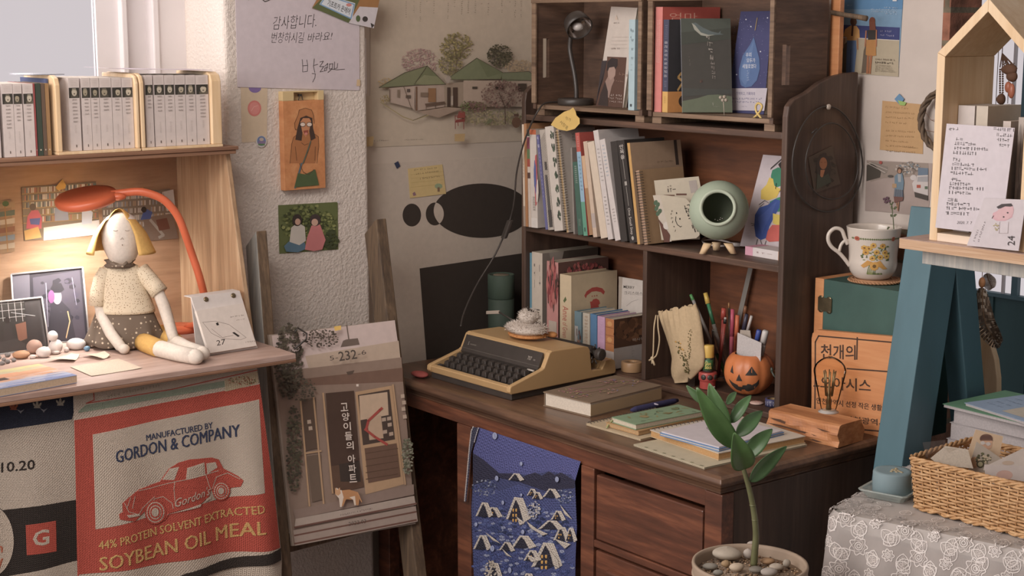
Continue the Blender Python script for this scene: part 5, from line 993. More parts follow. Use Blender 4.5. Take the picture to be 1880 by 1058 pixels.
def card(name, label, c4, yf, zb, col, fn, tilt=0.0, t=.0015, cat='card'):
    p = U(1202, 400, 1, yf); n = V((.69 * math.cos(tilt), -.725 * math.cos(tilt), math.sin(tilt))); p.z = zb + .04; g, d = sheet(c4, p, n, col, t)
    if fn: fn(d)
    lo = min(v[2] for v in g.v); dz = zb + .0003 - lo if lo < zb + .0003 else 0
    g.v = [(x, y, z + dz) for x, y, z in g.v]; return tag(g.obj(name), label, cat)
c = lambda *a: cv(a, 1180, 220, 3.78)
card('envelope', 'cream envelope with a small printed bookplate on the middle shelf', c((78, 422), (388, 393), (420, 560), (395, 830), (130, 835)), .43, ZM, '#c9bda6', lambda d: (d.scrib(c((170, 505))[0], c((212, 500))[0], 7, '#5a4c44', 3, .2), d.rect(*c((145, 520))[0], *c((222, 530))[0], '#7a5a48'), d.rect(*c((232, 512))[0], *c((305, 524))[0], '#6a4438'), d.scrib(c((172, 470))[0], c((190, 468))[0], 4, '#7a6a60', 4), d.poly(c((318, 425), (372, 418), (385, 500), (335, 510)), '#b0a49c')), .06, cat='envelope')
card('leaf_card', 'card with green leaves half hidden behind the smiling card', c((70, 525), (125, 520), (200, 845), (150, 850)), .421, ZM, '#cfc3b2', leafcard, .05)
def f(d):
    d.poly(c((230, 645), (236, 640), (240, 652), (233, 655)), INK); d.ell(*c((258, 688))[0], 1.2, 1.8, INK); d.line(c((230, 672), (228, 700), (240, 728), (262, 744), (270, 738)), 1.2, INK)
    for i, (x, y) in enumerate(((195, 640), (190, 660), (195, 690), (200, 715), (212, 745), (216, 775))): d.scrib(c((x, y))[0], c((x + 12, y + 3))[0], 4, '#5a4c44', i)
    for i in range(7): x, y = 292 + i * 10, 600 + i * 27; d.scrib(c((x, y + 22))[0], c((x + 36, y + 12))[0], 7, INK, i + 30, .1)
card('smile_card', 'cream card with a drawn smile and brush lettering on the middle shelf', c((118, 518), (300, 545), (380, 640), (395, 800), (372, 822), (200, 840)), .412, ZM, '#cbbfa8', f, .05)
# humidifier
hb_ = U(1320, 441, 2, zm); hb_.y = .448; hc = U(1320, 386, 1, hb_.y - .0); rS = 54 / FPX * (hc - CAM).length
t = thing('humidifier', 'round pale green humidifier with a hollow front on wooden legs', 'humidifier', (hb_.x, hb_.y, ZM))
fax = ((CAM - hc).normalized() * V((1, 1, 1)) + EZ * .10 - V((CX_.x, CX_.y, 0)) * .05).normalized()
prof = [(rS * math.sin(a), -rS * math.cos(a)) for a in [math.pi * i / 40 for i in range(0, 33)]]
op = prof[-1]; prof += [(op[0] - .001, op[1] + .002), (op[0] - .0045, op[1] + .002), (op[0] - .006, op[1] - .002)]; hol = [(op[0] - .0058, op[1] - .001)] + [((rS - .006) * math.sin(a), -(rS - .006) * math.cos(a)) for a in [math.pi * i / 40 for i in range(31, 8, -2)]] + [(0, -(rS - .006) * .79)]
g = G('matte', '#a9b9a0'); g.lathe(prof, hc, 48, fax); g.f.pop(); g.m.pop(); g.c.pop(); g.s.pop(); g.obj('body', t); g = G('matte', '#7a866c'); g.lathe(hol, hc, 48, fax); g.f = [f_ for f_ in g.f if len(f_) < 9]; g.m = g.m[:len(g.f)]; g.c = g.c[:len(g.f)]; g.s = g.s[:len(g.f)]; g.obj('hollow', t)  # hollow is darker than the body: interior shade put into its colour
g = G('matte', '#bcc8b0'); g.lathe([(op[0] + .002, op[1] - .0005), (op[0] + .001, op[1] + .004), (op[0] - .003, op[1] + .005), (op[0] - .0055, op[1] + .001)], hc, 48, fax, caps=False); g.obj('rim', t)
g = G('chrome'); up_ = (EZ - fax * fax.z).normalized(); rt_ = fax.cross(up_)
for x, y in ((-.006, .0), (0, .002), (.005, .0), (.01, -.002), (.006, -.004)): g.ell(hc + fax * (op[1] - .018) - up_ * (op[0] * .62 + y) - rt_ * x, (.0018, .0018, .0012), 8, 6)
g.obj('crystals', t)
for x, y in ((1289, 437), (1345, 440)):
    p = hc + V((CX_.x, CX_.y, 0)) * ((x - 1320) / FPX * (hc - CAM).length) + FW * .024; q = V((p.x, p.y, ZM + .002)); k = (V((hc.x, hc.y, q.z)) - q) * .35
    g = G('pine'); g.loft([(q, EX * .0072, EY * .0072), (q + k + EZ * .022, EX * .0105, EY * .0105)], 18); g.obj('leg', t)
p = hc + FW * -.03; g = G('pine'); g.loft([(V((p.x, p.y, ZM + .002)), EX * .0072, EY * .0072), (V((p.x, p.y, ZM + .02)), EX * .0105, EY * .0105)], 16); g.obj('leg', t)
g = G('ceramic', '#cfc6c2'); P = [U(x, y, 2, zm + .005) for x, y in ((1296, 436), (1290, 440), (1292, 446), (1305, 450), (1325, 452), (1342, 450), (1350, 449))]
g.tube(smooth(P), .0024, 8); P = [U(x, y, 2, zm + .0052) for x, y in ((1290, 442), (1312, 440), (1335, 444), (1345, 448))]; g.tube(smooth(P), .0022, 8); g.tube([U(1343, 449, 2, zm + .006), U(1359, 450, 2, zm + .006)], .0052, 10); g.obj('cord', t)
# art book and pink book
def f(d):
    c = lambda *a: cv(a, 1180, 220, 3.78)
    d.poly(c((960, 290), (1010, 290), (1010, 360), (960, 350), (940, 310)), '#39332f'); d.poly(c((900, 350), (940, 330), (990, 350), (1010, 380), (1010, 440), (930, 470), (895, 440), (890, 390)), '#2f8a68'); d.poly(c((880, 400), (905, 410), (915, 460), (960, 480), (930, 540), (870, 560), (820, 550), (822, 490), (860, 450)), '#e0c040'); d.poly(c((880, 570), (940, 540), (1010, 520), (1010, 620), (940, 640), (890, 600)), '#33906c')
    d.poly(c((780, 660), (810, 610), (870, 590), (920, 550), (955, 560), (950, 610), (910, 680), (880, 740), (860, 820), (820, 835), (785, 810), (775, 740)), '#3c5aa8'); d.poly(c((800, 680), (850, 640), (900, 590), (930, 570), (900, 650), (850, 740), (830, 800)), '#4a66b4'); d.poly(c((905, 650), (950, 660), (985, 640), (1000, 700), (960, 740), (905, 720)), '#e2c848'); d.poly(c((870, 770), (900, 730), (960, 730), (1000, 770), (1000, 840), (880, 848), (855, 830)), '#d8645a')
    for i in range(14): d.line(c((890 + i * 8, 345 - i * 7), (896 + i * 8, 330 - i * 7)), .9, INK)
    for pts in (((810, 590), (850, 560), (880, 580)), ((815, 605), (845, 580)), ((755, 720), (780, 725)), ((760, 735), (782, 733)), ((800, 830), (790, 870)), ((820, 835), (830, 865)), ((860, 840), (850, 870)), ((930, 440), (925, 480)), ((950, 500), (985, 470))): d.line(c(*pts), .8, INK)
flat_book('art_book', 'white art book with bold painted colours leaning on the hutch side', [(1401, 284), (1452, 288), (1452, 458), (1358, 452)], .548, ZM, .012, '#cfc2c6', f, .12)
a0 = U(1368, 468, 2, zm); a1 = U(1437, 480, 2, zm); dr = (a1 - a0).normalized(); bk = V((-dr.y, dr.x, 0)); t = thing('pink_booklet', 'small pink and white book lying flat under the art book', 'book', a0); L = (U(1434, 479, 2, zm) - a0).length
g = G('print', '#d8cfce'); o = a0 + EZ * .0004; g.obox(o, dr * L, bk * .05, EZ * .001); g.obox(o + EZ * .0185, dr * L, bk * .05, EZ * .001); g.obox(o + EZ * .001, dr * L, bk * .001, EZ * .0175); d = D(g, lambda u, v: o + dr * L * u + EZ * .0195 * v, -bk); d.rect(0, 0, .22, 1, '#d89ab0'); d.scrib((.3, .42), (.72, .42), .18, '#b8a0a0', 3); d.rect(.94, 0, 1, 1, '#d8a888'); d2 = D(g, lambda u, v: o + dr * L * u + bk * .05 * v + EZ * .0195, EZ); d2.rect(0, 0, .22, 1, '#d89ab0'); g.obj('cover', t)
g = G('paper', '#c8a898'); g.obox(o + bk * .0015 + EZ * .0012 + dr * .001, dr * (L - .002), bk * .047, EZ * .0172); g.obj('pages', t)
# yellow leaf note stuck to the top board
def f(d): pass
g, d = sheet(cv([(330, 160), (365, 108), (430, 62), (470, 50), (497, 30), (515, 60), (522, 90), (545, 112), (546, 150), (510, 190), (450, 206), (390, 195)], 930, 190, 4.07), (0, HF - .02, 0), -EY, '#dcb658', .0006); d.text('작가', *(C3(437, 120), C3(478, 138)), 5.5, INK, -.01, (1.5, -6)); d.text('서정홍', *(C3(395, 146), C3(452, 200)), 6, INK, -.01, (3, -6)); tag(g.obj('leaf_note'), 'yellow leaf shaped sticky note on the edge of the hutch top board', 'note')
# cable from the crate lamp
g = G('black_metal'); P = [U(x, y, 1, .382) for x, y in ((1022, 185), (1000, 190), (987, 205), (972, 235), (958, 275), (948, 320), (944, 370), (936, 405))]; P2 = [U(x, y, 1, v) for x, y, v in ((922, 440, .35), (905, 475, .32), (880, 515, .28), (862, 550, .24), (850, 580, .21), (846, 600, .19))]
P[0] = V((lx.x - .044, .46, CF + .006)); P[1] = V((-1.03, .41, CF + .004)); g.tube(smooth(P + P2), .0023, 8); g.obj('cord', bpy.data.objects['crate_lamp'])
g = G('black_metal'); a, b = U(937, 404, 1, .378), U(925, 438, 1, .352); g.obox(a - EX * .008 - EY * .006, EX * .016, EY * .012, b - a); g.obj('cord_switch', bpy.data.objects['crate_lamp'], bevel=.003)
# ---------------------------------------------------------------- lower left compartment of the hutch
ZB = H + .0149
PACK['p'] = (HL + .0168, H + .01, 0, 1)
def up_book(name, label, x0, x1, yt, col, d=.15, yf=.425, **k): return lean_book(name, label, (x0, 640), (x1, 640), (x0, yt), yf, d, ZB + .002, col, **k)
BK = 'in the lower left compartment of the hutch'
up_book('magazine', 'thin sky blue magazine standing at the far left of the lower shelf', 966, 970, 463, '#5d96ac', .19, hard=False)
def sp(d, w, h): d.text('bear', (.2, .42), (.2, .25), .55, '#3a3330', .004, (.55, 0)); d.scrib((.2, .9), (.2, .7), .1, '#8a7f76', 3); d.scrib((.7, .88), (.7, .75), .12, '#8a7f76', 4); d.scrib((.6, .44), (.6, .28), .1, '#a2978c', 5)
def fr(d, w, h): d.rect(0, 0, 1, 1, '#55493f'); d.poly([(0, 0), (.22, 0), (.25, .5), (.3, .8), (.2, 1), (0, 1)], '#8d8277'); d.poly([(.15, .85), (.3, .8), (.38, 1), (.12, 1)], '#a2978b')
up_book('magazine', 'white magazine with a small black word near the foot of its spine', 970, 991, 461, '#cdbfae', .19, spine=sp, front=fr, hard=False)
FC = ['#a8504e', '#8a3a3e', '#c07068', '#4f3a34', '#5c4038', '#b86060']
def sp(d, w, h): d.blob(.5, .75, .48, .24, 150, .1, FC, 3, .7); d.rect(.2, .12, .9, .36, '#bfae9e')
def fr(d, w, h): d.rect(0, 0, 1, 1, '#6b4a42'); d.blob(.5, .72, .5, .26, 420, .03, FC, 4, 1)
up_book('flower_book', 'pink book with red blossoms printed over its cover', 1004, 1027, 479, '#c98a84', .17, spine=sp, front=fr, hard=False)
def sp(d, w, h):
    d.text('Anne', (.25, .62), (.25, .44), .5, '#b8584a', .004, (.5, 0)); d.text('of Green Gables', (.25, .42), (.25, .08), .42, '#b8584a', 0, (.42, 0)); d.poly([(.3, .68), (.5, .74), (.6, .7), (.4, .66)], '#5a6a3c')
def fr(d, w, h):
    RD = '#bf4a40'; d.poly([(.28, .74), (.33, .79), (.45, .825), (.55, .825), (.67, .8), (.73, .755), (.7, .72), (.64, .755), (.54, .775), (.44, .775), (.34, .74), (.31, .705)], RD); [d.ell(x, .72, .012, .008, RD, 8) for x in (.45, .5, .55)]
    d.poly([(.4, .66), (.44, .655), (.47, .68), (.54, .685), (.6, .66), (.62, .62), (.58, .6), (.6, .57), (.64, .52), (.58, .5), (.52, .47), (.45, .49), (.38, .48), (.4, .54), (.42, .59), (.41, .63)], RD)
up_book('cream_book', 'cream hardback with a red printed girl silhouette and banner', 1028, 1051, 503, '#d3bd98', .155, spine=sp, front=fr, pages='#b8a280')
def art(d, w, h): d.rect(0, 0, 1, 1, '#6d8a94'); d.rect(.05, 0, .5, .7, '#b8b4ae'); d.blob(.7, .4, .25, .2, 40, .1, ['#8a4a3c', '#5a3a34', '#a87858', '#6a7f88'], 3); d.scrib((.28, .65), (.28, .34), .25, '#6a5a58', 4)
GB = 'small books packed in front of the cream hardback'
up_book('small_book', 'small grey blue book with a picture on its spine', 1055, 1069, 571, '#6d8a94', .105, spine=art, group=GB)
up_book('small_book', 'small cream book with orange lettering between two blue ones', 1070, 1084, 574, '#c2b8a6', .105, spine=lambda d, w, h: [d.scrib((.3, .9 - i * .07), (.7, .9 - i * .07), .05, '#b08058', i, .2) for i in range(11)], group=GB)
up_book('small_book', 'small plain blue book', 1084, 1097, 576, '#4f7ea8', .105, group=GB)
up_book('small_book', 'small lilac pink book', 1097, 1112, 580, '#c397b8', .105, spine=lambda d, w, h: [d.scrib((.35, .9 - i * .05), (.7, .9 - i * .05), .03, '#d8b8d0', i, .2) for i in range(8)], group=GB)
def sp(d, w, h): d.rect(0, .35, 1, 1, '#b8743c'); [d.rect(.0, v, 1, v + .01, '#8a5028') for v in (.5, .66, .82)]; d.ell(.5, .9, .3, .05, '#cc9250'); d.ell(.5, .58, .3, .05, '#cc9250')
def fr(d, w, h): d.rect(0, .42, 1, 1, '#5c3c28'); d.blob(.5, .75, .45, .2, 60, .1, ['#7a4e30', '#8a5c38', '#4c3020', '#6a4428'], 6); d.text('책사냥', (.5, .5), (.85, .5), .06, '#c8b8a8', .003); [d.scrib((.5, .36 - i * .06), (.52 + (i % 2) * .03, .36 - i * .06), .02, '#8a8480', i) for i in range(4)]
up_book('small_book', 'small book with a wooden looking spine and a white lower band', 1112, 1129, 584, '#b9afa8', .12, spine=sp, front=fr, group=GB)
n_ = -EY; p = V((0, .552, 0)); P0 = U(1136, 508, 1, .552); P1 = U(1190, 517, 1, .552)
g = G('print', '#c8bfb6'); g.prism([P0, P1, V((P1.x, .552, ZB)), V((P0.x, .552, ZB))][::-1], EY * .002); d = pxD(g, p, n_)
d.poly([(1136, 508), (1143, 509), (1139, 600), (1136, 600)], '#a89a8c'); d.text('MERRY', (1145, 529), (1165, 531), 5, INK, .004, (0, -5)); d.text('크리스마스', (1146, 541), (1180, 543), 6.5, INK, -.01, (0, -6.5)); d.line([(1150, 562), (1160, 554), (1172, 550)], .8, '#a8a09a'); tag(g.obj('christmas_card'), 'white card with handwritten MERRY behind the small books', 'card')
c = U(1160, 681, 2, ZB); g = G('plastic', '#b38a5c'); g.lathe([(.011, 0), (.026, 0), (.0265, .001), (.0265, .0225), (.026, .0235), (.011, .0235), (.0105, .022), (.0105, .001)], c, 32); g.f = g.f[:-2]; g.m = g.m[:-2]; g.c = g.c[:-2]; g.s = g.s[:-2]; o_ = g.obj('tape_roll'); tag(o_, 'roll of brown tape lying right of the typewriter inside the hutch', 'tape')

# ---------------------------------------------------------------- lower right compartment
# drawstring bag
bp = lambda x, y, f=0: U(x + 5 * max(0, (1240 - x) / 44), y, 1, .442 + f)
t = thing('drawstring_bag', 'beige cotton drawstring bag with embroidered flowers', 'bag', V((bp(1240, 700).x, .475, ZB)))
def bagf(u, v):
    L = [(1198, 575), (1203, 590), (1213, 615), (1222, 640), (1226, 658), (1223, 680), (1224, 692), (1231, 704)]; R = [(1272, 560), (1277, 575), (1281, 600), (1284, 630), (1287, 655), (1285, 675), (1270, 692), (1258, 703)]
    def at(Q_, s): s *= len(Q_) - 1; i = min(int(s), len(Q_) - 2); f_ = s - i; return (Q_[i][0] * (1 - f_) + Q_[i + 1][0] * f_, Q_[i][1] * (1 - f_) + Q_[i + 1][1] * f_)
    a, b = at(L, v), at(R, v); w_ = u if u <= 1 else 2 - u; bulge = math.sin(math.pi * w_) ** .7 * (.012 + .012 * math.sin(math.pi * min(1, v * 1.05))) * (1 if u <= 1 else -1)
    pl = (.006 * math.sin(w_ * 40) * max(0, 1 - v * 3.2) * (1 if u <= 1 else -1)) + .003 * math.sin(w_ * 9 + v * 5)
    q_ = bp(a[0] + (b[0] - a[0]) * w_, a[1] + (b[1] - a[1]) * w_ - (3 * math.sin(w_ * 26) if v == 0 else 0), 0); return V((q_.x, q_.y - bulge - pl * .6 + .012, max(q_.z, ZB)))
g = G('felt', '#c8ad84'); g.sm = True; g.grid(lambda u, v: bagf(u * 2, v), 64, 24); g.sm = False; bg = g.obj('bag_body', t)
g = G('felt', '#6a6238')
R = random.Random(3)
def bs(w_, v): return bagf(w_, v)
for i in range(70):
    s = i / 70; w_ = .48 + .25 * s + R.uniform(-.05, .05) * (1 if s > .4 else 1.8); v = .38 + .42 * s + R.uniform(-.02, .02)
    q_ = bs(w_, v) - EY * .0008; g.set('felt', R.choice(['#6a6238', '#5a5a34', '#7a6a3c']) if s > .22 else R.choice(['#d8a850', '#c8983c', '#6a6238'])); r_ = R.uniform(.0015, .0032); g.ell(q_, (r_, .0008, r_ * .7), 6, 4)
for i in range(30):
    s = i / 30; q_ = bs(.82 - .12 * s + R.uniform(-.03, .03), .3 + .3 * s) - EY * .0008; g.set('felt', R.choice(['#6f6a40', '#8a7a48'])); g.ell(q_, (.0016, .0008, .0014), 6, 4)
g.obj('embroidery', bg)
g = G('felt', '#cbb48e')
for off in (0, 4): g.tube(smooth([bp(1200 + off, 579, -.03), bp(1196 + off * 2, 600, -.042), bp(1195 + off * 3, 625, -.042), bp(1194 + off * 2, 650, -.042), bp(1192 + off, 657, -.042)]), .0018, 7)
g.ell(bp(1192, 658, -.042), (.006, .004, .0045), 10, 8, wob=.15)
for a, b in ((1186, 662), (1197, 671), (1192, 668)): g.tube([bp(1192, 659, -.042), bp(a, b, -.042)], [.002, .0026], 7)
g.obj('drawstring', t)
# glue stick on the red tape dispenser
dc = U(1299, 713, 2, ZB); k8 = 1 / 815
t = thing('tape_dispenser', 'small red dispenser with round eyes under the glue stick', 'dispenser', dc)
g = G('plastic', '#b8433c'); g.lathe([(.0165, 0), (.0185, .001), (.0185, .018), (.0205, .02), (.0215, .024), (.0215, .036), (.020, .0395), (.0, .04)], dc, 36); g.obj('body', t, bevel=.0005)
for s in (-.62, .1, .82):
    dirv = (FW * math.cos(s) + RT * math.sin(s)).normalized(); g = G('plastic', '#3a3734'); g.lathe([(.0062, 0), (.0062, .0012), (.003, .0022), (0, .0024)], dc + dirv * .0212 + EZ * .03, 16, dirv); g.obj('eye', t)
g = G('plastic', '#c8c2bc'); g.lathe([(.004, 0), (.004, .002), (0, .0022)], dc + (FW * .7 + RT * .7) * .0182 + EZ * .004, 14, (FW + RT).normalized()); g.obj('wheel', t)
gc = dc + EZ * .0402; t = thing('glue_stick', 'green glue stick with a yellow cap', 'glue', gc)
g = G('plastic', '#3b3a36'); g.lathe([(.0125, 0), (.0125, .005), (.012, .006)], gc, 28)
hg = .034
def cyl(d_): return d_
g.set('plastic', '#2f7a44'); g.lathe([(.0127, .0045), (.0127, hg), (.012, hg + .0005)], gc, 28); d = D(g, lambda u, v: gc + (FW * math.cos(u) + RT * math.sin(u)) * .01295 + EZ * v, FW); d.st = 0; d.warp = lambda q_: q_; d.mx = .12
d.put([(-.95, .0295), (.95, .0295), (.95, .034), (-.95, .034)], [(0, 1, 2, 3)], '#3b3a36')
for s_, u0, v0, u1, h_ in (('Glue', -.72, .0175, .42, .0085), ('Stick', -.72, .0085, .62, .0085)):
    d.text(s_, (u0, v0), (u1, v0), h_, '#e2d060', .02)
d.text('AMOS', (-.4, .0302), (.25, .0302), .0032, '#5aa86a', .01)
g.obj('body', t); g = G('plastic', '#e3b83c'); g.lathe([(.0132, hg), (.0135, hg + .001), (.0135, hg + .026), (.0125, hg + .029), (.0, hg + .0295)], gc, 28); g.obj('cap', t)
c = U(1266, 710, 2, ZB); g = G('film'); g.obox(c - RT * .004, RT * .016, -FW * .012, EZ * .036); tag(g.obj('clear_case'), 'small clear plastic case between the cotton bag and red dispenser', 'case')
# glass of pens
gp = U(1334, 697, 2, ZB); gp.y = min(gp.y, .585); t = thing('pen_glass', 'clear glass tumbler holding pens behind the pumpkin pail', 'glass', gp); r_ = .037; hh = U(1334, 607, 1, gp.y).z - ZB
g = G('glass'); g.lathe([(0, .004), (r_ * .8, .004), (r_ * .98, hh), (r_, hh + .001), (r_ * 1.03, hh), (r_ * .86, .001), (r_ * .84, 0), (0, 0)], gp, 40); g.obj('tumbler', t)
def pen(name, label, tip, px2, f, r1, cols, cat='pen', group='pens standing in the glass'):
    top = U(px2[0], px2[1], 1, gp.y + f); b = gp + V((tip[0], tip[1], .0052 + r1)); dr = (top - b); L = dr.length; dr.normalize(); t_ = thing(name, label, cat, b, group)
    for i, (s0, s1, c_, k_) in enumerate(cols):
        g = G('plastic', c_); g.tube([b + dr * L * s0, b + dr * L * s1], [r1 * k_, r1 * (k_ if i < len(cols) - 1 else k_ * .8)], 12); g.obj(('barrel', 'grip', 'cap', 'clip')[i], t_)
pen('marker', 'silver striped pen with a green cap end leaning far left', (.012, -.012), (1268, 541), -.02, .0042, ((0, .28, '#4a9c44', 1), (.28, .93, '#a8a29c', .95), (.93, 1, '#55a858', 1.05)))
pen('marker', 'green highlighter pen with a yellow cap in the glass', (.006, -.004), (1295, 538), -.005, .0052, ((0, .62, '#a8a49c', .9), (.62, .87, '#2f8a5c', .85), (.87, 1, '#e3bc3c', 1.25)))
pen('toy_pen', 'red pen with a small animal head top', (-.014, -.012), (1329, 566), -.01, .0045, ((0, .84, '#c0453c', .8), (.84, 1, '#c8503f', 1.5)))
pen('pencil', 'red pencil with a black band and white end', (-.008, -.022), (1332, 583), -.025, .0036, ((0, .9, '#b84a3c', 1), (.9, .97, '#35302d', 1.1), (.97, 1, '#cfc4bc', 1)))
pen('pencil', 'dark pointed pencil behind the pink pen', (.004, .012), (1338, 556), .01, .003, ((0, .93, '#5a4a3c', 1), (.93, 1, '#b8854c', .7)))
pen('marker', 'pink felt pen with a cap', (.012, .0), (1345, 568), .0, .0048, ((0, .6, '#d8607a', 1), (.6, 1, '#d95a78', 1.15)))
pen('marker', 'orange highlighter right of the pink pen', (.02, .006), (1354, 579), .0, .0055, ((0, .6, '#d9683c', 1), (.6, 1, '#e07040', 1.1)))
pen('marker', 'dark navy pen leaning right in the glass', (.012, .016), (1371, 577), .01, .0055, ((0, .7, '#4a4a68', 1), (.7, 1, '#3c3a50', 1.05)))
pen('toothbrush', 'brown wooden stick with a rounded end behind the navy pen', (.018, .02), (1369, 562), .02, .0036, ((0, .9, '#8a5a38', .8), (.9, 1, '#94603c', 1.3)))
pen('pen', 'white pen with a red clip at the right of the glass', (.024, .004), (1380, 580), .0, .0042, ((0, .75, '#8a6a5a', .9), (.75, 1, '#cfc6c0', 1)))
g = G('plastic', '#8d8780'); a = U(1352, 610, 1, .606); b = U(1379, 489, 1, .612); a = a + (a - b) * .72; a.z = max(a.z, ZB + .002); g.prism([a - EX * .007, a + EX * .007, b + EX * .007, b - EX * .007], -EY * .0012); tag(g.floor(ZB).obj('steel_ruler'), 'grey ruler leaning on the hutch back panel', 'ruler')
# pumpkin pail
pk = U(1374, 722, 2, ZB); pk.z = ZB; rp = .0575; hp = .094
t = thing('pumpkin_pail', 'orange pumpkin pail with a grinning black face', 'pail', pk)
PP = [(.0, .0), (.3, .001), (.52, .006), (.74, .02), (.9, .036), (.985, .056), (1.0, .072), (.98, .086), (.93, .1), (.82, .114), (.7, .123), (.6, .1265)]
PP = [(a * rp, z * hp / .1265) for a, z in PP]
PS = smooth([V((a, 0, z)) for a, z in PP], 4)
def prad(z):
    for a, b in zip(PS[:-1], PS[1:]):
        if a.z <= z <= b.z: return a.x + (b.x - a.x) * (z - a.z) / max(1e-6, b.z - a.z)
    return PS[-1].x
FA = (FW * math.cos(.33) - RT * math.sin(.33)).normalized(); FB = EZ.cross(FA)
def psurf(a, z, k=1.0): r = prad(z) * (1 - .035 * abs(math.cos(a * 4.5)) ** 6) * k; return pk + (FA * math.cos(a) + FB * math.sin(a)) * r + EZ * z
g = G('plastic', '#dd7a30'); n = 90; NP = len(PS); vs = [psurf(2 * math.pi * k / n, q_.z) for q_ in PS for k in range(n)]; vs2 = [pk + (v - pk) * .965 + EZ * .002 for v in vs]
for i in range(NP):
    if PS[i].x < 1e-4:
        pass
g.sm = True; g.add(vs, [(i * n + k, i * n + (k + 1) % n, (i + 1) * n + (k + 1) % n, (i + 1) * n + k) for i in range(NP - 1) for k in range(n)]); m0 = 8
g.add(vs2, [(i * n + k, (i + 1) * n + k, (i + 1) * n + (k + 1) % n, i * n + (k + 1) % n) for i in range(m0, NP - 1) for k in range(n)])
top = vs[-n:]; tin = vs2[-n:]; g.add(top + tin, [(k, (k + 1) % n, n + (k + 1) % n, n + k) for k in range(n)]); g.sm = False
d = D(g, lambda u, v: psurf(u, v, 1.012), FA); d.st = 0; d.warp = lambda q_: q_; d.mx = .035; sc_ = hp / .1265; BKC = '#35302d'
def face(pts): d.put([(a / 46, z * sc_ * .00132) for a, z in pts], [tuple(range(len(pts)))], BKC)
for pts in ([(-31, 58), (-21, 56), (-27, 75)], [(1, 55), (24, 56), (13, 76)], [(-16, 40), (-4, 41), (-10, 57)]): face(pts)
face([(-36, 40), (-30, 36), (-22, 33), (-14, 30), (-13, 26), (-5, 26), (-4, 30), (4, 31), (6, 35), (12, 34), (14, 32), (22, 38), (27, 46), (28, 34), (20, 20), (8, 14), (2, 15), (-1, 19), (-8, 18), (-10, 13), (-22, 15), (-32, 26)])
g.obj('pail', t)
g = G('plastic', '#3d4438'); e0 = psurf(1.25, hp * .66, 1.02); g.ell(e0, (.005, .004, .007)); g.ell(psurf(1.25 + math.pi, hp * .66, 1.02), (.005, .004, .007)); g.tube(smooth([e0, e0 + V((.012, .0, -.014)), e0 + V((.02, .03, -.03)), psurf(2.2, hp * .35, 1.25), psurf(3.2, hp * .3, 1.2), psurf(1.25 + math.pi, hp * .66, 1.03)]), .0024, 7); g.floor(ZB + .001); g.obj('handle', t)
g = G('paper', '#c8c0bc'); cpk = pk + EZ * (hp - .004)
q0 = U(1352, 612, 1, pk.y - .01); 
def notep(px, f, col, name, label, mat='paper'):
    g = G(mat, col); P = [U(x, y, 1, pk.y + f) for x, y in px]; g.prism(P[::-1], EY * .0015); return tag(g.obj(name), label, 'paper', None)
notep([(1354, 611), (1398, 630), (1396, 665), (1352, 660)], -.012, '#c9c2c0', 'note_pad', 'white folded notepad sticking out of the pumpkin pail')
notep([(1359, 606), (1377, 607), (1379, 624), (1357, 632)], .004, '#b5a89a', 'paper_slip', 'beige paper slip behind the white notepad in the pumpkin pail')
def stick(name, label, a, b, f, r, cols, cat='pen'):
    A, B = U(*a, 1, pk.y + f), U(*b, 1, pk.y + f); t_ = thing(name, label, cat, A); 
    for i, (s0, s1, c_) in enumerate(cols): g = G('plastic', c_); g.tube([A + (B - A) * s0, A + (B - A) * (s1 - .03), A + (B - A) * s1], [r, r, r * .75], 12); g.obj(('barrel', 'cap')[i], t_)
stick('marker', 'blue marker standing in the pumpkin pail', (1382, 662), (1394, 606), .014, .0062, ((0, .5, '#c8c0bc'), (.5, 1, '#3a52a8')))
stick('marker', 'thick white marker standing in the pumpkin pail', (1393, 668), (1406, 607), .004, .0075, ((0, .6, '#bdb6b0'), (.6, 1, '#d4ccc6')))
for i, (c_, o_) in enumerate((('#d8b048', 0), ('#7a5a2c', 4))):
    a, b = U(1409 + o_, 670, 1, .545), U(1428 + o_, 692, 1, .545); g = G('plastic', c_); g.tube([a, b], .0022, 6); tag(g.obj('pencil'), ('yellow pencil' if i == 0 else 'brown pencil') + ' lying behind the right of the pumpkin pail', 'pencil')
g = G('film'); a = U(1425, 735, 1, .5); g.box(a.x - .004, a.x + .006, .535, .536, ZB, ZB + .07); g.box(a.x - .004, a.x - .003, .515, .536, ZB, ZB + .07); tag(g.obj('clear_holder'), 'clear plastic holder between the pumpkin pail and hutch side', 'holder')
c = U(1389, 741, 2, ZB); g = G('plastic', '#d0b0a2'); g.lathe([(.0145, 0), (.0155, .0015), (.0145, .003), (.008, .0045), (0, .005)], c, 28); g.set('plastic', '#b0685c'); [g.ell(c + RT * x + FW * y + EZ * .0045, (.004, .0012, .0006), 8, 4) for x, y in ((-.003, .002), (.002, -.003), (.004, .003))]; tag(g.obj('pin_badge'), 'round pink pin badge in front of the pumpkin pail', 'badge')
c = U(1418, 745, 2, ZB); t = thing('patterned_tape', 'roll of navy tape with a white floral pattern beside the badge', 'tape', c)
g = G('plastic', '#353a68'); g.lathe([(.0125, 0), (.0165, 0), (.0165, .0165), (.0125, .0165)], c, 28); g.f = g.f[:-2]; g.m = g.m[:-2]; g.c = g.c[:-2]; g.s = g.s[:-2]
d = D(g, lambda u, v: c + (FW * math.cos(u) + RT * math.sin(u)) * .0167 + EZ * v, FW); d.st = 0; d.warp = lambda q_: q_; d.mx = .15
for i in range(7): u = -1.3 + i * .42; d.line([(u, .002), (u + .1, .007), (u, .012), (u - .1, .008), (u, .004)], .0016, '#c0bcc8'); d.line([(u + .2, .003), (u + .25, .013)], .0016, '#c0bcc8')
g.obj('tape', t)
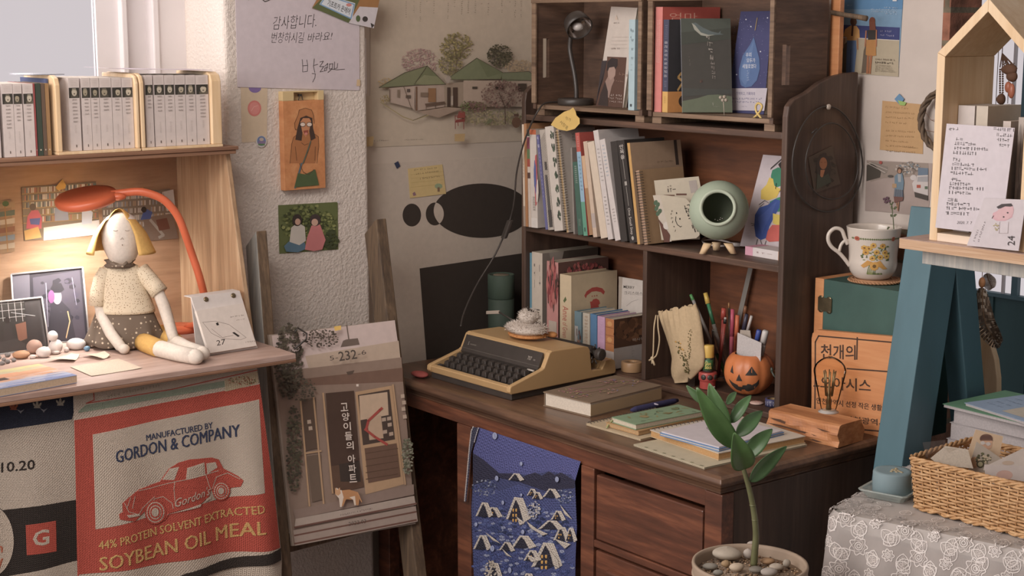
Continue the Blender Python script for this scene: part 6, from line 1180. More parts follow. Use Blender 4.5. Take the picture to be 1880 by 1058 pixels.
g = G('matte', '#c8a878'); g.lathe([(.0118, .0005), (.0124, .0005), (.0124, .016), (.0118, .016)], c, 28); g.f = g.f[:-2]; g.m = g.m[:-2]; g.c = g.c[:-2]; g.s = g.s[:-2]; g.obj('core', t)

# ---------------------------------------------------------------- typewriter
TA = V((-1.046, .052, H)); TXv = V((1, .028, 0)).normalized(); TYv = V((-.057, 1, 0)).normalized(); TW, TD = .318, .345
T = lambda x, y, z: TA + TXv * x + TYv * y + EZ * z
t = thing('typewriter', 'portable beige typewriter with a black keyboard on the desk', 'typewriter', TA + TXv * (TW / 2) + TYv * .17)
BG = '#c8a066'
prof = [(.006, .016), (0, .022), (.001, .033), (.006, .036), (.1, .06), (.107, .064), (.124, .097), (.132, .101), (.235, .098), (.25, .094), (.256, .086), (.262, .036), (.296, .033), (.309, .052), (.33, .054), (.341, .048), (.345, .022), (.341, .016)]
g = G('plastic', BG)
for xa in (.0, TW - .014): g.prism([T(xa, y, z) for y, z in prof], TXv * .014)
g.hexa([T(.013, .006, .016), T(TW - .013, .006, .016), T(TW - .013, .016, .016), T(.013, .016, .016), T(.013, .0005, .0335), T(TW - .013, .0005, .0335), T(TW - .013, .014, .036), T(.013, .014, .036)])
g.prism([T(.0138, y, z) for y, z in ((.116, .084), (.124, .0968), (.132, .1008), (.235, .0978), (.25, .0938), (.25, .085), (.13, .084))], TXv * (TW - .0276))
g.prism([T(.0138, y, z) for y, z in ((.254, .02), (.254, .033), (.29, .032), (.309, .052), (.33, .054), (.341, .048), (.345, .022), (.341, .018))], TXv * (TW - .0276))
g.obj('body', t, bevel=.0025, seg=3)
g = G('black_metal'); g.obox(T(.006, .01, .0003), TXv * (TW - .012), TYv * (TD - .02), EZ * .016); g.obj('base', t, bevel=.002)
g = G('black_metal'); g.hexa([T(.0142, .012, .017), T(TW - .0142, .012, .017), T(TW - .0142, .12, .017), T(.0142, .12, .017), T(.0142, .012, .022), T(TW - .0142, .012, .022), T(TW - .0142, .1, .05), T(.0142, .1, .05)])
g.hexa([T(.0142, .1, .05), T(TW - .0142, .1, .05), T(TW - .0142, .13, .05), T(.0142, .13, .05), T(.0142, .098, .058), T(TW - .0142, .098, .058), T(TW - .0142, .1165, .0965), T(.0142, .1165, .0965)])
nz = V((0, -.0385, .0185)).normalized(); nn = (TYv * nz.y + EZ * nz.z); ev = (TYv * .0185 + EZ * .0385)
d = D(g, lambda u, v: T(.0142 + (TW - .0284) * u, .098, .058) + ev * v, nn); d.st = .0002
d.text('707', (.84, .42), (.89, .42), .22, '#a89c90', .004); d.scrib((.9, .45), (.93, .45), .08, '#7a7068', 3); d.text('S', (.06, .42), (.075, .42), .2, '#8a8078', .02); d.scrib((.09, .45), (.16, .45), .14, '#6a625a', 4, .2); d.line([(.0, .2), (1, .2)], .03, '#5a524c')
g.obj('key_bed', t)
g = G('plastic', '#3a332f')
for row in range(4):
    y0 = .018 + row * .0195; z0 = .024 + row * .0068; n = 11 if row else 9
    for k in range(n):
        x0 = .022 + row % 2 * .006 + k * .0245; 
        if row == 0 and 1 <= k <= 7:
            if k == 1: g.hexa([T(x0, y0 - .006, z0), T(x0 + .165, y0 - .006, z0), T(x0 + .165, y0 + .006, z0), T(x0, y0 + .006, z0), T(x0 + .002, y0 - .005, z0 + .009), T(x0 + .163, y0 - .005, z0 + .009), T(x0 + .163, y0 + .005, z0 + .01), T(x0 + .002, y0 + .005, z0 + .01)])
            continue
        g.hexa([T(x0, y0 - .007, z0), T(x0 + .019, y0 - .007, z0), T(x0 + .019, y0 + .007, z0), T(x0, y0 + .007, z0), T(x0 + .003, y0 - .005, z0 + .0125), T(x0 + .016, y0 - .005, z0 + .0125), T(x0 + .016, y0 + .005, z0 + .0145), T(x0 + .003, y0 + .005, z0 + .0145)])
g.obj('keys', t, bevel=.001)
g = G('plastic', '#d0c6b8'); g.obox(T(TW - .04, .088, .055), TXv * .022, TYv * .004, EZ * .003); g.obj('lever', t)
g = G('black_metal'); g.tube([T(.016, .278, .074), T(TW - .016, .278, .074)], .0165, 24); g.box(0, 0, 0, 0, 0, 0) if False else None
g.obox(T(.02, .257, .03), TXv * (TW - .04), TYv * .012, EZ * .055); g.tube([T(TW - .017, .278, .074), T(TW + .006, .278, .074)], .008, 16); g.obj('platen', t)
g = G('black_metal'); g.lathe([(.0135, 0), (.0145, .002), (.0145, .013), (.012, .016), (0, .0165)], T(TW + .004, .278, .074), 20, TXv, smooth=False); g.obj('platen_knob', t); g = G('black_metal'); g.lathe([(.0135, 0), (.0145, .002), (.0145, .01), (0, .0105)], T(.015, .278, .074), 20, -TXv, smooth=False); g.obj('platen_knob', t)
g = G('black_metal')
for i in range(9): a = i * .7; g.tube([T(TW + .0, .27 + .008 * math.cos(a), .074 + .014 * math.sin(a)), T(TW + .0 + .006 * (i % 2), .27 + .016 * math.cos(a), .074 + .024 * math.sin(a))], .0018, 5)
g.obj('carriage_levers', t)
l0, l1, l2 = U(955, 596, 1, .31), U(916, 573, 1, .29), U(892, 574, 1, .285); g = G('black_metal'); g.tube([T(.02, .275, .086), l0, l1], .0022, 7); lv = g.obj('return_lever', t)
g = G('matte', '#b0a090'); g.obox(l1 + EZ * .004, (l2 - l1), -EZ * .009, EY * .004); g.obj('lever_tip', lv, bevel=.0015)
# knitted bird on the typewriter
kc = U(980, 627, 2, H + .1012); kc = T(.168, .187, .1016); t = thing('knitted_bird', 'fluffy white knitted bird with an orange base on the typewriter', 'ornament', kc)
def fuzzy(c, r, col, n, seed, ln=.009, lo=-.3, up=1):
    g = G('felt', col); g.ell(c, r, 26, 16, wob=.04); R = random.Random(seed)
    for i in range(n):
        a = R.random() * 6.283; zz = R.uniform(lo, 1); s = math.sqrt(max(0, 1 - zz * zz)); nv = V((s * math.cos(a), s * math.sin(a), zz)); p = c + V((nv.x * r[0], nv.y * r[1], nv.z * r[2])); tn = (nv + V((R.uniform(-.5, .5), R.uniform(-.5, .5), R.uniform(-.3, .5)))).normalized(); sd = tn.orthogonal() * .0006; L = ln * R.uniform(.4, 1)
        g.add([p - sd, p + sd, p + tn * L + V((0, 0, R.uniform(-.002, .002)))], [(0, 1, 2)])
    return g
g = fuzzy(kc + EZ * .009, (.054, .044, .0085), '#d08c48', 260, 5, .006); g.ell(kc + RT * .058 + EZ * .008, (.016, .012, .007)); g.floor(kc.z + .0005).obj('base', t)
g = fuzzy(kc + EZ * .023 - RT * .004, (.056, .046, .0165), '#cfc1b4', 700, 6, .009); g.obj('body', t)
g = fuzzy(kc + EZ * .052 + RT * .002, (.026, .025, .0175), '#d0c3b6', 380, 7, .008); g.obj('head', t)
g = G('felt', '#3f3733'); b = kc + EZ * .068 + RT * .004; g.ell(b + FW * .004, (.009, .006, .004), 12, 8); g.ell(b + RT * .006 + FW * .008 - EZ * .002, (.004, .006, .003), 10, 6); g.tube([b, b + EZ * .006 - RT * .006], .0016, 6); g.obj('beak', t)
# green canister behind
cc = V((-1.178, .385, H)); zt3 = U(928, 505, 1, .385).z - H; t = thing('tea_canister', 'dark green round canister standing behind the typewriter', 'canister', cc); zs = U(928, 549, 1, .385).z - H
g = G('matte', '#384a3f'); g.lathe([(.033, .0003), (.0345, .002), (.0345, zs - .001), (.033, zs)], cc, 36); g.obj('body', t)
g = G('matte', '#3d5245'); g.lathe([(.0335, zs + .0005), (.0352, zs + .002), (.0352, zt3 - .001), (.0345, zt3), (.030, zt3), (.0295, zt3 - .002), (0, zt3 - .002)], cc, 36); ld_ = g.obj('lid', t)
g = G('paper', '#8a7c68'); g.lathe([(.0001, zt3 - .0018), (.021, zt3 - .0018), (.0205, zt3 - .0012), (0.0001, zt3 - .0012)], cc, 28); g.obj('label', ld_)
c = U(771, 690, 2, H + .004); g = G('felt', '#a8504a'); g.ell(c + EZ * .004, (.03, .016, .0075), wob=.06); tag(g.floor(H + .0005).obj('red_pouch'), 'small red cloth pouch at the left end of the writing desk', 'pouch')

# ---------------------------------------------------------------- books and notebooks lying on the desk
def od(px, py, z=0.0): return U(px, py, 2, H + z)
def slab(g, P, z0, z1, inset=0.0):
    c = sum((V(p) for p in P), V()) / len(P); Q_ = [V((p.x + (c.x - p.x) * inset, p.y + (c.y - p.y) * inset, z0)) for p in P]; return g.prism(Q_, EZ * (z1 - z0))
def quad(px, z): return [od(x, y, z) for x, y in px]
def rectify(P):   # near, left, back, right corners -> a true rectangle from near corner N, left L, right R
    N, L, R_ = P; e1, e2 = L - N, R_ - N; e2 = e2 - e1 * (e2.dot(e1) / e1.dot(e1)) ; return [N, N + e1, N + e1 + e2, N + e2], e1, e2
Rr, e1, e2 = rectify((od(1084, 767), od(999, 746), od(1226, 737)))
t = thing('fabric_book', 'thick book with a brown cloth cover embroidered with pink flowers', 'book', sum(Rr, V()) / 4); hb = .034
g = G('cloth', '#86705a'); slab(g, Rr, H + .0004, H + .0026, -.015); slab(g, Rr, H + hb - .0025, H + hb, -.015); slab(g, [Rr[1], Rr[1] - e1 * .015, Rr[2] - e1 * .015, Rr[2]], H + .0026, H + hb - .0025)
d = D(g, lambda u, v: Rr[1] + V((0, 0, hb)) - e1 * u + e2 * v, EZ, 1, 'cloth'); d.st = .0001
R = random.Random(9)
for cx, cy, n in ((.25, .2, 26), (.55, .12, 20), (.3, .75, 26), (.6, .85, 18), (.75, .4, 12)):
    for i in range(n): a = R.random() * 6.28; u, v = cx + R.uniform(-.14, .14), cy + R.uniform(-.1, .1); d.line([(u, v), (u + .05 * math.cos(a), v + .035 * math.sin(a))], .012, R.choice(['#c07f84', '#cf948a', '#a8a468', '#7c7cac', '#bca86c', '#b06a80']))
d.line([(.25, .25), (.4, .5), (.35, .75)], .012, '#94586a'); d.line([(.55, .15), (.6, .5), (.62, .8)], .012, '#94586a')
g.obj('cover', t); g = G('paper', '#d9cbb8'); slab(g, [Rr[0] + e1 * .01 + e2 * .008, Rr[1] - e1 * .02 + e2 * .008, Rr[2] - e1 * .02 - e2 * .008, Rr[3] + e1 * .01 - e2 * .008], H + .0027, H + hb - .0026); g.obj('pages', t)
g = G('cloth', '#b59a72'); slab(g, [Rr[0] - e1 * .006, Rr[0] - e1 * .001, Rr[3] - e1 * .001, Rr[3] - e1 * .006], H + .003, H + hb - .006); g.obj('flap', t)
def notebook(name, label, N, L, R_, z0, th, cover, pcol, top=None, rings=None, group=None, tcol=None, mat='print'):
    P, e1, e2 = rectify((od(*N, z0), od(*L, z0), od(*R_, z0))); t = thing(name, label, 'notebook', sum(P, V()) / 4, group); k = min(.0015, th * .3)
    g = G(mat, cover); slab(g, P, H + z0, H + z0 + k)
    g.set(mat, tcol or cover); slab(g, P, H + z0 + th - k, H + z0 + th)
    if top: top(D(g, lambda u, v: P[1] + V((0, 0, th)) - e1 * u + e2 * v, EZ, 1, mat, .00006))
    g.obj('cover', t); g = G('paper', pcol); slab(g, P, H + z0 + k, H + z0 + th - k, .015); g.obj('pages', t)
    if rings:
        g = G(rings[0]); n = rings[1]
        for i in range(n):
            s = .03 + .94 * i / (n - 1); p = P[1] + e2 * s + EZ * (th * .5); u_ = -e1.normalized(); g.tube([p + u_ * (.004 + .006 * math.cos(a)) + EZ * ((th * .5 + .003) * math.sin(a)) for a in [.15 + j * .5 for j in range(6)]], .0008, 5, cap=False)
        g.obj('spiral_binding', t)
    return P, e1, e2
notebook('spiral_notebook', 'beige spiral notebook under the green notebook', (1176, 810), (1076, 781), (1303, 779), .0006, .004, '#c3ae8a', '#c8b594', rings=('black_metal', 22))
notebook('kraft_notebook', 'thick kraft page block under the green notebook', (1172, 800), (1112, 783), (1299, 772), .0058, .009, '#b8905c', '#bd9866')
def top(d):
    R = random.Random(2); d.k += 1
    for i in range(26):
        u, v = R.uniform(.2, .85), R.uniform(.12, .95); c_ = R.choice(['#5c6a48', '#8a8350', '#4f6a50', '#a08a4c']); a = R.random() * 3; d.line([(u, v), (u + .12 * math.cos(a), v + .05 * math.sin(a))], .02, c_)
    d.ell(.5, .3, .14, .05, '#9a8a58'); d.ell(.35, .82, .1, .05, '#6f7a4c'); d.poly([(.55, .55), (.7, .6), (.6, .7)], '#8a7a48')
notebook('green_notebook', 'sage green notebook with leaf drawings on the beige spiral notebook', (1167, 790), (1123, 776), (1299, 768), .0152, .012, '#7f9c78', '#cbbfa6', top)
g = G('felt', '#a8b878'); a = od(1122, 773, .02); g.tube(smooth([od(1124, 772, .021), od(1119, 778, .012), od(1114, 786, .007)]), .0016, 6, flat=(0, 0, 1)); g.v = [(x, y, max(z, H + .0062)) for x, y, z in g.v]; tag(g.obj('ribbon_marker'), 'light green ribbon hanging from the green notebook', 'ribbon')
a, b = od(1152, 756, .008), od(1236, 737, .008); a = a + EY * .014 - EX * .004; b = b + EY * .014; g = G('felt', '#3a3a60'); g.tube([a, a + (b - a) * .1, a + (b - a) * .5, b - (b - a) * .1, b], [.003, .0068, .0072, .0066, .004], 14); g.set('print', '#a8a0b4'); m_ = (a + b) / 2; g.ell(m_ + FW * .0055 + EZ * .0045, (.012, .003, .002)); tag(g.floor(H + .0004).obj('pencil_case'), 'slim navy pen pouch between the embroidered book and green notebook', 'pouch')
def top(d): [d.scrib((.12, .12 + i * .1), (.12, .16 + i * .1), .04, '#8a8468', i) for i in range(9)]; [d.ell(.1, .1 + i * .1, .025, .018, '#8f8a6c', 8) for i in range(9)]
def top2(d):
    for i in range(9): d.ell(.93, .1 + i * .1, .03, .014, '#958f72', 8)
notebook('dotted_booklet', 'flat beige booklet with small printed marks under the spiral sketchbook', (1293, 862), (1163, 819), (1478, 818), .0004, .0035, '#c2b698', '#c9bda2', None)
P, e1, e2 = rectify((od(1293, 862, .004), od(1163, 819, .004), od(1478, 818, .004))); g = G('print', '#8f8a6c'); d = D(g, lambda u, v: P[0] + e1 * u + e2 * v, EZ); [d.poly([(.08 + i * .13, .04), (.12 + i * .13, .035), (.13 + i * .13, .055), (.09 + i * .13, .06)], '#8f8a6c', up=(i == 0)) for i in range(7)]; o_ = g.obj('printed_marks', bpy.data.objects['dotted_booklet']); o_.matrix_parent_inverse = Matrix.Translation(-bpy.data.objects['dotted_booklet'].location)
notebook('spiral_sketchbook', 'thick spiral sketchbook with tan page edges under the blue planner', (1319, 846), (1193, 802), (1460, 808), .0044, .015, '#c4a880', '#c29458', None, ('black_metal', 20), tcol='#cbbfae')
def top(d):
    d.rect(0, 0, 1, 1, '#ccc4c8'); d.line([(.5 + .13 * math.cos(a), .74 + .07 * math.sin(a)) for a in [i * .26 for i in range(25)]], .008, '#6a6674'); d.poly([(.4, .76), (.45, .7), (.56, .7), (.62, .75), (.55, .72), (.47, .74), (.44, .78)], '#5c5866'); d.text('!', (.3, .4), None, .05, '#4a465a'); [d.ell(.62 + i * .1, .28 + i * .04, .03, .012, '#5a5880', 8) for i in range(2)]; d.scrib((.3, .5), (.6, .55), .02, '#b4acb4', 4)
P, e1, e2 = notebook('open_planner', 'planner with blue cover edges and white pages lying open', (1320, 830), (1211, 800), (1433, 797), .0196, .006, '#5a86b8', '#d0c6bc', None)
g = G('print', '#ccc4c8'); Q_ = [p for p in P]; slab(g, Q_, H + .0257, H + .0285, .03); d = D(g, lambda u, v: P[1] * 1 - e1 * u + e2 * v + EZ * (.0285 - .0196 + .0), EZ, 1, 'print', .00006); 
d.line([(.42 + .16 * math.cos(a), .5 + .07 * math.sin(a)) for a in [i * .26 for i in range(26)]], .009, '#6a6674'); d.poly([(.3, .49), (.36, .53), (.48, .54), (.55, .5), (.46, .52), (.38, .5), (.36, .46)], '#5c5866'); [d.ell(.78 + i * .06, .22 + i * .04, .03, .012, '#5a5880', 8) for i in range(2)]; d.scrib((.6, .3), (.8, .35), .02, '#b4acb4', 4)
o_ = g.obj('sheet', bpy.data.objects['open_planner'])
# log lamp
A, B = od(1408, 792), od(1541, 824); e1 = B - A; e1.z = 0; e1 = e1.normalized() * (e1.length - .004); e2 = EZ.cross(e1).normalized() * .088; hl = .047
t = thing('log_lamp_base', 'rough sawn wooden block holding the filament bulb', 'lamp', A + e1 * .5 + e2 * .5)
g = G('log_wood'); nu = 24
def logp(s, k):
    w = lambda q_: .004 * math.sin(s * 9 + q_ * 3) + .002 * math.sin(s * 23 + q_)
    pr = [(.0, .0005), (.02 + .0, .0005), (.98, .0005), (1.0, .004), (.985, hl * .5), (.95, hl * .86), (.9, hl), (.12, hl), (.05, hl * .93), (.0, hl * .6), (-.01, hl * .25)]
    y, z = pr[k]; return A + e1 * s + e2 * y + e2.normalized() * (w(k) if k in (3, 4, 5, 9, 10) else 0) + EZ * (z + (w(k) * .3 if k in (8, 9) else 0))
vs = [logp(i / nu, k) for i in range(nu + 1) for k in range(11)]; g.add(vs, [(i * 11 + k, i * 11 + (k + 1) % 11, (i + 1) * 11 + (k + 1) % 11, (i + 1) * 11 + k) for i in range(nu) for k in range(11)] + [tuple(range(11))[::-1], tuple(range(nu * 11, nu * 11 + 11))])
d = D(g, lambda u, v: A + e1 * u + EZ * (hl * v) + e2 * (-.014 - .06 * (0)), -e2, 1, 'print', .0002); BR = '#5a3a26'; d.k = 5
for pts in ([(.05, .68), (.2, .7), (.34, .6), (.38, .54), (.3, .52), (.2, .58), (.1, .62)], [(.0, .42), (.2, .46), (.45, .42), (.6, .4), (.72, .34), (.6, .3), (.5, .34), (.3, .38), (.1, .37)], [(.55, .2), (.7, .16), (.8, .12), (.72, .08), (.58, .14)], [(.0, .3), (.15, .28), (.3, .31), (.15, .33)], [(.7, .72), (.9, .66), (.8, .62)]): d.poly(pts, BR)
lgo = g.obj('block', t)
bc = U(1521, 757, 2, H + hl); s = 1 / 850
g = G('ceramic', '#b8b2ac'); g.lathe([(.0215, .0003), (.0215, .002), (.017, .0032), (.0165, .005), (.012, .006), (.0, .006)], bc, 32); g.obj('socket', t)
g = G('amber_glass'); bp_ = [(13, 4), (15, 12), (19, 30), (25, 58), (28.5, 76), (29, 84), (26, 93), (18, 102), (9, 107), (4, 109), (3, 113), (0, 115)]
g.lathe([(a * s * .98, z * s * .93) for a, z in [(q_.x, q_.z) for q_ in smooth([V((a, 0, z)) for a, z in bp_])]], bc, 40); bl = g.obj('bulb', t)
g = G('brass')
for i in range(8): a = i * math.pi / 4; g.tube([bc + V((math.cos(a) * .007, math.sin(a) * .007, 30 * s)), bc + V((math.cos(a) * .0125, math.sin(a) * .0125, 76 * s))], .0013, 6)
g.tube([bc + EZ * .006, bc + EZ * 28 * s, bc + EZ * 60 * s], [.006, .004, .0015], 10); g.obj('filament', bl)
# wooden sign and green box behind
sy = .48; n_ = -EY
g = G('sign_wood'); P = [U(x, y, 1, sy) for x, y in ((1490, 770), (1490, 622), (1492, 612), (1500, 606), (1659, 620), (1666, 626), (1668, 638), (1660, 800))]
P = [V((p.x, sy, max(p.z, H + .0005))) for p in P]; P[0].z = P[-1].z = H + .0005; g.prism(P, EY * .014); d = pxD(g, (0, sy, 0), n_); GV = '#4a3226'
for pts in (((1496, 775), (1497, 628), (1503, 617), (1652, 630)), ((1574, 620), (1573, 660)), ((1494, 709), (1504, 709)), ((1555, 677), (1650, 684)), ((1560, 787), (1650, 795))): d.line(list(pts), 2.6, GV)
d.text('천개의', (1507, 659), (1571, 661), 27, GV, .014, (0, -27)); d.text('오아시스', (1506, 714), (1599, 721), 24, GV, .014, (0, -24))
d.text('인천광역시 선정 작은 생활문화공간', (1499, 741), (1660, 760), 11.5, GV, .016, (0, -11.5)); d.text('인천광역시', (1551, 775), (1627, 783), 12, GV, .012, (0, -12))
tag(g.floor(H + .0004).obj('wooden_sign', bevel=.0015), 'orange wooden sign board carved with Korean letters behind the bulb', 'sign')
gy = .505; xl = U(1497, 510, 1, gy).x; zt4 = U(1497, 510, 1, gy).z; x1 = .055
t = thing('green_box', 'dark green wooden box standing behind the carved sign', 'box', V((xl + .15, gy + .05, H)))
g = G('box_green'); xm = U(1513, 510, 1, gy).x; g.box(xm, x1, gy + .001, gy + .115, H + .0005, zt4 - .0005); g.obj('body', t)
g = G('sign_wood'); g.box(xl, xm - .0003, gy, gy + .116, H + .0005, zt4); g.obj('end_panel', t, bevel=.001)
g = G('brass'); c0, c1 = U(1502, 545, 1, gy - .002), U(1526, 574, 1, gy - .002); g.box(c0.x, c1.x, gy - .0022, gy - .0003, c1.z, c0.z); 
for fx in (.2, .8):
    for fz in (0, 1): g.ell(V((c0.x + (c1.x - c0.x) * fx, gy - .0014, c0.z + (c1.z - c0.z) * fz)), (.006, .001, .004), 12, 6)
g.obj('clasp', t)
# mug with a bouquet on a woven coaster
mc = U(1601, 512, 2, zt4 + .0055); mc.z = zt4 + .0002
g = G('pine'); MATS['pine']; g = G('matte', '#b98558'); g.lathe([(0, 0), (.054, 0), (.056, .0025), (.054, .005), (0, .0052)], mc + V((.004, .006, 0)), 48)
for i in range(44): a = i * 2 * math.pi / 44; p = mc + V((.004, .006, .0026)); g.tube([p + V((math.cos(a) * .055, math.sin(a) * .055, .003)), p + V((math.cos(a + .09) * .0575, math.sin(a + .09) * .0575, 0)), p + V((math.cos(a + .14) * .055, math.sin(a + .14) * .055, -.0022))], .0016, 5)
for k in range(1, 8): g.tube([mc + V((.004 + math.cos(a) * k * .007, .006 + math.sin(a) * k * .007, .0052)) for a in [i * .35 for i in range(19)]], .0012, 5, cap=False)
g.floor(mc.z); tag(g.obj('woven_coaster'), 'round woven rattan coaster under the flower mug', 'coaster')
mb = mc + EZ * .0068; t = thing('flower_mug', 'white mug with a bouquet of yellow flowers standing on the green box', 'mug', mb); s = 1 / 838
MP = [(24, 0), (27, .5), (33, 4), (40, 14), (43, 26), (42.5, 40), (43.5, 56), (46, 74), (47.5, 86), (48.5, 93)]; MS = smooth([V((a * s, 0, z * s)) for a, z in MP])
g = G('ceramic', '#d6cabd'); g.lathe([(0, 0)] + [(q_.x, q_.z) for q_ in MS] + [(MS[-1].x - .0015, MS[-1].z + .001), (MS[-1].x - .0035, MS[-1].z - .001)] + [(q_.x - .004, q_.z) for q_ in MS[::-1][2:-8]] + [(0, .012)], mb, 64)
def mrad(z):
    for a, b in zip(MS[:-1], MS[1:]):
        if a.z <= z <= b.z: return a.x + (b.x - a.x) * (z - a.z) / max(1e-6, b.z - a.z)
    return MS[-1].x
d = D(g, lambda u, v: (lambda r, a: mb + (FW * math.cos(a) + RT * math.sin(a)) * (r + .0003 + d.k * .000012) + EZ * v)(mrad(v), u), FW); d.st = 0; d.warp = lambda q_: q_; d.mx = .09
M = lambda x, y: (math.asin(max(-.98, min(.98, (x - 1601) * s / .0525))), (508 - y) * s)
R = random.Random(12); dv = lambda x, y, rx, ry, c_, n=8: (setattr(d, 'k', d.k + .3), d.put([M(x + rx * math.cos(q_), y + ry * math.sin(q_)) for q_ in [2 * math.pi * i / n for i in range(n)]], [tuple(range(n))], c_))
for i in range(60): dv(R.uniform(1572, 1620), R.uniform(445, 470), R.uniform(1.4, 2.6), R.uniform(1, 2), R.choice(['#5a6a34', '#6f7d40', '#4a5a30', '#7f8a4c']), 5)
for x, y in ((1591, 443), (1607, 444), (1579, 456), (1597, 455), (1612, 456), (1590, 466), (1604, 464), (1584, 449), (1616, 463), (1577, 448)):
    for q_ in range(7): dv(x + 3.6 * math.cos(q_ * .9), y + 3.2 * math.sin(q_ * .9), 2.1, 1.9, R.choice(['#dca838', '#e0b448', '#d09a30']), 6)
    dv(x, y, 1.8, 1.6, '#8a5a28', 7)
for i in range(11): d.k += .3; d.put([M(1585 + i * 2.3, 478), M(1586.5 + i * 2.3, 478), M(1583 + i * 2.7, 496), M(1580.5 + i * 2.7, 495)], [(0, 1, 2, 3)], R.choice(['#7d8a44', '#98a058', '#65743a']))
for pts in ([(1572, 480), (1582, 470), (1594, 474), (1604, 470), (1612, 480), (1618, 485), (1610, 486), (1598, 478), (1586, 478), (1576, 484)],): d.k += .5; d.put([M(*p) for p in pts], [tuple(range(len(pts)))], '#d09638')
for q_ in range(9): dv(1594 + 5.5 * math.cos(q_ * .7), 480 + 5.5 * math.sin(q_ * .7), 2.6, 2.6, '#dca23c', 7)
dv(1594, 480, 3.2, 3.2, '#7a5a28', 10)
for i in range(24): x = 1560 + i * 3.4; d.k += .1; d.put([M(x, 432), M(x + 2, 430), M(x + 3.4, 432), M(x + 2, 434)], [(0, 1, 2, 3)], '#6f7d48')
for x in (1567, 1625): dv(x, 432, 3.4, 4, '#b8583c', 10); dv(x, 432, 1.5, 2, '#8a3a2c', 8)
g.obj('body', t)
hp_ = lambda x, y: mb - RT * ((1601 - x) * s) + EZ * ((508 - y) * s)
g = G('ceramic', '#d6cabd'); g.tube(smooth([hp_(1555, 447), hp_(1549, 434), hp_(1543, 421), hp_(1531, 418), hp_(1521, 427), hp_(1520, 440), hp_(1527, 452), hp_(1540, 462), hp_(1551, 474), hp_(1560, 486)]), .0042, 12); g.tube(smooth([hp_(1540, 460), hp_(1543, 448), hp_(1549, 441), hp_(1556, 440)]), .0034, 10); g.obj('handle', t)
g = G('leaf', '#566238'); st = mb + RT * .037 + V((0, .01, .096)); tp = U(1637, 374, 1, st.y); b0 = mb + RT * .034 + V((0, .008, .03)); g.tube([b0, st, U(1640, 405, 1, st.y), tp], .0011, 6)
for x, y, dx, dy in ((1640, 397, 7, -3), (1640, 397, -6, -2), (1640, 384, 8, -4), (1640, 383, -5, -3), (1637, 376, 4, -5), (1637, 376, -4, -4), (1634, 417, -6, 4)):
    a, b = U(x, y, 1, st.y), U(x + dx, y + dy, 1, st.y); m_ = (a + b) / 2; w_ = EZ * .0035; g.add([a, m_ + w_ - EY * .002, b, m_ - w_ - EY * .002], [(0, 1, 2, 3)]); g.add([a + EY * .0006, m_ + w_ - EY * .0012, b + EY * .0006, m_ - w_ - EY * .0012], [(3, 2, 1, 0)])
tag(g.obj('ivy_sprig'), 'small green leafy sprig rising from the flower mug', 'plant')
# ---------------------------------------------------------------- hutch side and the wall behind
hxp = HR + .0004
g, d = sheet([(1485, 289), (1528, 268), (1543, 338), (1496, 355)], (hxp + .002, 0, 0), EX, '#5f4d3e', .0015, 'photo'); d.gain = 1.35
d.blob(1512, 312, 20, 30, 60, 5, ['#4a3c30', '#56483a', '#42352b'], 5); d.poly([(1500, 290), (1512, 280), (1522, 290), (1526, 310), (1520, 335), (1502, 340), (1498, 310)], '#3f322a'); d.ell(1511, 300, 7, 11, '#a4673e'); d.poly([(1506, 312), (1514, 312), (1510, 326), (1505, 326)], '#b5754a'); d.poly([(1500, 318), (1508, 326), (1520, 318), (1526, 334), (1498, 348)], '#46483a'); d.line([(1506, 298), (1509, 298)], .8, '#6a4028'); d.line([(1513, 298), (1516, 298)], .8, '#6a4028')
tag(g.obj('portrait_card'), 'small dark tilted portrait picture on the outer side of the hutch', 'picture')
g = G('black_metal'); lp_ = lambda cx, cy, rx, ry, x, a0=0: [U(cx + rx * math.sin(a) * (1 - .12 * math.cos(a)), cy - ry * math.cos(a), 0, x) for a in [a0 + i * 2 * math.pi / 40 for i in range(41)]]
g.tube(lp_(1519, 292, 64, 97, hxp + .005), .0019, 6, cap=False); g.tube(lp_(1527, 296, 48, 70, hxp + .0095), .0017, 6, cap=False); g.tube([U(1490, 245, 0, hxp + .005), U(1500, 236, 0, hxp + .0095)], .0018, 6); tag(g.obj('hanging_cord'), 'black cord looped in two rings from a pin on the hutch side', 'cord')
g = G('ceramic', '#c4b4a4'); c = U(1517, 196, 0, hxp); g.lathe([(.002, 0), (.002, .004), (.0062, .0045), (.0062, .008), (.004, .0095), (0, .01)], c, 18, EX); tag(g.obj('push_pin'), 'pale round push pin holding the black cord', 'pin')
def bsheet(name, label, cat, corners, col, fn=None, y=YB, t=.001, mat='print'):
    g, d = sheet(corners, (0, y - t - .0003, 0), -EY, col, t, mat)
    if fn: fn(d)
    return tag(g.obj(name), label, cat)
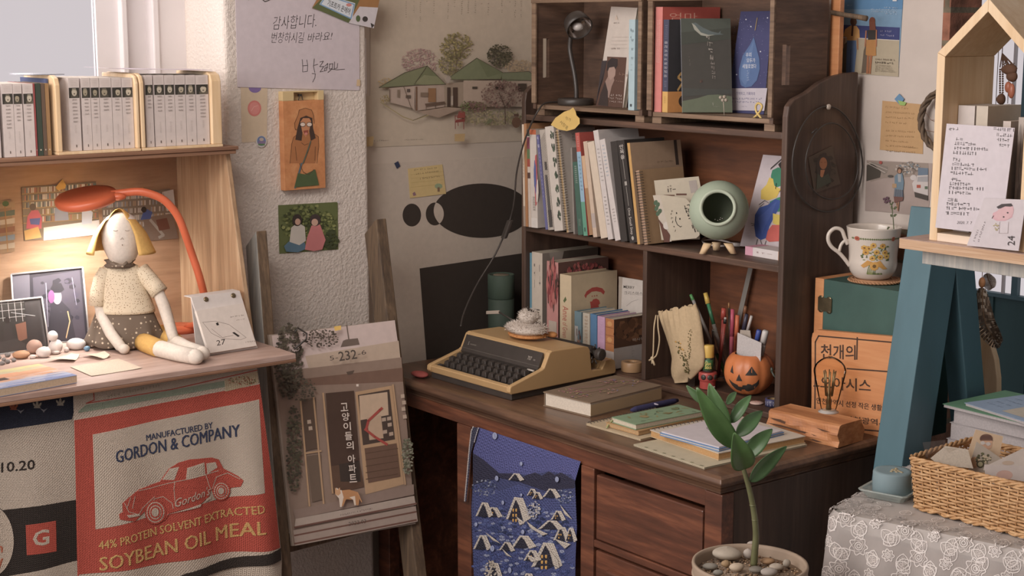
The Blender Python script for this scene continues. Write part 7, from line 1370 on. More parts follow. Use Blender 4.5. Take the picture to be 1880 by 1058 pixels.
def f(d):
    c = lambda *a: cv(a, 1440, 0, 3.527)
    d.poly(c((372, 60), (380, -60), (770, -60), (765, 60)), '#4f86b4'); d.poly(c((372, 60), (765, 60), (750, 180), (362, 165)), '#7099ba'); d.poly(c((366, 160), (748, 178), (746, 260), (360, 240)), '#353f78'); d.poly(c((360, 240), (746, 260), (740, 497), (340, 470)), '#b3a58a'); d.line(c((360, 240), (746, 262)), 1.2, '#cfc8c0')
    d.poly(c((385, 290), (410, 270), (410, 470), (355, 465)), '#6a6252'); d.poly(c((515, 330), (530, 280), (545, 470), (500, 475)), '#6a5c4c')
    d.poly(c((382, 235), (395, 190), (432, 165), (470, 168), (488, 195), (490, 245), (470, 250), (465, 265), (410, 262), (405, 240)), '#cf9a50'); d.ell(*c((450, 140))[0], 6, 8, '#5a3c28'); d.line(c((446, 150), (440, 230)), 3.4, '#54372a'); d.poly(c((408, 262), (466, 262), (470, 330), (455, 475), (402, 470), (405, 350)), '#5e7ca8'); d.line(c((432, 320), (428, 470)), 1, '#46618c'); d.line(c((392, 250), (384, 310)), 2.4, '#b07850'); d.line(c((476, 250), (478, 320)), 2.4, '#b07850')
    d.ell(*c((572, 135))[0], 5.5, 7, '#7a4028'); d.poly(c((552, 140), (590, 140), (596, 200), (575, 205), (555, 195)), '#7f4630'); d.poly(c((540, 195), (600, 195), (596, 255), (545, 258)), '#37332f'); d.poly(c((535, 258), (595, 258), (598, 360), (560, 366), (530, 355)), '#b9803c'); d.line(c((533, 200), (526, 300)), 2.2, '#b5734c'); d.line(c((600, 195), (598, 300)), 2.2, '#b5734c'); d.line(c((546, 362), (540, 474)), 4, '#a8683f'); d.line(c((566, 362), (556, 474)), 4, '#a8683f')
    for i, (x0, y0, x1) in enumerate(((650, 45, 730), (565, 58, 732), (570, 72, 732), (660, 86, 732))): d.scrib(c((x0, y0 + 6))[0], c((x1, y0 + 10))[0], 2.2, '#b8c8d8', i)
    d.scrib(c((625, 205))[0], c((700, 210))[0], 3, '#a8a8c8', 6); d.scrib(c((625, 232))[0], c((725, 238))[0], 3, '#a8a8c8', 7); d.scrib(c((595, 388))[0], c((712, 394))[0], 3, '#6a5c48', 8, .3); d.scrib(c((593, 410))[0], c((708, 416))[0], 4, '#55483c', 9, .15); [d.scrib(c((593, 424 + i * 10))[0], c((690 + i * 8, 430 + i * 10))[0], 1.8, '#7a6c58', 10 + i) for i in range(5)]
    d.rect(*c((705, -8))[0], *c((732, 8))[0], '#d0d4d8'); d.scrib(c((412, 38))[0], c((435, 38))[0], 2, '#b8c8d8', 20); d.scrib(c((412, 78))[0], c((432, 78))[0], 2, '#b8c8d8', 21)
bsheet('seaside_poster', 'blue poster of two people seen from behind on a beach', 'poster', [(1546, -20), (1659, -20), (1649, 140), (1537, 133)], '#7099ba', f)
def f(d):
    for i in range(9): y = 196 + i * 9.3 + (6 if i > 3 else 0); d.scrib((1626, y + 2), (1626 + (52 if i % 3 else 40), y + 5), 3.2, '#96703f', i + 40, .25)
    d.scrib((1660, 271), (1684, 273), 1.8, '#7a5830', 60)
bsheet('kraft_letter', 'brown paper letter taped to the wall above the street photo', 'letter', [(1620, 185), (1696, 192), (1694, 283), (1615, 275)], '#c49a64', f)
g, d = sheet([(1642, 182), (1651, 172), (1660, 182), (1652, 193)], (0, YB - .004, 0), -EY, '#5f90b8', .0006); d.poly([(1648, 184), (1664, 188), (1661, 194), (1652, 193)], '#94b858'); tag(g.obj('paper_tape'), 'blue and green scraps of tape on top of the brown letter', 'tape')
def f(d):
    c = lambda *a: cv(a, 1440, 260, 3.779)
    d.poly(c((570, 135), (1000, 150), (1000, 260), (600, 290)), '#a09084'); d.poly(c((565, 290), (690, 255), (1000, 240), (990, 500), (560, 480)), '#b3a097'); d.poly(c((572, 165), (610, 150), (675, 200), (665, 250), (570, 275)), '#4f483f'); d.poly(c((600, 140), (720, 175), (715, 215), (690, 230), (640, 175)), '#8f8378'); d.line(c((575, 150), (700, 215)), 1, '#d0c4ba'); d.line(c((590, 145), (715, 195)), 1, '#c4b8ae')
    d.blob(*c((860, 185))[0], 22, 12, 90, 2.4, ['#8a7c72', '#b5a89d', '#6a6058', '#c4b8ae', '#7a8a94'], 4); d.poly(c((930, 180), (1000, 185), (1000, 260), (930, 240)), '#6a7f94'); d.poly(c((890, 290), (925, 235), (1000, 232), (1000, 375), (900, 345)), '#cfc6c2'); d.poly(c((930, 245), (1000, 240), (1000, 280), (925, 278)), '#a8a6a8'); d.poly(c((905, 350), (1000, 375), (1000, 410), (910, 385)), '#4c443e'); d.rect(*c((922, 300))[0], *c((950, 322))[0], '#b8543c'); d.rect(*c((978, 310))[0], *c((998, 330))[0], '#5a7058'); d.ell(*c((900, 250))[0], 6, 5, '#cfc6c2'); d.ell(*c((740, 240))[0], 5, 2.4, '#5a524c')
    d.ell(*c((672, 145))[0], 3, 3, '#b8544c'); d.ell(*c((803, 200))[0], 4.6, 6, '#5a4030'); d.ell(*c((804, 205))[0], 3, 4, '#b88868'); d.poly(c((770, 240), (790, 222), (825, 225), (835, 280), (830, 335), (772, 330)), '#6f8a9c'); d.poly(c((792, 225), (815, 225), (815, 280), (795, 280)), '#a8aaae'); d.poly(c((770, 330), (828, 335), (832, 385), (765, 380)), '#55606e'); [d.line(c((775 + i * 14, 333), (772 + i * 15, 382)), .7, '#9aa0a8') for i in range(4)]; d.poly(c((765, 380), (832, 385), (828, 410), (770, 425)), '#7a5048'); d.rect(*c((755, 292))[0], *c((785, 320))[0], '#b8946a'); d.line(c((785, 425), (795, 480)), 2, '#a87858'); d.line(c((800, 420), (795, 470)), 2, '#a87858')
    for a in range(4): d.ell(1629.5 + 4 * math.cos(a * 1.57 + .4), 367 + 4 * math.sin(a * 1.57 + .4), 3.2, 2.6, '#6a4a58', 8)
bsheet('street_photo', 'colour photo of a person in a plaid skirt walking on a street', 'photo', [(1591, 294), (1712, 300), (1704, 398), (1588, 386)], '#b3a097', f, mat='photo')
g = G('brick'); a, b = U(1638, 418, 1, YB), U(1722, 492, 1, YB); g.box(a.x, xr - .001, YB - .004, YB - .0005, b.z, a.z); struct(g, 'trim_1')
c = U(1736, 222, 1, YB - .022); g = G('log_wood'); R = random.Random(5); cr = .062
for k in range(3): g.tube([c + V(((cr + .0038 * math.sin(i * .9 + k * 2)) * math.cos(i * .157), -.0045 * math.cos(i * .9 + k * 2), (cr + .0038 * math.cos(i * .9 + k * 2)) * math.sin(i * .157))) for i in range(41)], .0042, 7, cap=False)
t = thing('dreamcatcher_wreath', 'brown vine wreath with a thread net hanging behind the house shaped shelf', 'dreamcatcher', c); MATS['vine'] = MATS['ladder_wood']; g.m = ['vine'] * len(g.m); g.obj('ring', t)
g = G('felt', '#8a6a58'); 
for i in range(9): a = i * .698; q_ = [c + V((r_ * math.cos(b_), .002, r_ * math.sin(b_))) for r_, b_ in ((cr, a), (cr * .62, a + .35), (cr * .3, a + .7), (cr * .3, a + 1.05), (cr * .62, a + 1.4 - .35), (cr, a + .698))]; g.tube(q_, .0006, 4)
g.obj('net', t)
# lath and twig behind the crates
a, b = U(1526, 60, 1, .592), U(1546, 60, 1, .592); g = G('sign_wood'); g.m; g.box(min(a.x, HR - .046), HR - .02, .59, .604, zt + .0005, H + 1.1); tag(g.obj('wooden_lath', bevel=.001), 'upright brown wooden strip behind the right crate', 'plank')
g = G('ladder_wood'); p0 = V((-.262, .582, U(1520, 23, 1, .582).z)); g.tube([p0, U(1550, 27, 1, .582), U(1575, 31, 1, .582), U(1591, 34, 1, .582)], [.0052, .005, .0055, .006], 10); tag(g.obj('twig'), 'dark wooden twig sticking out beside the seaside poster', 'stick')

# ---------------------------------------------------------------- trestle shelf with the house box
t = thing('trestle_shelf', 'teal trestle stand with a plywood shelf board at the right', 'shelf', V((.14, .4, 0)))
lx0, lx1 = .062, .13
def legf(top, bot, mat, ext=.0):
    a, b = U(*top, 0, lx0), U(*bot, 0, lx0); dr = (b - a).normalized(); b = a + dr * ((a.z - .0005) / -dr.z); return a, b
a, b = legf((1672, 378), (1600, 880), 0); g = G('teal_paint'); dy = V((0, .085, 0)); w_ = V((lx1 - lx0, 0, 0)); g.hexa([b, b + w_, b + w_ + dy, b + dy, a, a + w_, a + w_ + dy - EZ * .01, a + dy - EZ * .01]); g.obj('leg', t, bevel=.002); LA, LB = a, b
a2 = V((lx0, a.y + .085 + .012, a.z - .06)); b2 = U(1800, 735, 0, lx1); 
a2 = U(1753, 470, 0, lx1); b2 = U(1776, 736, 0, lx1); w_ = V((.047, 0, 0)); dy = V((0, .062, 0)); dr = (b2 - a2).normalized(); b2 = a2 + dr * ((a2.z - .0005) / -dr.z); g = G('teal_paint'); g.hexa([b2 - w_, b2, b2 + dy, b2 + dy - w_, a2 - w_, a2, a2 + dy, a2 + dy - w_]); g.obj('leg', t, bevel=.002)
BY0, BY1 = .235, .40; bz = U(1652, 437, 1, BY0).z; bx = U(1651, 440, 1, BY0).x
g = G('ply_band'); g.box(bx, bx + .75, BY0, BY1, bz - .019, bz - .0012); g.set('board_wood').box(bx, bx + .75, BY0, BY1, bz - .0012, bz); g.obj('shelf_board', t, bevel=.001)
g = G('weathered'); g.box(bx + .03, bx + .75, BY0 + .03, BY0 + .05, bz - .047, bz - .0195); g.obj('rail', t, bevel=.001)
g = G('teal_paint'); g.box(bx + .03, bx + .08, BY0 + .05, BY1 - .01, bz - .047, bz - .0195); g.obj('bracket', t)
for xx in (bx + .68,):
    g = G('teal_paint'); g.hexa([V((xx, LB.y, .0005)), V((xx + .068, LB.y, .0005)), V((xx + .068, LB.y + .085, .0005)), V((xx, LB.y + .085, .0005)), V((xx, LA.y, LA.z)), V((xx + .068, LA.y, LA.z)), V((xx + .068, LA.y + .085, LA.z - .01)), V((xx, LA.y + .085, LA.z - .01))]); g.obj('leg', t)
# house box
hy = BY0 + .018; Hx0 = U(1706, 433, 1, hy).x; hz = bz + .0003; ap = U(1815, -3, 1, hy); ev_ = U(1719, 97, 1, hy); ax_ = ap.x; hw = ax_ - Hx0; th = .0165; hd = .148; ez = ev_.z; sl = (ap.z - ez) / hw
t = thing('house_box', 'house shaped pine shelf box standing on the trestle board', 'shelf', V((ax_, hy + hd / 2, hz)))
def hp2(out): # half outline: points from the left bottom to the apex
    return out
def panel(name, pts, mat='pine'):
    g = G(mat); g.prism([V((x, hy, z)) for x, z in pts], EY * hd); return g.obj(name, t, bevel=.0008)
k_ = th * math.sqrt(1 + sl * sl)
panel('side_panel', [(Hx0, hz), (Hx0 + th, hz), (Hx0 + th, ez - k_ + sl * th + .0), (Hx0, ez)][::1])
panel('side_panel', [(2 * ax_ - Hx0 - th, hz), (2 * ax_ - Hx0, hz), (2 * ax_ - Hx0, ez), (2 * ax_ - Hx0 - th, ez - k_ + sl * th)])
panel('roof_panel', [(Hx0 + .0002, ez + .0003), (Hx0 + th, ez - k_ + sl * th + .0005), (ax_, ap.z - k_), (ax_, ap.z)])
panel('roof_panel', [(ax_ + .0002, ap.z - k_), (2 * ax_ - Hx0 - th, ez - k_ + sl * th + .0005), (2 * ax_ - Hx0 - .0002, ez + .0003), (ax_ + .0002, ap.z)])
panel('base_panel', [(Hx0 + th + .0003, hz), (2 * ax_ - Hx0 - th - .0003, hz), (2 * ax_ - Hx0 - th - .0003, hz + th * .9), (Hx0 + th + .0003, hz + th * .9)], 'pine_edge')
for o_ in t.children:
    if o_.name.startswith(('side', 'roof')):
        pass
hb2 = hz + th * .9 + .0004; yb2 = hy + .045
PACK['p'] = None
def hbk(label, px0, px1, yt, col, d=.09, y=None, pcol='#cdbfb0', **k):
    y = y or yb2; x0, x1 = U(px0, 300, 1, y).x, U(px1, 300, 1, y).x; return book('plain_book', label, 'book', (x0, y, hb2), EX, EZ, EY, x1 - x0, U(px0, yt, 1, y).z - hb2, d, col, pages=pcol, hard=False, **k)
hbk('white book with a thick spine, left one inside the house box', 1755, 1785, 193, '#d3c8c2')
hbk('cream book with its cover turned right inside the house box', 1788, 1809, 194, '#cfc2b0', .1)
hbk('small white book behind the letter sheet in the house box', 1838, 1852, 222, '#d0c2b8', .08)
hbk('pale book with a patterned spine at the right of the house box', 1866, 1876, 215, '#b8aca2', .1, spine=lambda d, w, h: d.blob(.5, .5, .4, .45, 40, .1, ['#a89a90', '#c8bcb2', '#98908a'], 3))
# letter and card leaning on the front
def lean(c4, y, zb, tilt, col, t=.0012):
    p = U(*c4[3], 1, y); p.z = zb; n = V((0, -math.cos(tilt), math.sin(tilt))); g, d = sheet(c4, p, n, col, t); lo = min(v[2] for v in g.v); dz = zb + .0003 - lo; g.v = [(a, b, c + max(0, dz)) for a, b, c in g.v]; return g, d
g, d = lean([(1738, 227), (1863, 235), (1838, 432), (1717, 418)], hy - .005, bz + .0003, .0, '#d3cad0')
d.scrib((1742, 240), (1756, 239), 5, '#55504e', 1, .1)
for i, (x, y, w_) in enumerate(((1824, 238, 34), (1830, 248, 24), (1830, 257, 22), (1834, 267, 17), (1755, 256, 12), (1752, 264, 39), (1752, 273, 60), (1750, 281, 39), (1749, 293, 11), (1748, 302, 38), (1746, 310, 63), (1745, 318, 38), (1746, 330, 18), (1744, 338, 37), (1743, 346, 62), (1742, 354, 36), (1740, 367, 18), (1738, 375, 42), (1737, 383, 58), (1736, 392, 42))): d.scrib((x, y + 2), (x + w_, y + 4), 6, '#7a7476', 70 + i, .1)
d.text('2020. 7. 7', (1757, 411), (1784, 412), 5, '#4c4648', -.01, (1, -5)); tag(g.obj('letter_sheet'), 'white sheet of handwritten lines leaning in the house box', 'letter')
g, d = lean([(1807, 364), (1884, 367), (1870, 461), (1775, 451)], BY0 + .005, bz + .0005, -.08 + .08, '#cfc6ca', .0015)
c = lambda *a: cv(a, 1640, 160, 3.1125)
d.poly(c((565, 750), (570, 720), (610, 700), (640, 680), (680, 670), (690, 700), (680, 745), (640, 765), (590, 765)), '#d8aab2'); d.poly(c((590, 685), (620, 668), (675, 665), (685, 680), (640, 690), (600, 695)), '#4c4648'); d.poly(c((600, 700), (640, 682), (684, 684), (688, 720), (660, 755), (610, 758), (580, 745)), '#d9b0b4'); d.ell(*c((632, 742))[0], 1.8, 1.4, '#4c4648'); d.ell(*c((655, 718))[0], 1.8, 1.4, '#4c4648'); d.line(c((565, 750), (575, 735)), 1, '#4c4648'); d.line(c((610, 770), (605, 835), (655, 835), (660, 770)), .6, '#b0a4a4'); d.blob(*c((590, 800))[0], 5, 7, 20, 1.4, ['#a8a070', '#b8a880'], 3)
d.text('24', c((695, 905))[0], c((695, 850))[0], 13, '#4c4648', 0, (-13, 0)); d.scrib(c((465, 885))[0], c((488, 820))[0], 3, '#8a8084', 5); d.scrib(c((490, 885))[0], c((530, 770))[0], 3, '#8a8084', 6); tag(g.obj('day_card'), 'white card with a pink drawing and a rotated number on the trestle board', 'card')
# feather and shell charms hanging in the porch opening
PYV = [.82]
def porch(px, py): return U(px, py, 1, PYV[0])
t = thing('shell_charm', 'hanging charm of brown shells and coral beads seen through the house box', 'ornament', porch(1848, 190))
for x, y, r_ in ((1853, 128, .02), (1858, 140, .012), (1838, 182, .009)): g = G('stone', '#7a5238'); g.ell(porch(x, y), (r_, .01, .0115), wob=.1); g.obj('shell', t)
for x, y, r_ in ((1851, 160, .012), (1857, 167, .016)): g = G('plastic', '#c8704c'); g.ell(porch(x, y), (.008, .006, r_)); g.obj('bead', t)
g = G('felt', '#6a4c3a')
for i in range(8): g.tube([porch(1840, 98), porch(1836 + i * 4.5, 124 + i % 3 * 2)], .0012, 5)
for k in (108, 116): g.tube([porch(1838 + (k - 104) * .1 + i * (k - 98) * .16, k + i % 2 * 3) for i in range(9)], .001, 4)
for x in (1836, 1841): [g.ell(porch(x, 128 + i * 4.2), (.0024, .0024, .0024), 6, 4) for i in range(13)]
g.tube([porch(1840, 98), V((porch(1840, 98).x, .82, 2.6))], .001, 5); g.tube([porch(1852, 145), porch(1850, 190)], .0008, 5); g.obj('net', t)
def feather(name, label, pts, wd, cols, seed):
    P = smooth([porch(*p) for p in pts], 6); t_ = thing(name, label, 'feather', P[0]); g = G('print', cols[0]); R = random.Random(seed); N = len(P)
    for i in range(N - 1):
        s = i / (N - 1); w_ = wd * (math.sin(math.pi * min(1, s * .92 + .06)) ** .6); tn = (P[i + 1] - P[i]); sd = V((tn.z, 0, -tn.x)).normalized()
        for sg in (-1, 1):
            for j in range(5):
                c_ = R.choice(cols); a = P[i] + sd * sg * w_ * j / 5 + tn * j * .12; b = P[i] + sd * sg * w_ * (j + 1) / 5 + tn * (j + 1) * .12; g.set('print', c_); g.add([a, P[i] + tn + sd * sg * w_ * j / 5 + tn * j * .12, P[i] + tn + sd * sg * w_ * (j + 1) / 5 + tn * (j + 1) * .12, b], [(0, 1, 2, 3)])
    g.obj('vane', t_); g = G('felt', '#8a6a4a'); g.tube(P, [.0012 - .0008 * i / N for i in range(N)], 5); g.obj('shaft', t_); return t_
FT = feather('speckled_feather', 'long brown speckled feather hanging behind the trestle legs', [(1803, 528), (1804, 560), (1810, 595), (1824, 620), (1838, 631)], .026, ['#8a7460', '#c8baa8', '#6a5644', '#a08a74', '#5c4a3c'], 3)
g = G('log_wood'); g.ell(porch(1803, 519), (.0075, .0075, .012)); g.tube([porch(1803, 512), V((porch(1803, 512).x, .82, 2.6))], .0008, 5); g.obj('bead', FT)
PYV[0] = .86; F2 = feather('pale_feather', 'short pale grey feather beside the speckled one', [(1812, 502), (1814, 512), (1818, 522), (1822, 530)], .018, ['#b0a49a', '#c4b8ae', '#a2968c'], 4); g = G('felt', '#8a6a4a'); g.tube([porch(1812, 502), V((porch(1812, 502).x, .86, 2.6))], .0008, 5); g.obj('thread', F2)
wy = 1.05; g = G('pine'); P = [U(x, y, 1, wy) for x, y in ((1790, 600), (1806, 612), (1818, 634), (1826, 662), (1830, 695), (1830, 735))]; P += [V((P[-1].x, wy, .0005)), V((P[0].x, wy, .0005))]; g.prism(P, EY * .02); tag(g.obj('curved_board', bevel=.002), 'pale wooden board with a curved edge standing in the porch', 'board')

# ---------------------------------------------------------------- lace covered table with basket, candle and papers
TZ = H + .004; FLc = U(1497, 938, 2, TZ); ang = math.radians(15); ta, tb = V((math.cos(ang), math.sin(ang), 0)), V((-math.sin(ang), math.cos(ang), 0)); FLc = FLc + ta * .02 + tb * .01
t = thing('lace_table', 'small side table covered with a white floral lace cloth', 'table', V((FLc.x + .3, FLc.y + .3, 0)))
TWd, TDp = .56, .40
g = G('weathered'); g.obox(FLc + ta * .006 + tb * .006 - EZ * .03, ta * (TWd - .012), tb * (TDp - .012), EZ * .0285); g.obj('table_top', t)
for i, (u, v) in enumerate(((.02, .02), (TWd - .06, .02), (.02, TDp - .06), (TWd - .06, TDp - .06))):
    g = G('weathered'); q_ = FLc + ta * u + tb * v; q_.z = .0005; g.obox(q_, ta * .04, tb * .04, EZ * (TZ - .032)); g.obj('leg', t)
for nm, q_, e_ in (('side_board', FLc + ta * .012 + tb * .016, tb * (TDp - .03)), ('front_board', FLc + ta * .016 + tb * .012, ta * (TWd - .03))):
    g = G('crate_wood'); s_ = ta * .004 if nm == 'side_board' else tb * .004; q_ = V((q_.x, q_.y, .12)); g.obox(q_, e_, s_, EZ * (TZ - .16)); g.obj(nm, t)
def cl(s, h):   # s along left side (negative) then the front edge, h: 0 table level, growing downwards; h<0 on the top
    r = .03
    if s < -r: p = FLc + tb * (-s); n = -ta
    elif s > r: p = FLc + ta * s; n = -tb
    else: q_ = (s + r) / (2 * r) * math.pi / 2; p = FLc + ta * r + tb * r - ta * (r * math.cos(q_)) - tb * (r * math.sin(q_)); n = -(ta * math.cos(q_) + tb * math.sin(q_))
    if h <= 0: return p - n * (-h) + EZ * .0012
    k = min(1, h / .25); w_ = (.013 * math.sin(s * 68) + .006 * math.sin(s * 27 + 1)) * k + .02 * k ** .8
    hh = max(0, h - .012); return p + n * (min(h, .012) * .5 + w_) + EZ * (.0012 - hh - (.002 if h > .006 else 0))
g = G('tulle'); g.sm = True; s0, s1 = -TDp + .01, TWd - .01
g.grid(lambda u, v: cl(s0 + (s1 - s0) * u, v ** 1.0 * .62), 260, 26); g.add([FLc + EZ * .0012 + ta * .03, FLc + EZ * .0012 + ta * (TWd - .01), FLc + EZ * .0012 + ta * (TWd - .01) + tb * (TDp - .01), FLc + EZ * .0012 + tb * (TDp - .01), FLc + EZ * .0012 + tb * .03], [(0, 1, 2, 3, 4)]); g.sm = False; cloth_o = g.obj('lace_cloth', t)
g = G('cloth', '#d8ccc4')
def LD(k): return D(g, lambda u, v: cl(u, v) + (lambda a: a)(V((0, 0, 0))), EZ)
class L_(D):
    def put(s, pts, faces, col):
        s.g.set('cloth', col, False); vs = []
        for u, v in pts:
            p = cl(u, v); e = .002; q1 = cl(u + e, v) - cl(u - e, v); q2 = cl(u, v + e) - cl(u, v - e); n = q2.cross(q1); n = n.normalized() if n.length > 1e-9 else EZ
            if n.dot(CAM - p) < 0: n = -n
            vs.append(p + n * (.0008 + s.k * .00002) + EZ * (.002 if v < .004 else 0))
        s.g.add(vs, faces)
d = L_(g, None, EZ); W1, W2 = '#f4ece7', '#e6dcd6'
def outline(pts, w_, c_): d.line(pts, w_, c_, up=False)
def leaf_m(x, y, a, L, wd):
    ca, sa = math.cos(a), math.sin(a); P = lambda u, v: (x + u * L * ca - v * wd * sa, y + u * L * sa + v * wd * ca)
    up_ = [P(u, math.sin(math.pi * u) ** .8) for u in [i / 7 for i in range(8)]]; dn = [P(u, -math.sin(math.pi * u) ** .8) for u in [i / 7 for i in range(8)]]
    outline(up_, .0014, W1); outline(dn, .0014, W1); outline([P(0, 0), P(.95, 0)], .0009, W2)
    for u in (.2, .35, .5, .65): outline([P(u, 0), P(u + .17, .62 * math.sin(math.pi * min(1, u + .17)))], .0007, W2); outline([P(u, 0), P(u + .17, -.62 * math.sin(math.pi * min(1, u + .17)))], .0007, W2)
def flower_m(x, y, r):
    outline([(x + r * (1 + .16 * math.cos(7 * a)) * math.cos(a), y + r * (1 + .16 * math.cos(7 * a)) * math.sin(a)) for a in [i * math.pi / 21 for i in range(43)]], .0015, W1)
    outline([(x + r * .7 * (1 + .12 * math.cos(6 * a)) * math.cos(a), y + r * .7 * (1 + .12 * math.cos(6 * a)) * math.sin(a)) for a in [i * math.pi / 15 for i in range(31)]], .001, W2)
    for q_ in (.45, .22): outline([(x + r * q_ * math.cos(a), y + r * q_ * math.sin(a)) for a in [i * math.pi / 8 for i in range(17)]], .0014, W1)
R = random.Random(8); col = 0; s = -.36
while s < .58:
    for row in range(10):
        x = s + (.026 if row % 2 else 0) + R.uniform(-.004, .004); y = -.03 + row * .044 + R.uniform(-.005, .005)
        if row == 0 and s < -.2: continue
        (flower_m(x, y, .0135 + R.uniform(0, .003)) if (row + col) % 2 == 0 else flower_m(x, y, .0095))
        for a in (R.uniform(.5, .9), R.uniform(2.2, 2.7), R.uniform(-1.9, -1.3)): leaf_m(x + .017 * math.cos(a), y + .017 * math.sin(a), a, .029, .0105)
    s += .053; col += 1
g.obj('lace_flowers', cloth_o if False else t)
# basket
kz = TZ + .0028; P0 = U(1676, 934, 2, kz); P1 = U(1882, 990, 2, kz); ba = (P1 - P0).normalized(); bb = EZ.cross(ba); BW, BD, BHh = .27, .18, .092
t = thing('wicker_basket', 'rectangular honey coloured wicker basket on the lace table', 'basket', P0 + ba * (BW / 2) + bb * (BD / 2))
def bpt(s, z, off=0.0):
    fl = z / BHh * .008; w0, d0 = BW + 2 * fl, BD + 2 * fl; o = P0 - ba * fl - bb * fl; per = 2 * (w0 + d0); s = (s % 1.0) * per; r = .012
    if s < w0: p = o + ba * s; n = -bb; e = min(s, w0 - s)
    elif s < w0 + d0: p = o + ba * w0 + bb * (s - w0); n = ba; e = min(s - w0, w0 + d0 - s)
    elif s < 2 * w0 + d0: p = o + ba * (w0 - (s - w0 - d0)) + bb * d0; n = bb; e = min(s - w0 - d0, 2 * w0 + d0 - s)
    else: p = o + bb * (d0 - (s - 2 * w0 - d0)); n = -ba; e = min(s - 2 * w0 - d0, per - s)
    if e < r:
        c_ = o + ba * w0 / 2 + bb * d0 / 2; p = p + (c_ - p).normalized() * (r - e) * .35
    return p + n * off + EZ * z
g = G('sign_wood'); MATS['wicker'] = MATS['pine']; wood('wicker', '#a9763f', '#c9975a', '#dcb27a', (2, 2, 2), 30, .55, .1); g = G('wicker'); NS = 56; rows_ = 15
for r_ in range(rows_):
    z = .006 + r_ * (BHh - .012) / (rows_ - 1)
    g.tube([bpt(i / (NS * 4), z, .0021 * math.sin(math.pi * (i / 4 + r_))) for i in range(NS * 4 + 1)], .0026, 5, cap=False)
g.obj('weave', t)
g = G('wicker')
for i in range(NS): g.tube([bpt((i + .5) / NS, .002), bpt((i + .5) / NS, BHh * .98)], .0018, 5)
g.obj('stakes', t)
g = G('wicker')
for z, k in ((BHh, 3), (.0045, 2)):
    for j in range(k): g.tube([bpt(i / 160, z + .003 * math.sin(i * .8 + j * 2.1), .003 * math.cos(i * .8 + j * 2.1)) for i in range(161)], .0027, 6, cap=False)
g.floor(kz - .0002); g.obj('rim', t)
g = G('wicker'); g.obox(P0 + ba * .004 + bb * .004 + EZ * .001, ba * (BW - .008), bb * (BD - .008), EZ * .004); g.obj('base', t)
def bcard(name, label, c4, z0, tilt_n, col, fn=None, mat='print', cat='card'):
    n = V(tilt_n).normalized(); p = P0 + ba * .12 + bb * .09 + EZ * z0; g, d = sheet(c4, p, n, col, .0012, mat)
    if fn: fn(d)
    return tag(g.obj(name), label, cat)
bn = (FW * .8 + EZ * .6)
c = lambda *a: cv(a, 1480, 720, 3.13)
def pxp(px, py, dpt): return UP(px, py, P0 + ba * .10 + bb * dpt, FW)
def stand(name, label, c4, dpt, col, fn=None, mat='print', lean_=.3, cat='card'):
    n = (FW * math.cos(lean_) + EZ * math.sin(lean_)).normalized(); p = UP((c4[2][0] + c4[3][0]) / 2, (c4[2][1] + c4[3][1]) / 2, P0 + ba * .10 + bb * dpt, FW); g, d = sheet(c4, p, n, col, .0012, mat)
    if fn: fn(d)
    g.floor(kz + .006); return tag(g.obj(name), label, cat)
stand('portrait_card_print', 'beige card with a drawn person in glasses at the back of the basket', c((975, 215), (1132, 255), (1100, 430), (900, 430)), .145, '#d6b894', lambda d: (d.ell(*c((1035, 268))[0], 12, 8.5, '#7c5a48'), d.poly(c((1005, 280), (1070, 280), (1065, 320), (1040, 335), (1005, 310)), '#d6a888'), d.poly(c((996, 275), (1010, 250), (1060, 250), (1075, 285), (1060, 270), (1015, 270)), '#6a4a40'), d.line(c((1002, 290), (1060, 300)), 2, '#c8c0ba'), d.ell(*c((1014, 293))[0], 4, 3.4, '#cfc6c0'), d.ell(*c((1046, 299))[0], 4, 3.4, '#cfc6c0')))
stand('sketch_card', 'grey beige card with a dark drawing in the middle of the basket', c((980, 285), (1125, 385), (1090, 470), (930, 455)), .105, '#b5a898', lambda d: (d.ell(*c((968, 405))[0], 9, 10, '#b89068'), d.blob(*c((1020, 385))[0], 14, 10, 40, 3, ['#5a5a3c', '#6a6a48', '#4a4434', '#c8b898'], 5), d.ell(*c((1000, 415))[0], 7, 7, '#4f4a34'), d.ell(*c((1000, 415))[0], 4.5, 4.5, '#a8a07c')))
stand('white_card', 'white folded card with a faint pink print in the basket', c((1245, 325), (1300, 360), (1300, 470), (1020, 450), (1025, 430)), .07, '#d0c4ba', lambda d: d.ell(*c((1160, 408))[0], 11, 4, '#c8b09a'))
stand('white_card', 'white card with a rounded pink spot nearest the basket front', c((1025, 418), (1240, 424), (1290, 440), (1290, 520), (1030, 480)), .045, '#cfc4be', lambda d: d.ell(*c((1140, 478))[0], 15, 9, '#d0aa9c'))
stand('paper_envelope', 'pale translucent paper envelope at the left of the basket', c((715, 380), (800, 310), (930, 330), (960, 440), (760, 420)), .09, '#cdbfac', lambda d: d.poly(c((790, 320), (870, 325), (820, 350)), '#bfb09c'), 'paper', .5)
stand('clear_bag', 'clear plastic bag with a bluish shine in the left corner of the basket', c((670, 290), (800, 275), (800, 380), (690, 385)), .12, '#d0d0d8', None, 'film')
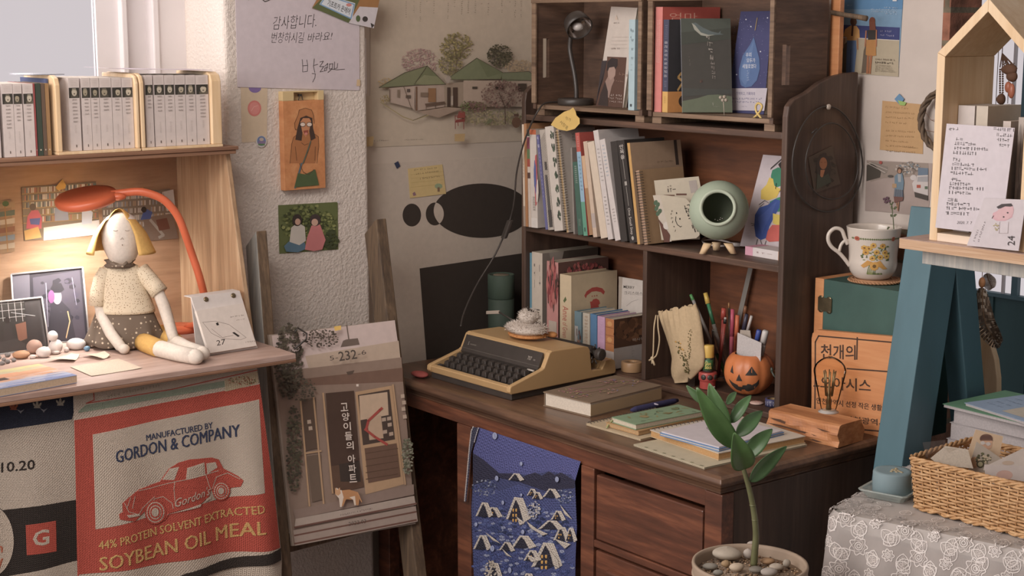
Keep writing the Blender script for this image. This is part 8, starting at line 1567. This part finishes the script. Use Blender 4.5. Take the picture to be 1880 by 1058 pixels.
# candle on a glass dish
cz = TZ + .0028; cd_ = U(1637, 899, 2, cz + .012); t = thing('glass_dish', 'square glass dish holding the blue candle on the lace table', 'dish', V((cd_.x, cd_.y, cz)))
g = G('dish_glass'); r0 = .05
def ringq(r, z): return [V((cd_.x, cd_.y, 0)) + ta * (r * sx_) + tb * (r * sy_) + EZ * (cz + z) for sx_, sy_ in ((-1, -.86), (-.86, -1), (.86, -1), (1, -.86), (1, .86), (.86, 1), (-.86, 1), (-1, .86))]
rr = [ringq(.034, 0), ringq(.043, .012), ringq(.047, .014), ringq(.047, .017), ringq(.0415, .0165), ringq(.034, .006)]; vs = [p for r_ in rr for p in r_]; g.add(vs, [tuple(range(8))[::-1]] + [(i * 8 + k, i * 8 + (k + 1) % 8, (i + 1) * 8 + (k + 1) % 8, (i + 1) * 8 + k) for i in range(5) for k in range(8)] + [tuple(range(40, 48))]); g.obj('dish', t, bevel=.001)
cb = V((cd_.x, cd_.y, cz + .0068)); t = thing('blue_candle', 'short pale blue grey candle standing in the glass dish', 'candle', cb)
g = G('matte', '#7f99a0'); g.lathe([(.032, 0), (.0345, .002), (.0345, .038), (.0325, .0412), (.026, .041), (0, .0405)], cb, 40); g.obj('wax', t)
g = G('stone', '#a89a78'); R = random.Random(2); 
for i in range(14): a = R.random() * 6.28; r_ = R.random() * .014; g.ell(cb + V((.006 + r_ * math.cos(a), .006 + r_ * math.sin(a), .041)), (.0035, .0025, .0018), 8, 5)
g.obj('dried_petals', t)
# magazines behind the basket
mz = TZ - .004; o = V((.15, .49, mz)); sp_ = V((.27, .58, 0)); t = thing('magazine_stool', 'low wooden stool under the magazine stack behind the basket', 'stool', sp_)
g = G('ladder_wood'); g.box(.152, .40, .475, .69, mz - .022, mz); g.obj('seat', t)
for x in (.16, .36):
    for y in (.48, .65): g = G('ladder_wood'); g.box(x, x + .03, y, y + .03, .0005, mz - .0222); g.obj('leg', t)
def mag(name, label, off, w_, d_, th, col, z, ang2, grp=None, blue=False, curl=0):
    a_ = (EX * math.cos(ang2 + .06) + EY * math.sin(ang2 + .06)); b_ = EZ.cross(a_); q_ = V((o.x, o.y, z)) + a_ * off[0] + b_ * off[1]; t = thing(name, label, 'magazine', q_ + a_ * w_ / 2 + b_ * d_ / 2, grp)
    g = G('print', col); g.obox(q_ + EZ * (th - .001), a_ * w_, b_ * d_, EZ * .001)
    if blue: d = D(g, lambda u, v: q_ + a_ * w_ * u + b_ * d_ * v + EZ * th, EZ); d.poly([(.35, .1), (1, .1), (1, .9), (.3, .9)], '#c4b8a4'); [d.scrib((.08, .2 + i * .13), (.26, .2 + i * .13), .03, '#7f90a8', i) for i in range(6)]; d.poly([(.5, .3), (.8, .35), (.7, .6)], '#a8b0a0')
    g.obj('cover', t); g = G('paper', '#b8b0b0'); g.obox(q_ + a_ * .002 + b_ * .002, a_ * (w_ - .004), b_ * (d_ - .004), EZ * (th - .00105)); g.obj('pages', t)
for i, (th, c_, an, nm) in enumerate(((.03, '#b4acb0', .0, 'lowest grey white magazine in the stack behind the basket'), (.034, '#c0b8b8', .03, 'thick white magazine second from the bottom behind the basket'), (.03, '#b8b2b8', -.04, 'pale magazine under the green one behind the basket'))): mag('magazine', nm, (.0 + i * .006, .0), .24, .19, th, c_, mz + (.0003, .0306, .0649)[i], an)
mag('magazine', 'green covered magazine near the top of the stack behind the basket', (-.004, -.012), .24, .2, .007, '#5f9470', mz + .0953, -.1)
mag('magazine', 'light blue magazine with a beige panel lying on the green one', (.03, .015), .24, .19, .006, '#94aac4', mz + .1027, -.28, blue=True)

# ---------------------------------------------------------------- scarf hanging from the desk drawer
g = G('cloth'); sy_ = .0135; d = D(g, lambda a, b: U(a, b, 1, sy_), -EY, -1, 'cloth', .00003); d.mx = 6
d.warp = lambda p: V((p.x, p.y - .004 * math.sin(p.x * 30 + p.z * 3) * min(1, max(0, (.68 - p.z) * 4)), p.z))
C = lambda *a: cv(a, 760, 740, 3.327)
NB = '#454d7a'; d.poly(C((390, 148), (1018, 358), (985, 480), (1000, 760), (985, 1130), (375, 1130), (355, 640), (370, 300)), NB)
d.poly(C((395, 150), (1018, 358), (985, 475), (960, 440), (820, 420), (700, 440), (600, 430), (520, 450), (360, 305)), '#585d98')
d.poly(C((360, 305), (420, 345), (520, 430), (600, 430), (630, 470), (690, 440), (740, 425), (780, 445), (825, 418), (860, 440), (900, 425), (985, 475), (985, 520), (800, 540), (640, 480), (520, 460), (362, 500)), '#35364e')
d.poly(C((365, 500), (520, 540), (640, 500), (800, 560), (985, 560), (995, 800), (990, 1130), (375, 1130)), '#4a5488'); d.blob(*C((430, 520))[0], 22, 15, 130, 1.8, ['#34405e', '#8f95a8', '#2c3450', '#55608c'], 3); d.blob(*C((920, 570))[0], 18, 14, 110, 1.6, ['#34405e', '#9aa0b4', '#55608c'], 4); d.blob(*C((670, 760))[0], 92, 40, 260, 3.4, ['#55649c', '#3c4a7c', '#8d95b4', '#2f3a5e'], 5, 1.5); d.blob(*C((680, 980))[0], 92, 40, 240, 3.6, ['#4f5e98', '#39477a', '#46548c', '#8d95b4'], 6, 1.5)
SN = '#c6bcb0'; DK = '#2f3040'
def hut(x, y, w_, h_, lit=1):
    P = lambda u, v: (x + u * w_, y + v * h_)
    d.poly(C(P(-.5, 1), P(0, 0), P(.3, .1), P(.55, 1), P(.2, 1.1)), DK); d.poly(C(P(0, -.05), P(.55, .0), P(1.05, .95), P(.62, 1.15), P(.3, .35)), SN); d.poly(C(P(-.6, 1.02), P(0, -.06), P(.1, .06), P(-.4, .98)), SN)
    for i in range(lit * 3): d.rect(*C(P(-.12 + i % 2 * .2, .5 + i // 2 * .24))[0], *C(P(-.02 + i % 2 * .2, .64 + i // 2 * .24))[0], '#d8a44c')
for h_ in ((620, 580, 95, 130, 2), (790, 860, 110, 140, 2), (890, 760, 70, 80, 1), (955, 765, 50, 75, 1), (870, 660, 60, 55, 1), (470, 640, 70, 55, 1), (720, 525, 40, 40, 1), (750, 545, 40, 40, 1), (660, 810, 90, 70, 0), (820, 720, 100, 50, 0), (420, 610, 60, 80, 0), (410, 810, 60, 80, 0), (620, 430, 60, 40, 0), (830, 525, 70, 50, 0), (720, 900, 60, 60, 1), (480, 980, 60, 90, 0), (700, 1040, 60, 70, 0), (560, 850, 70, 50, 0)): hut(*h_)
for pts in ([(700, 720), (760, 770), (820, 800), (790, 810), (720, 760)], [(640, 690), (690, 730), (660, 745)], [(830, 900), (880, 960), (890, 1010), (850, 990)], [(440, 790), (530, 860), (480, 840)], [(540, 890), (610, 940), (570, 930)], [(900, 620), (980, 710), (930, 680)], [(860, 830), (970, 860), (930, 890)], [(700, 920), (780, 960), (730, 970)]): d.poly(C(*pts), SN)
d.blob(*C((740, 650))[0], 12, 16, 90, 1.8, ['#c6bcb0', '#a8a8b4', '#8d95b4'], 7); d.blob(*C((470, 1020))[0], 10, 18, 60, 2.2, ['#c6bcb0', '#b4a898'], 8)
for x, y, r_ in ((502, 200, 4.4), (665, 370, 2.6), (512, 460, 3.4), (882, 466, 3.6), (550, 608, 2.8), (668, 560, 2), (480, 890, 3.8), (680, 785, 3), (595, 1020, 3.8), (390, 740, 2.6)): d.ell(*C((x, y))[0], r_, r_ * 1.45, '#9aa4c8')
d.poly(C((370, 145), (404, 150), (385, 210), (360, 300), (335, 600), (322, 598), (350, 250), (362, 165)), '#3f4258'); d.line(C((404, 150), (388, 200), (378, 240)), 1.6, '#a8a4ac'); d.line(C((372, 143), (360, 170), (350, 260), (325, 598)), 1.8, '#b8b2b0')
o_ = g.obj('village_scarf'); m_ = o_.modifiers.new('solid', 'SOLIDIFY'); m_.thickness = .00025; m_.offset = -1; tag(o_, 'blue scarf printed with a snowy night village hanging from the desk', 'scarf')

# ---------------------------------------------------------------- potted plant in front of the desk
pc = V((.283, -.218, 0)); rz = U(1377, 1033, 1, pc.y).z; rz = UP(1377, 1033, pc, FW).z; pc = UP(1377, 1033, pc, FW); pr = 106.5 / FPX * (pc - CAM).dot(CFW)
st_h = pc.z - .17; t = thing('plant_stool', 'round wooden stool under the beige plant pot', 'stool', V((pc.x, pc.y, 0)))
g = G('ladder_wood'); g.lathe([(0, st_h - .025), (.13, st_h - .025), (.135, st_h - .02), (.135, st_h - .005), (.13, st_h), (0, st_h)], V((pc.x, pc.y, 0)), 36); g.obj('seat', t)
for i in range(3): a = i * 2.094; g = G('ladder_wood'); g.tube([V((pc.x + .14 * math.cos(a), pc.y + .14 * math.sin(a), .0155)), V((pc.x + .09 * math.cos(a), pc.y + .09 * math.sin(a), st_h - .02))], .014, 10); g.obj('leg', t)
pb_ = V((pc.x, pc.y, st_h + .0005)); PH = pc.z - pb_.z; t = thing('plant_pot', 'beige ceramic pot of soil and pebbles at the bottom of the photo', 'pot', pb_)
g = G('matte', '#a08a74'); g.lathe([(0, 0), (pr * .72, 0), (pr * .8, .006), (pr * .93, PH * .5), (pr * .98, PH * .9), (pr, PH - .004), (pr * .99, PH), (pr * .945, PH), (pr * .935, PH - .006), (pr * .9, PH * .62), (0, PH * .6)], pb_, 56)
for i in range(4): g.lathe([(pr * (.95 + .012 * i) + .0005, PH * (.62 + i * .08)), (pr * (.952 + .012 * i) + .0012, PH * (.63 + i * .08)), (pr * (.955 + .012 * i) + .0005, PH * (.645 + i * .08))], pb_, 56)
g.obj('pot', t)
sz = PH - .02; g = G('stone', '#7a604a'); g.grid(lambda u, v: pb_ + V((pr * .925 * u * math.cos(v * 2 * math.pi), pr * .925 * u * math.sin(v * 2 * math.pi), sz + .003 * math.sin(u * 17 + v * 31) - .002)), 16, 40)
R = random.Random(21)
for i in range(420):
    a = R.random() * 6.283; r_ = pr * .9 * math.sqrt(R.random()); k = R.uniform(.0012, .0027); g.set('stone', R.choice(['#a8865e', '#8a6a4c', '#b89a74', '#6a5442', '#c0a684', '#94704c'])); g.ell(pb_ + V((r_ * math.cos(a), r_ * math.sin(a), sz + .001 + R.random() * .002)), (k, k, k * .8), 5, 4)
o_ = g.obj('soil', t)
SD = lambda px, py: U(px, py, 2, pb_.z + sz)
for px, py, rx, rzz, c_, lb in ((1334, 1031, 26, 12, '#b3a694', 'large flat cream pebble at the back left of the pot'), (1373, 1030, 9, 10, '#b8aca0', 'whitish pebble left of the plant stem'), (1381, 1014, 11, 9, '#b5a99c', 'pale pebble behind the plant stem'), (1332, 1046, 8, 7, '#a8895f', 'tan pebble below the large flat one'), (1352, 1053, 13, 8, '#c2ae94', 'cream pebble in front of the stem'), (1304, 1050, 13, 6, '#8a8478', 'grey pebble at the left rim of the pot'), (1409, 1040, 12, 6, '#b58c60', 'orange brown pebble right of the stem'), (1425, 1052, 12, 7, '#b0a290', 'beige pebble at the right of the pot'), (1388, 1056, 13, 6, '#7d766a', 'dark grey pebble at the foot of the stem'), (1444, 1046, 7, 8, '#a89c8c', 'small pale pebble near the right rim of the pot'), (1412, 1062, 14, 8, '#a49a90', 'grey white pebble at the bottom edge of the photo'), (1318, 1062, 9, 6, '#8f8a7e', 'small grey pebble at the bottom left of the pot')):
    c = SD(px, py); k = 1 / 1010; g = G('stone', c_); g.ell(c + EZ * (rzz * k * .8 + .0046), (rx * k, rx * k * .72, rzz * k * .9), 20, 12, (RT, -FW, EZ), .06); g.floor(pb_.z + sz + .0046); tag(g.obj('pot_pebble'), lb, 'pebble', 'pebbles on the soil of the pot')
sb = SD(1384, 1044) + EZ * .0095; t = thing('green_plant', 'single stemmed plant with glossy green leaves growing in the pot', 'plant', sb)
LPp = lambda px, py, f=0: UP(px, py, sb + FW * f, FW)
stem = smooth([sb - EZ * .004, LPp(1386, 1010), LPp(1388, 985), LPp(1386, 955), LPp(1382, 928), LPp(1376, 900), LPp(1370, 878), LPp(1364, 858), LPp(1357, 836), LPp(1345, 805), LPp(1332, 780)])
g = G('leaf', '#6a6c40'); NS_ = len(stem); g.tube(stem, [.0062 - .0035 * i / NS_ for i in range(NS_)], 12)
for i in (8, 12, 16): g.ell(stem[i], (.0058, .0058, .0024), 12, 6)
g.obj('stem', t)
def leaf(base, tip, wd, f0_, f1_, bend, roll, c_):
    a, b = LPp(*base, f0_), LPp(*tip, f1_); ax_l = (b - a); L = ax_l.length; ax_l.normalize(); sd = ax_l.cross(FW).normalized(); sd = (sd * math.cos(roll) + FW * math.sin(roll)).normalized(); nn_ = sd.cross(ax_l).normalized(); w_ = wd / FPX * 2.8
    def fn(u, v):
        k = math.sin(math.pi * min(1, v ** .8 * .97 + .02)) ** .75 * (1 - .15 * v); x = (u * 2 - 1); return a + ax_l * (L * v) + sd * (x * w_ * k) + nn_ * (bend * L * math.sin(math.pi * v) + abs(x) ** 1.3 * w_ * k * .35)
    g = G('leaf', c_); g.sm = True; g.grid(fn, 8, 18); g.sm = False; o_ = g.obj('leaf', t); m_ = o_.modifiers.new('solid', 'SOLIDIFY'); m_.thickness = .0009; g2 = G('leaf', '#7d8c58'); g2.tube([fn(.5, i / 12) + nn_ * -.0006 for i in range(12)], .0006, 5); g2.obj('midrib', o_)
leaf((1352, 822), (1279, 712), 20, .0, .03, .06, .25, '#4a7634'); leaf((1366, 862), (1348, 795), 22, .01, .05, .1, -.1, '#4f7c38'); leaf((1336, 792), (1302, 704), 17, -.01, -.02, .05, .3, '#4a7438'); leaf((1300, 742), (1260, 708), 9, -.01, -.02, .05, .4, '#466a38')
leaf((1334, 742), (1352, 720), 7, -.01, -.03, .05, .6, '#4a7440'); leaf((1342, 776), (1379, 726), 11, -.01, -.03, .08, .5, '#4d7a44'); leaf((1352, 800), (1400, 755), 14, -.0, -.03, .08, .4, '#45703c'); leaf((1366, 842), (1418, 788), 15, 0, -.02, .08, .4, '#457038'); leaf((1378, 884), (1444, 820), 17, .0, .0, -.08, -.35, '#4d7a44')
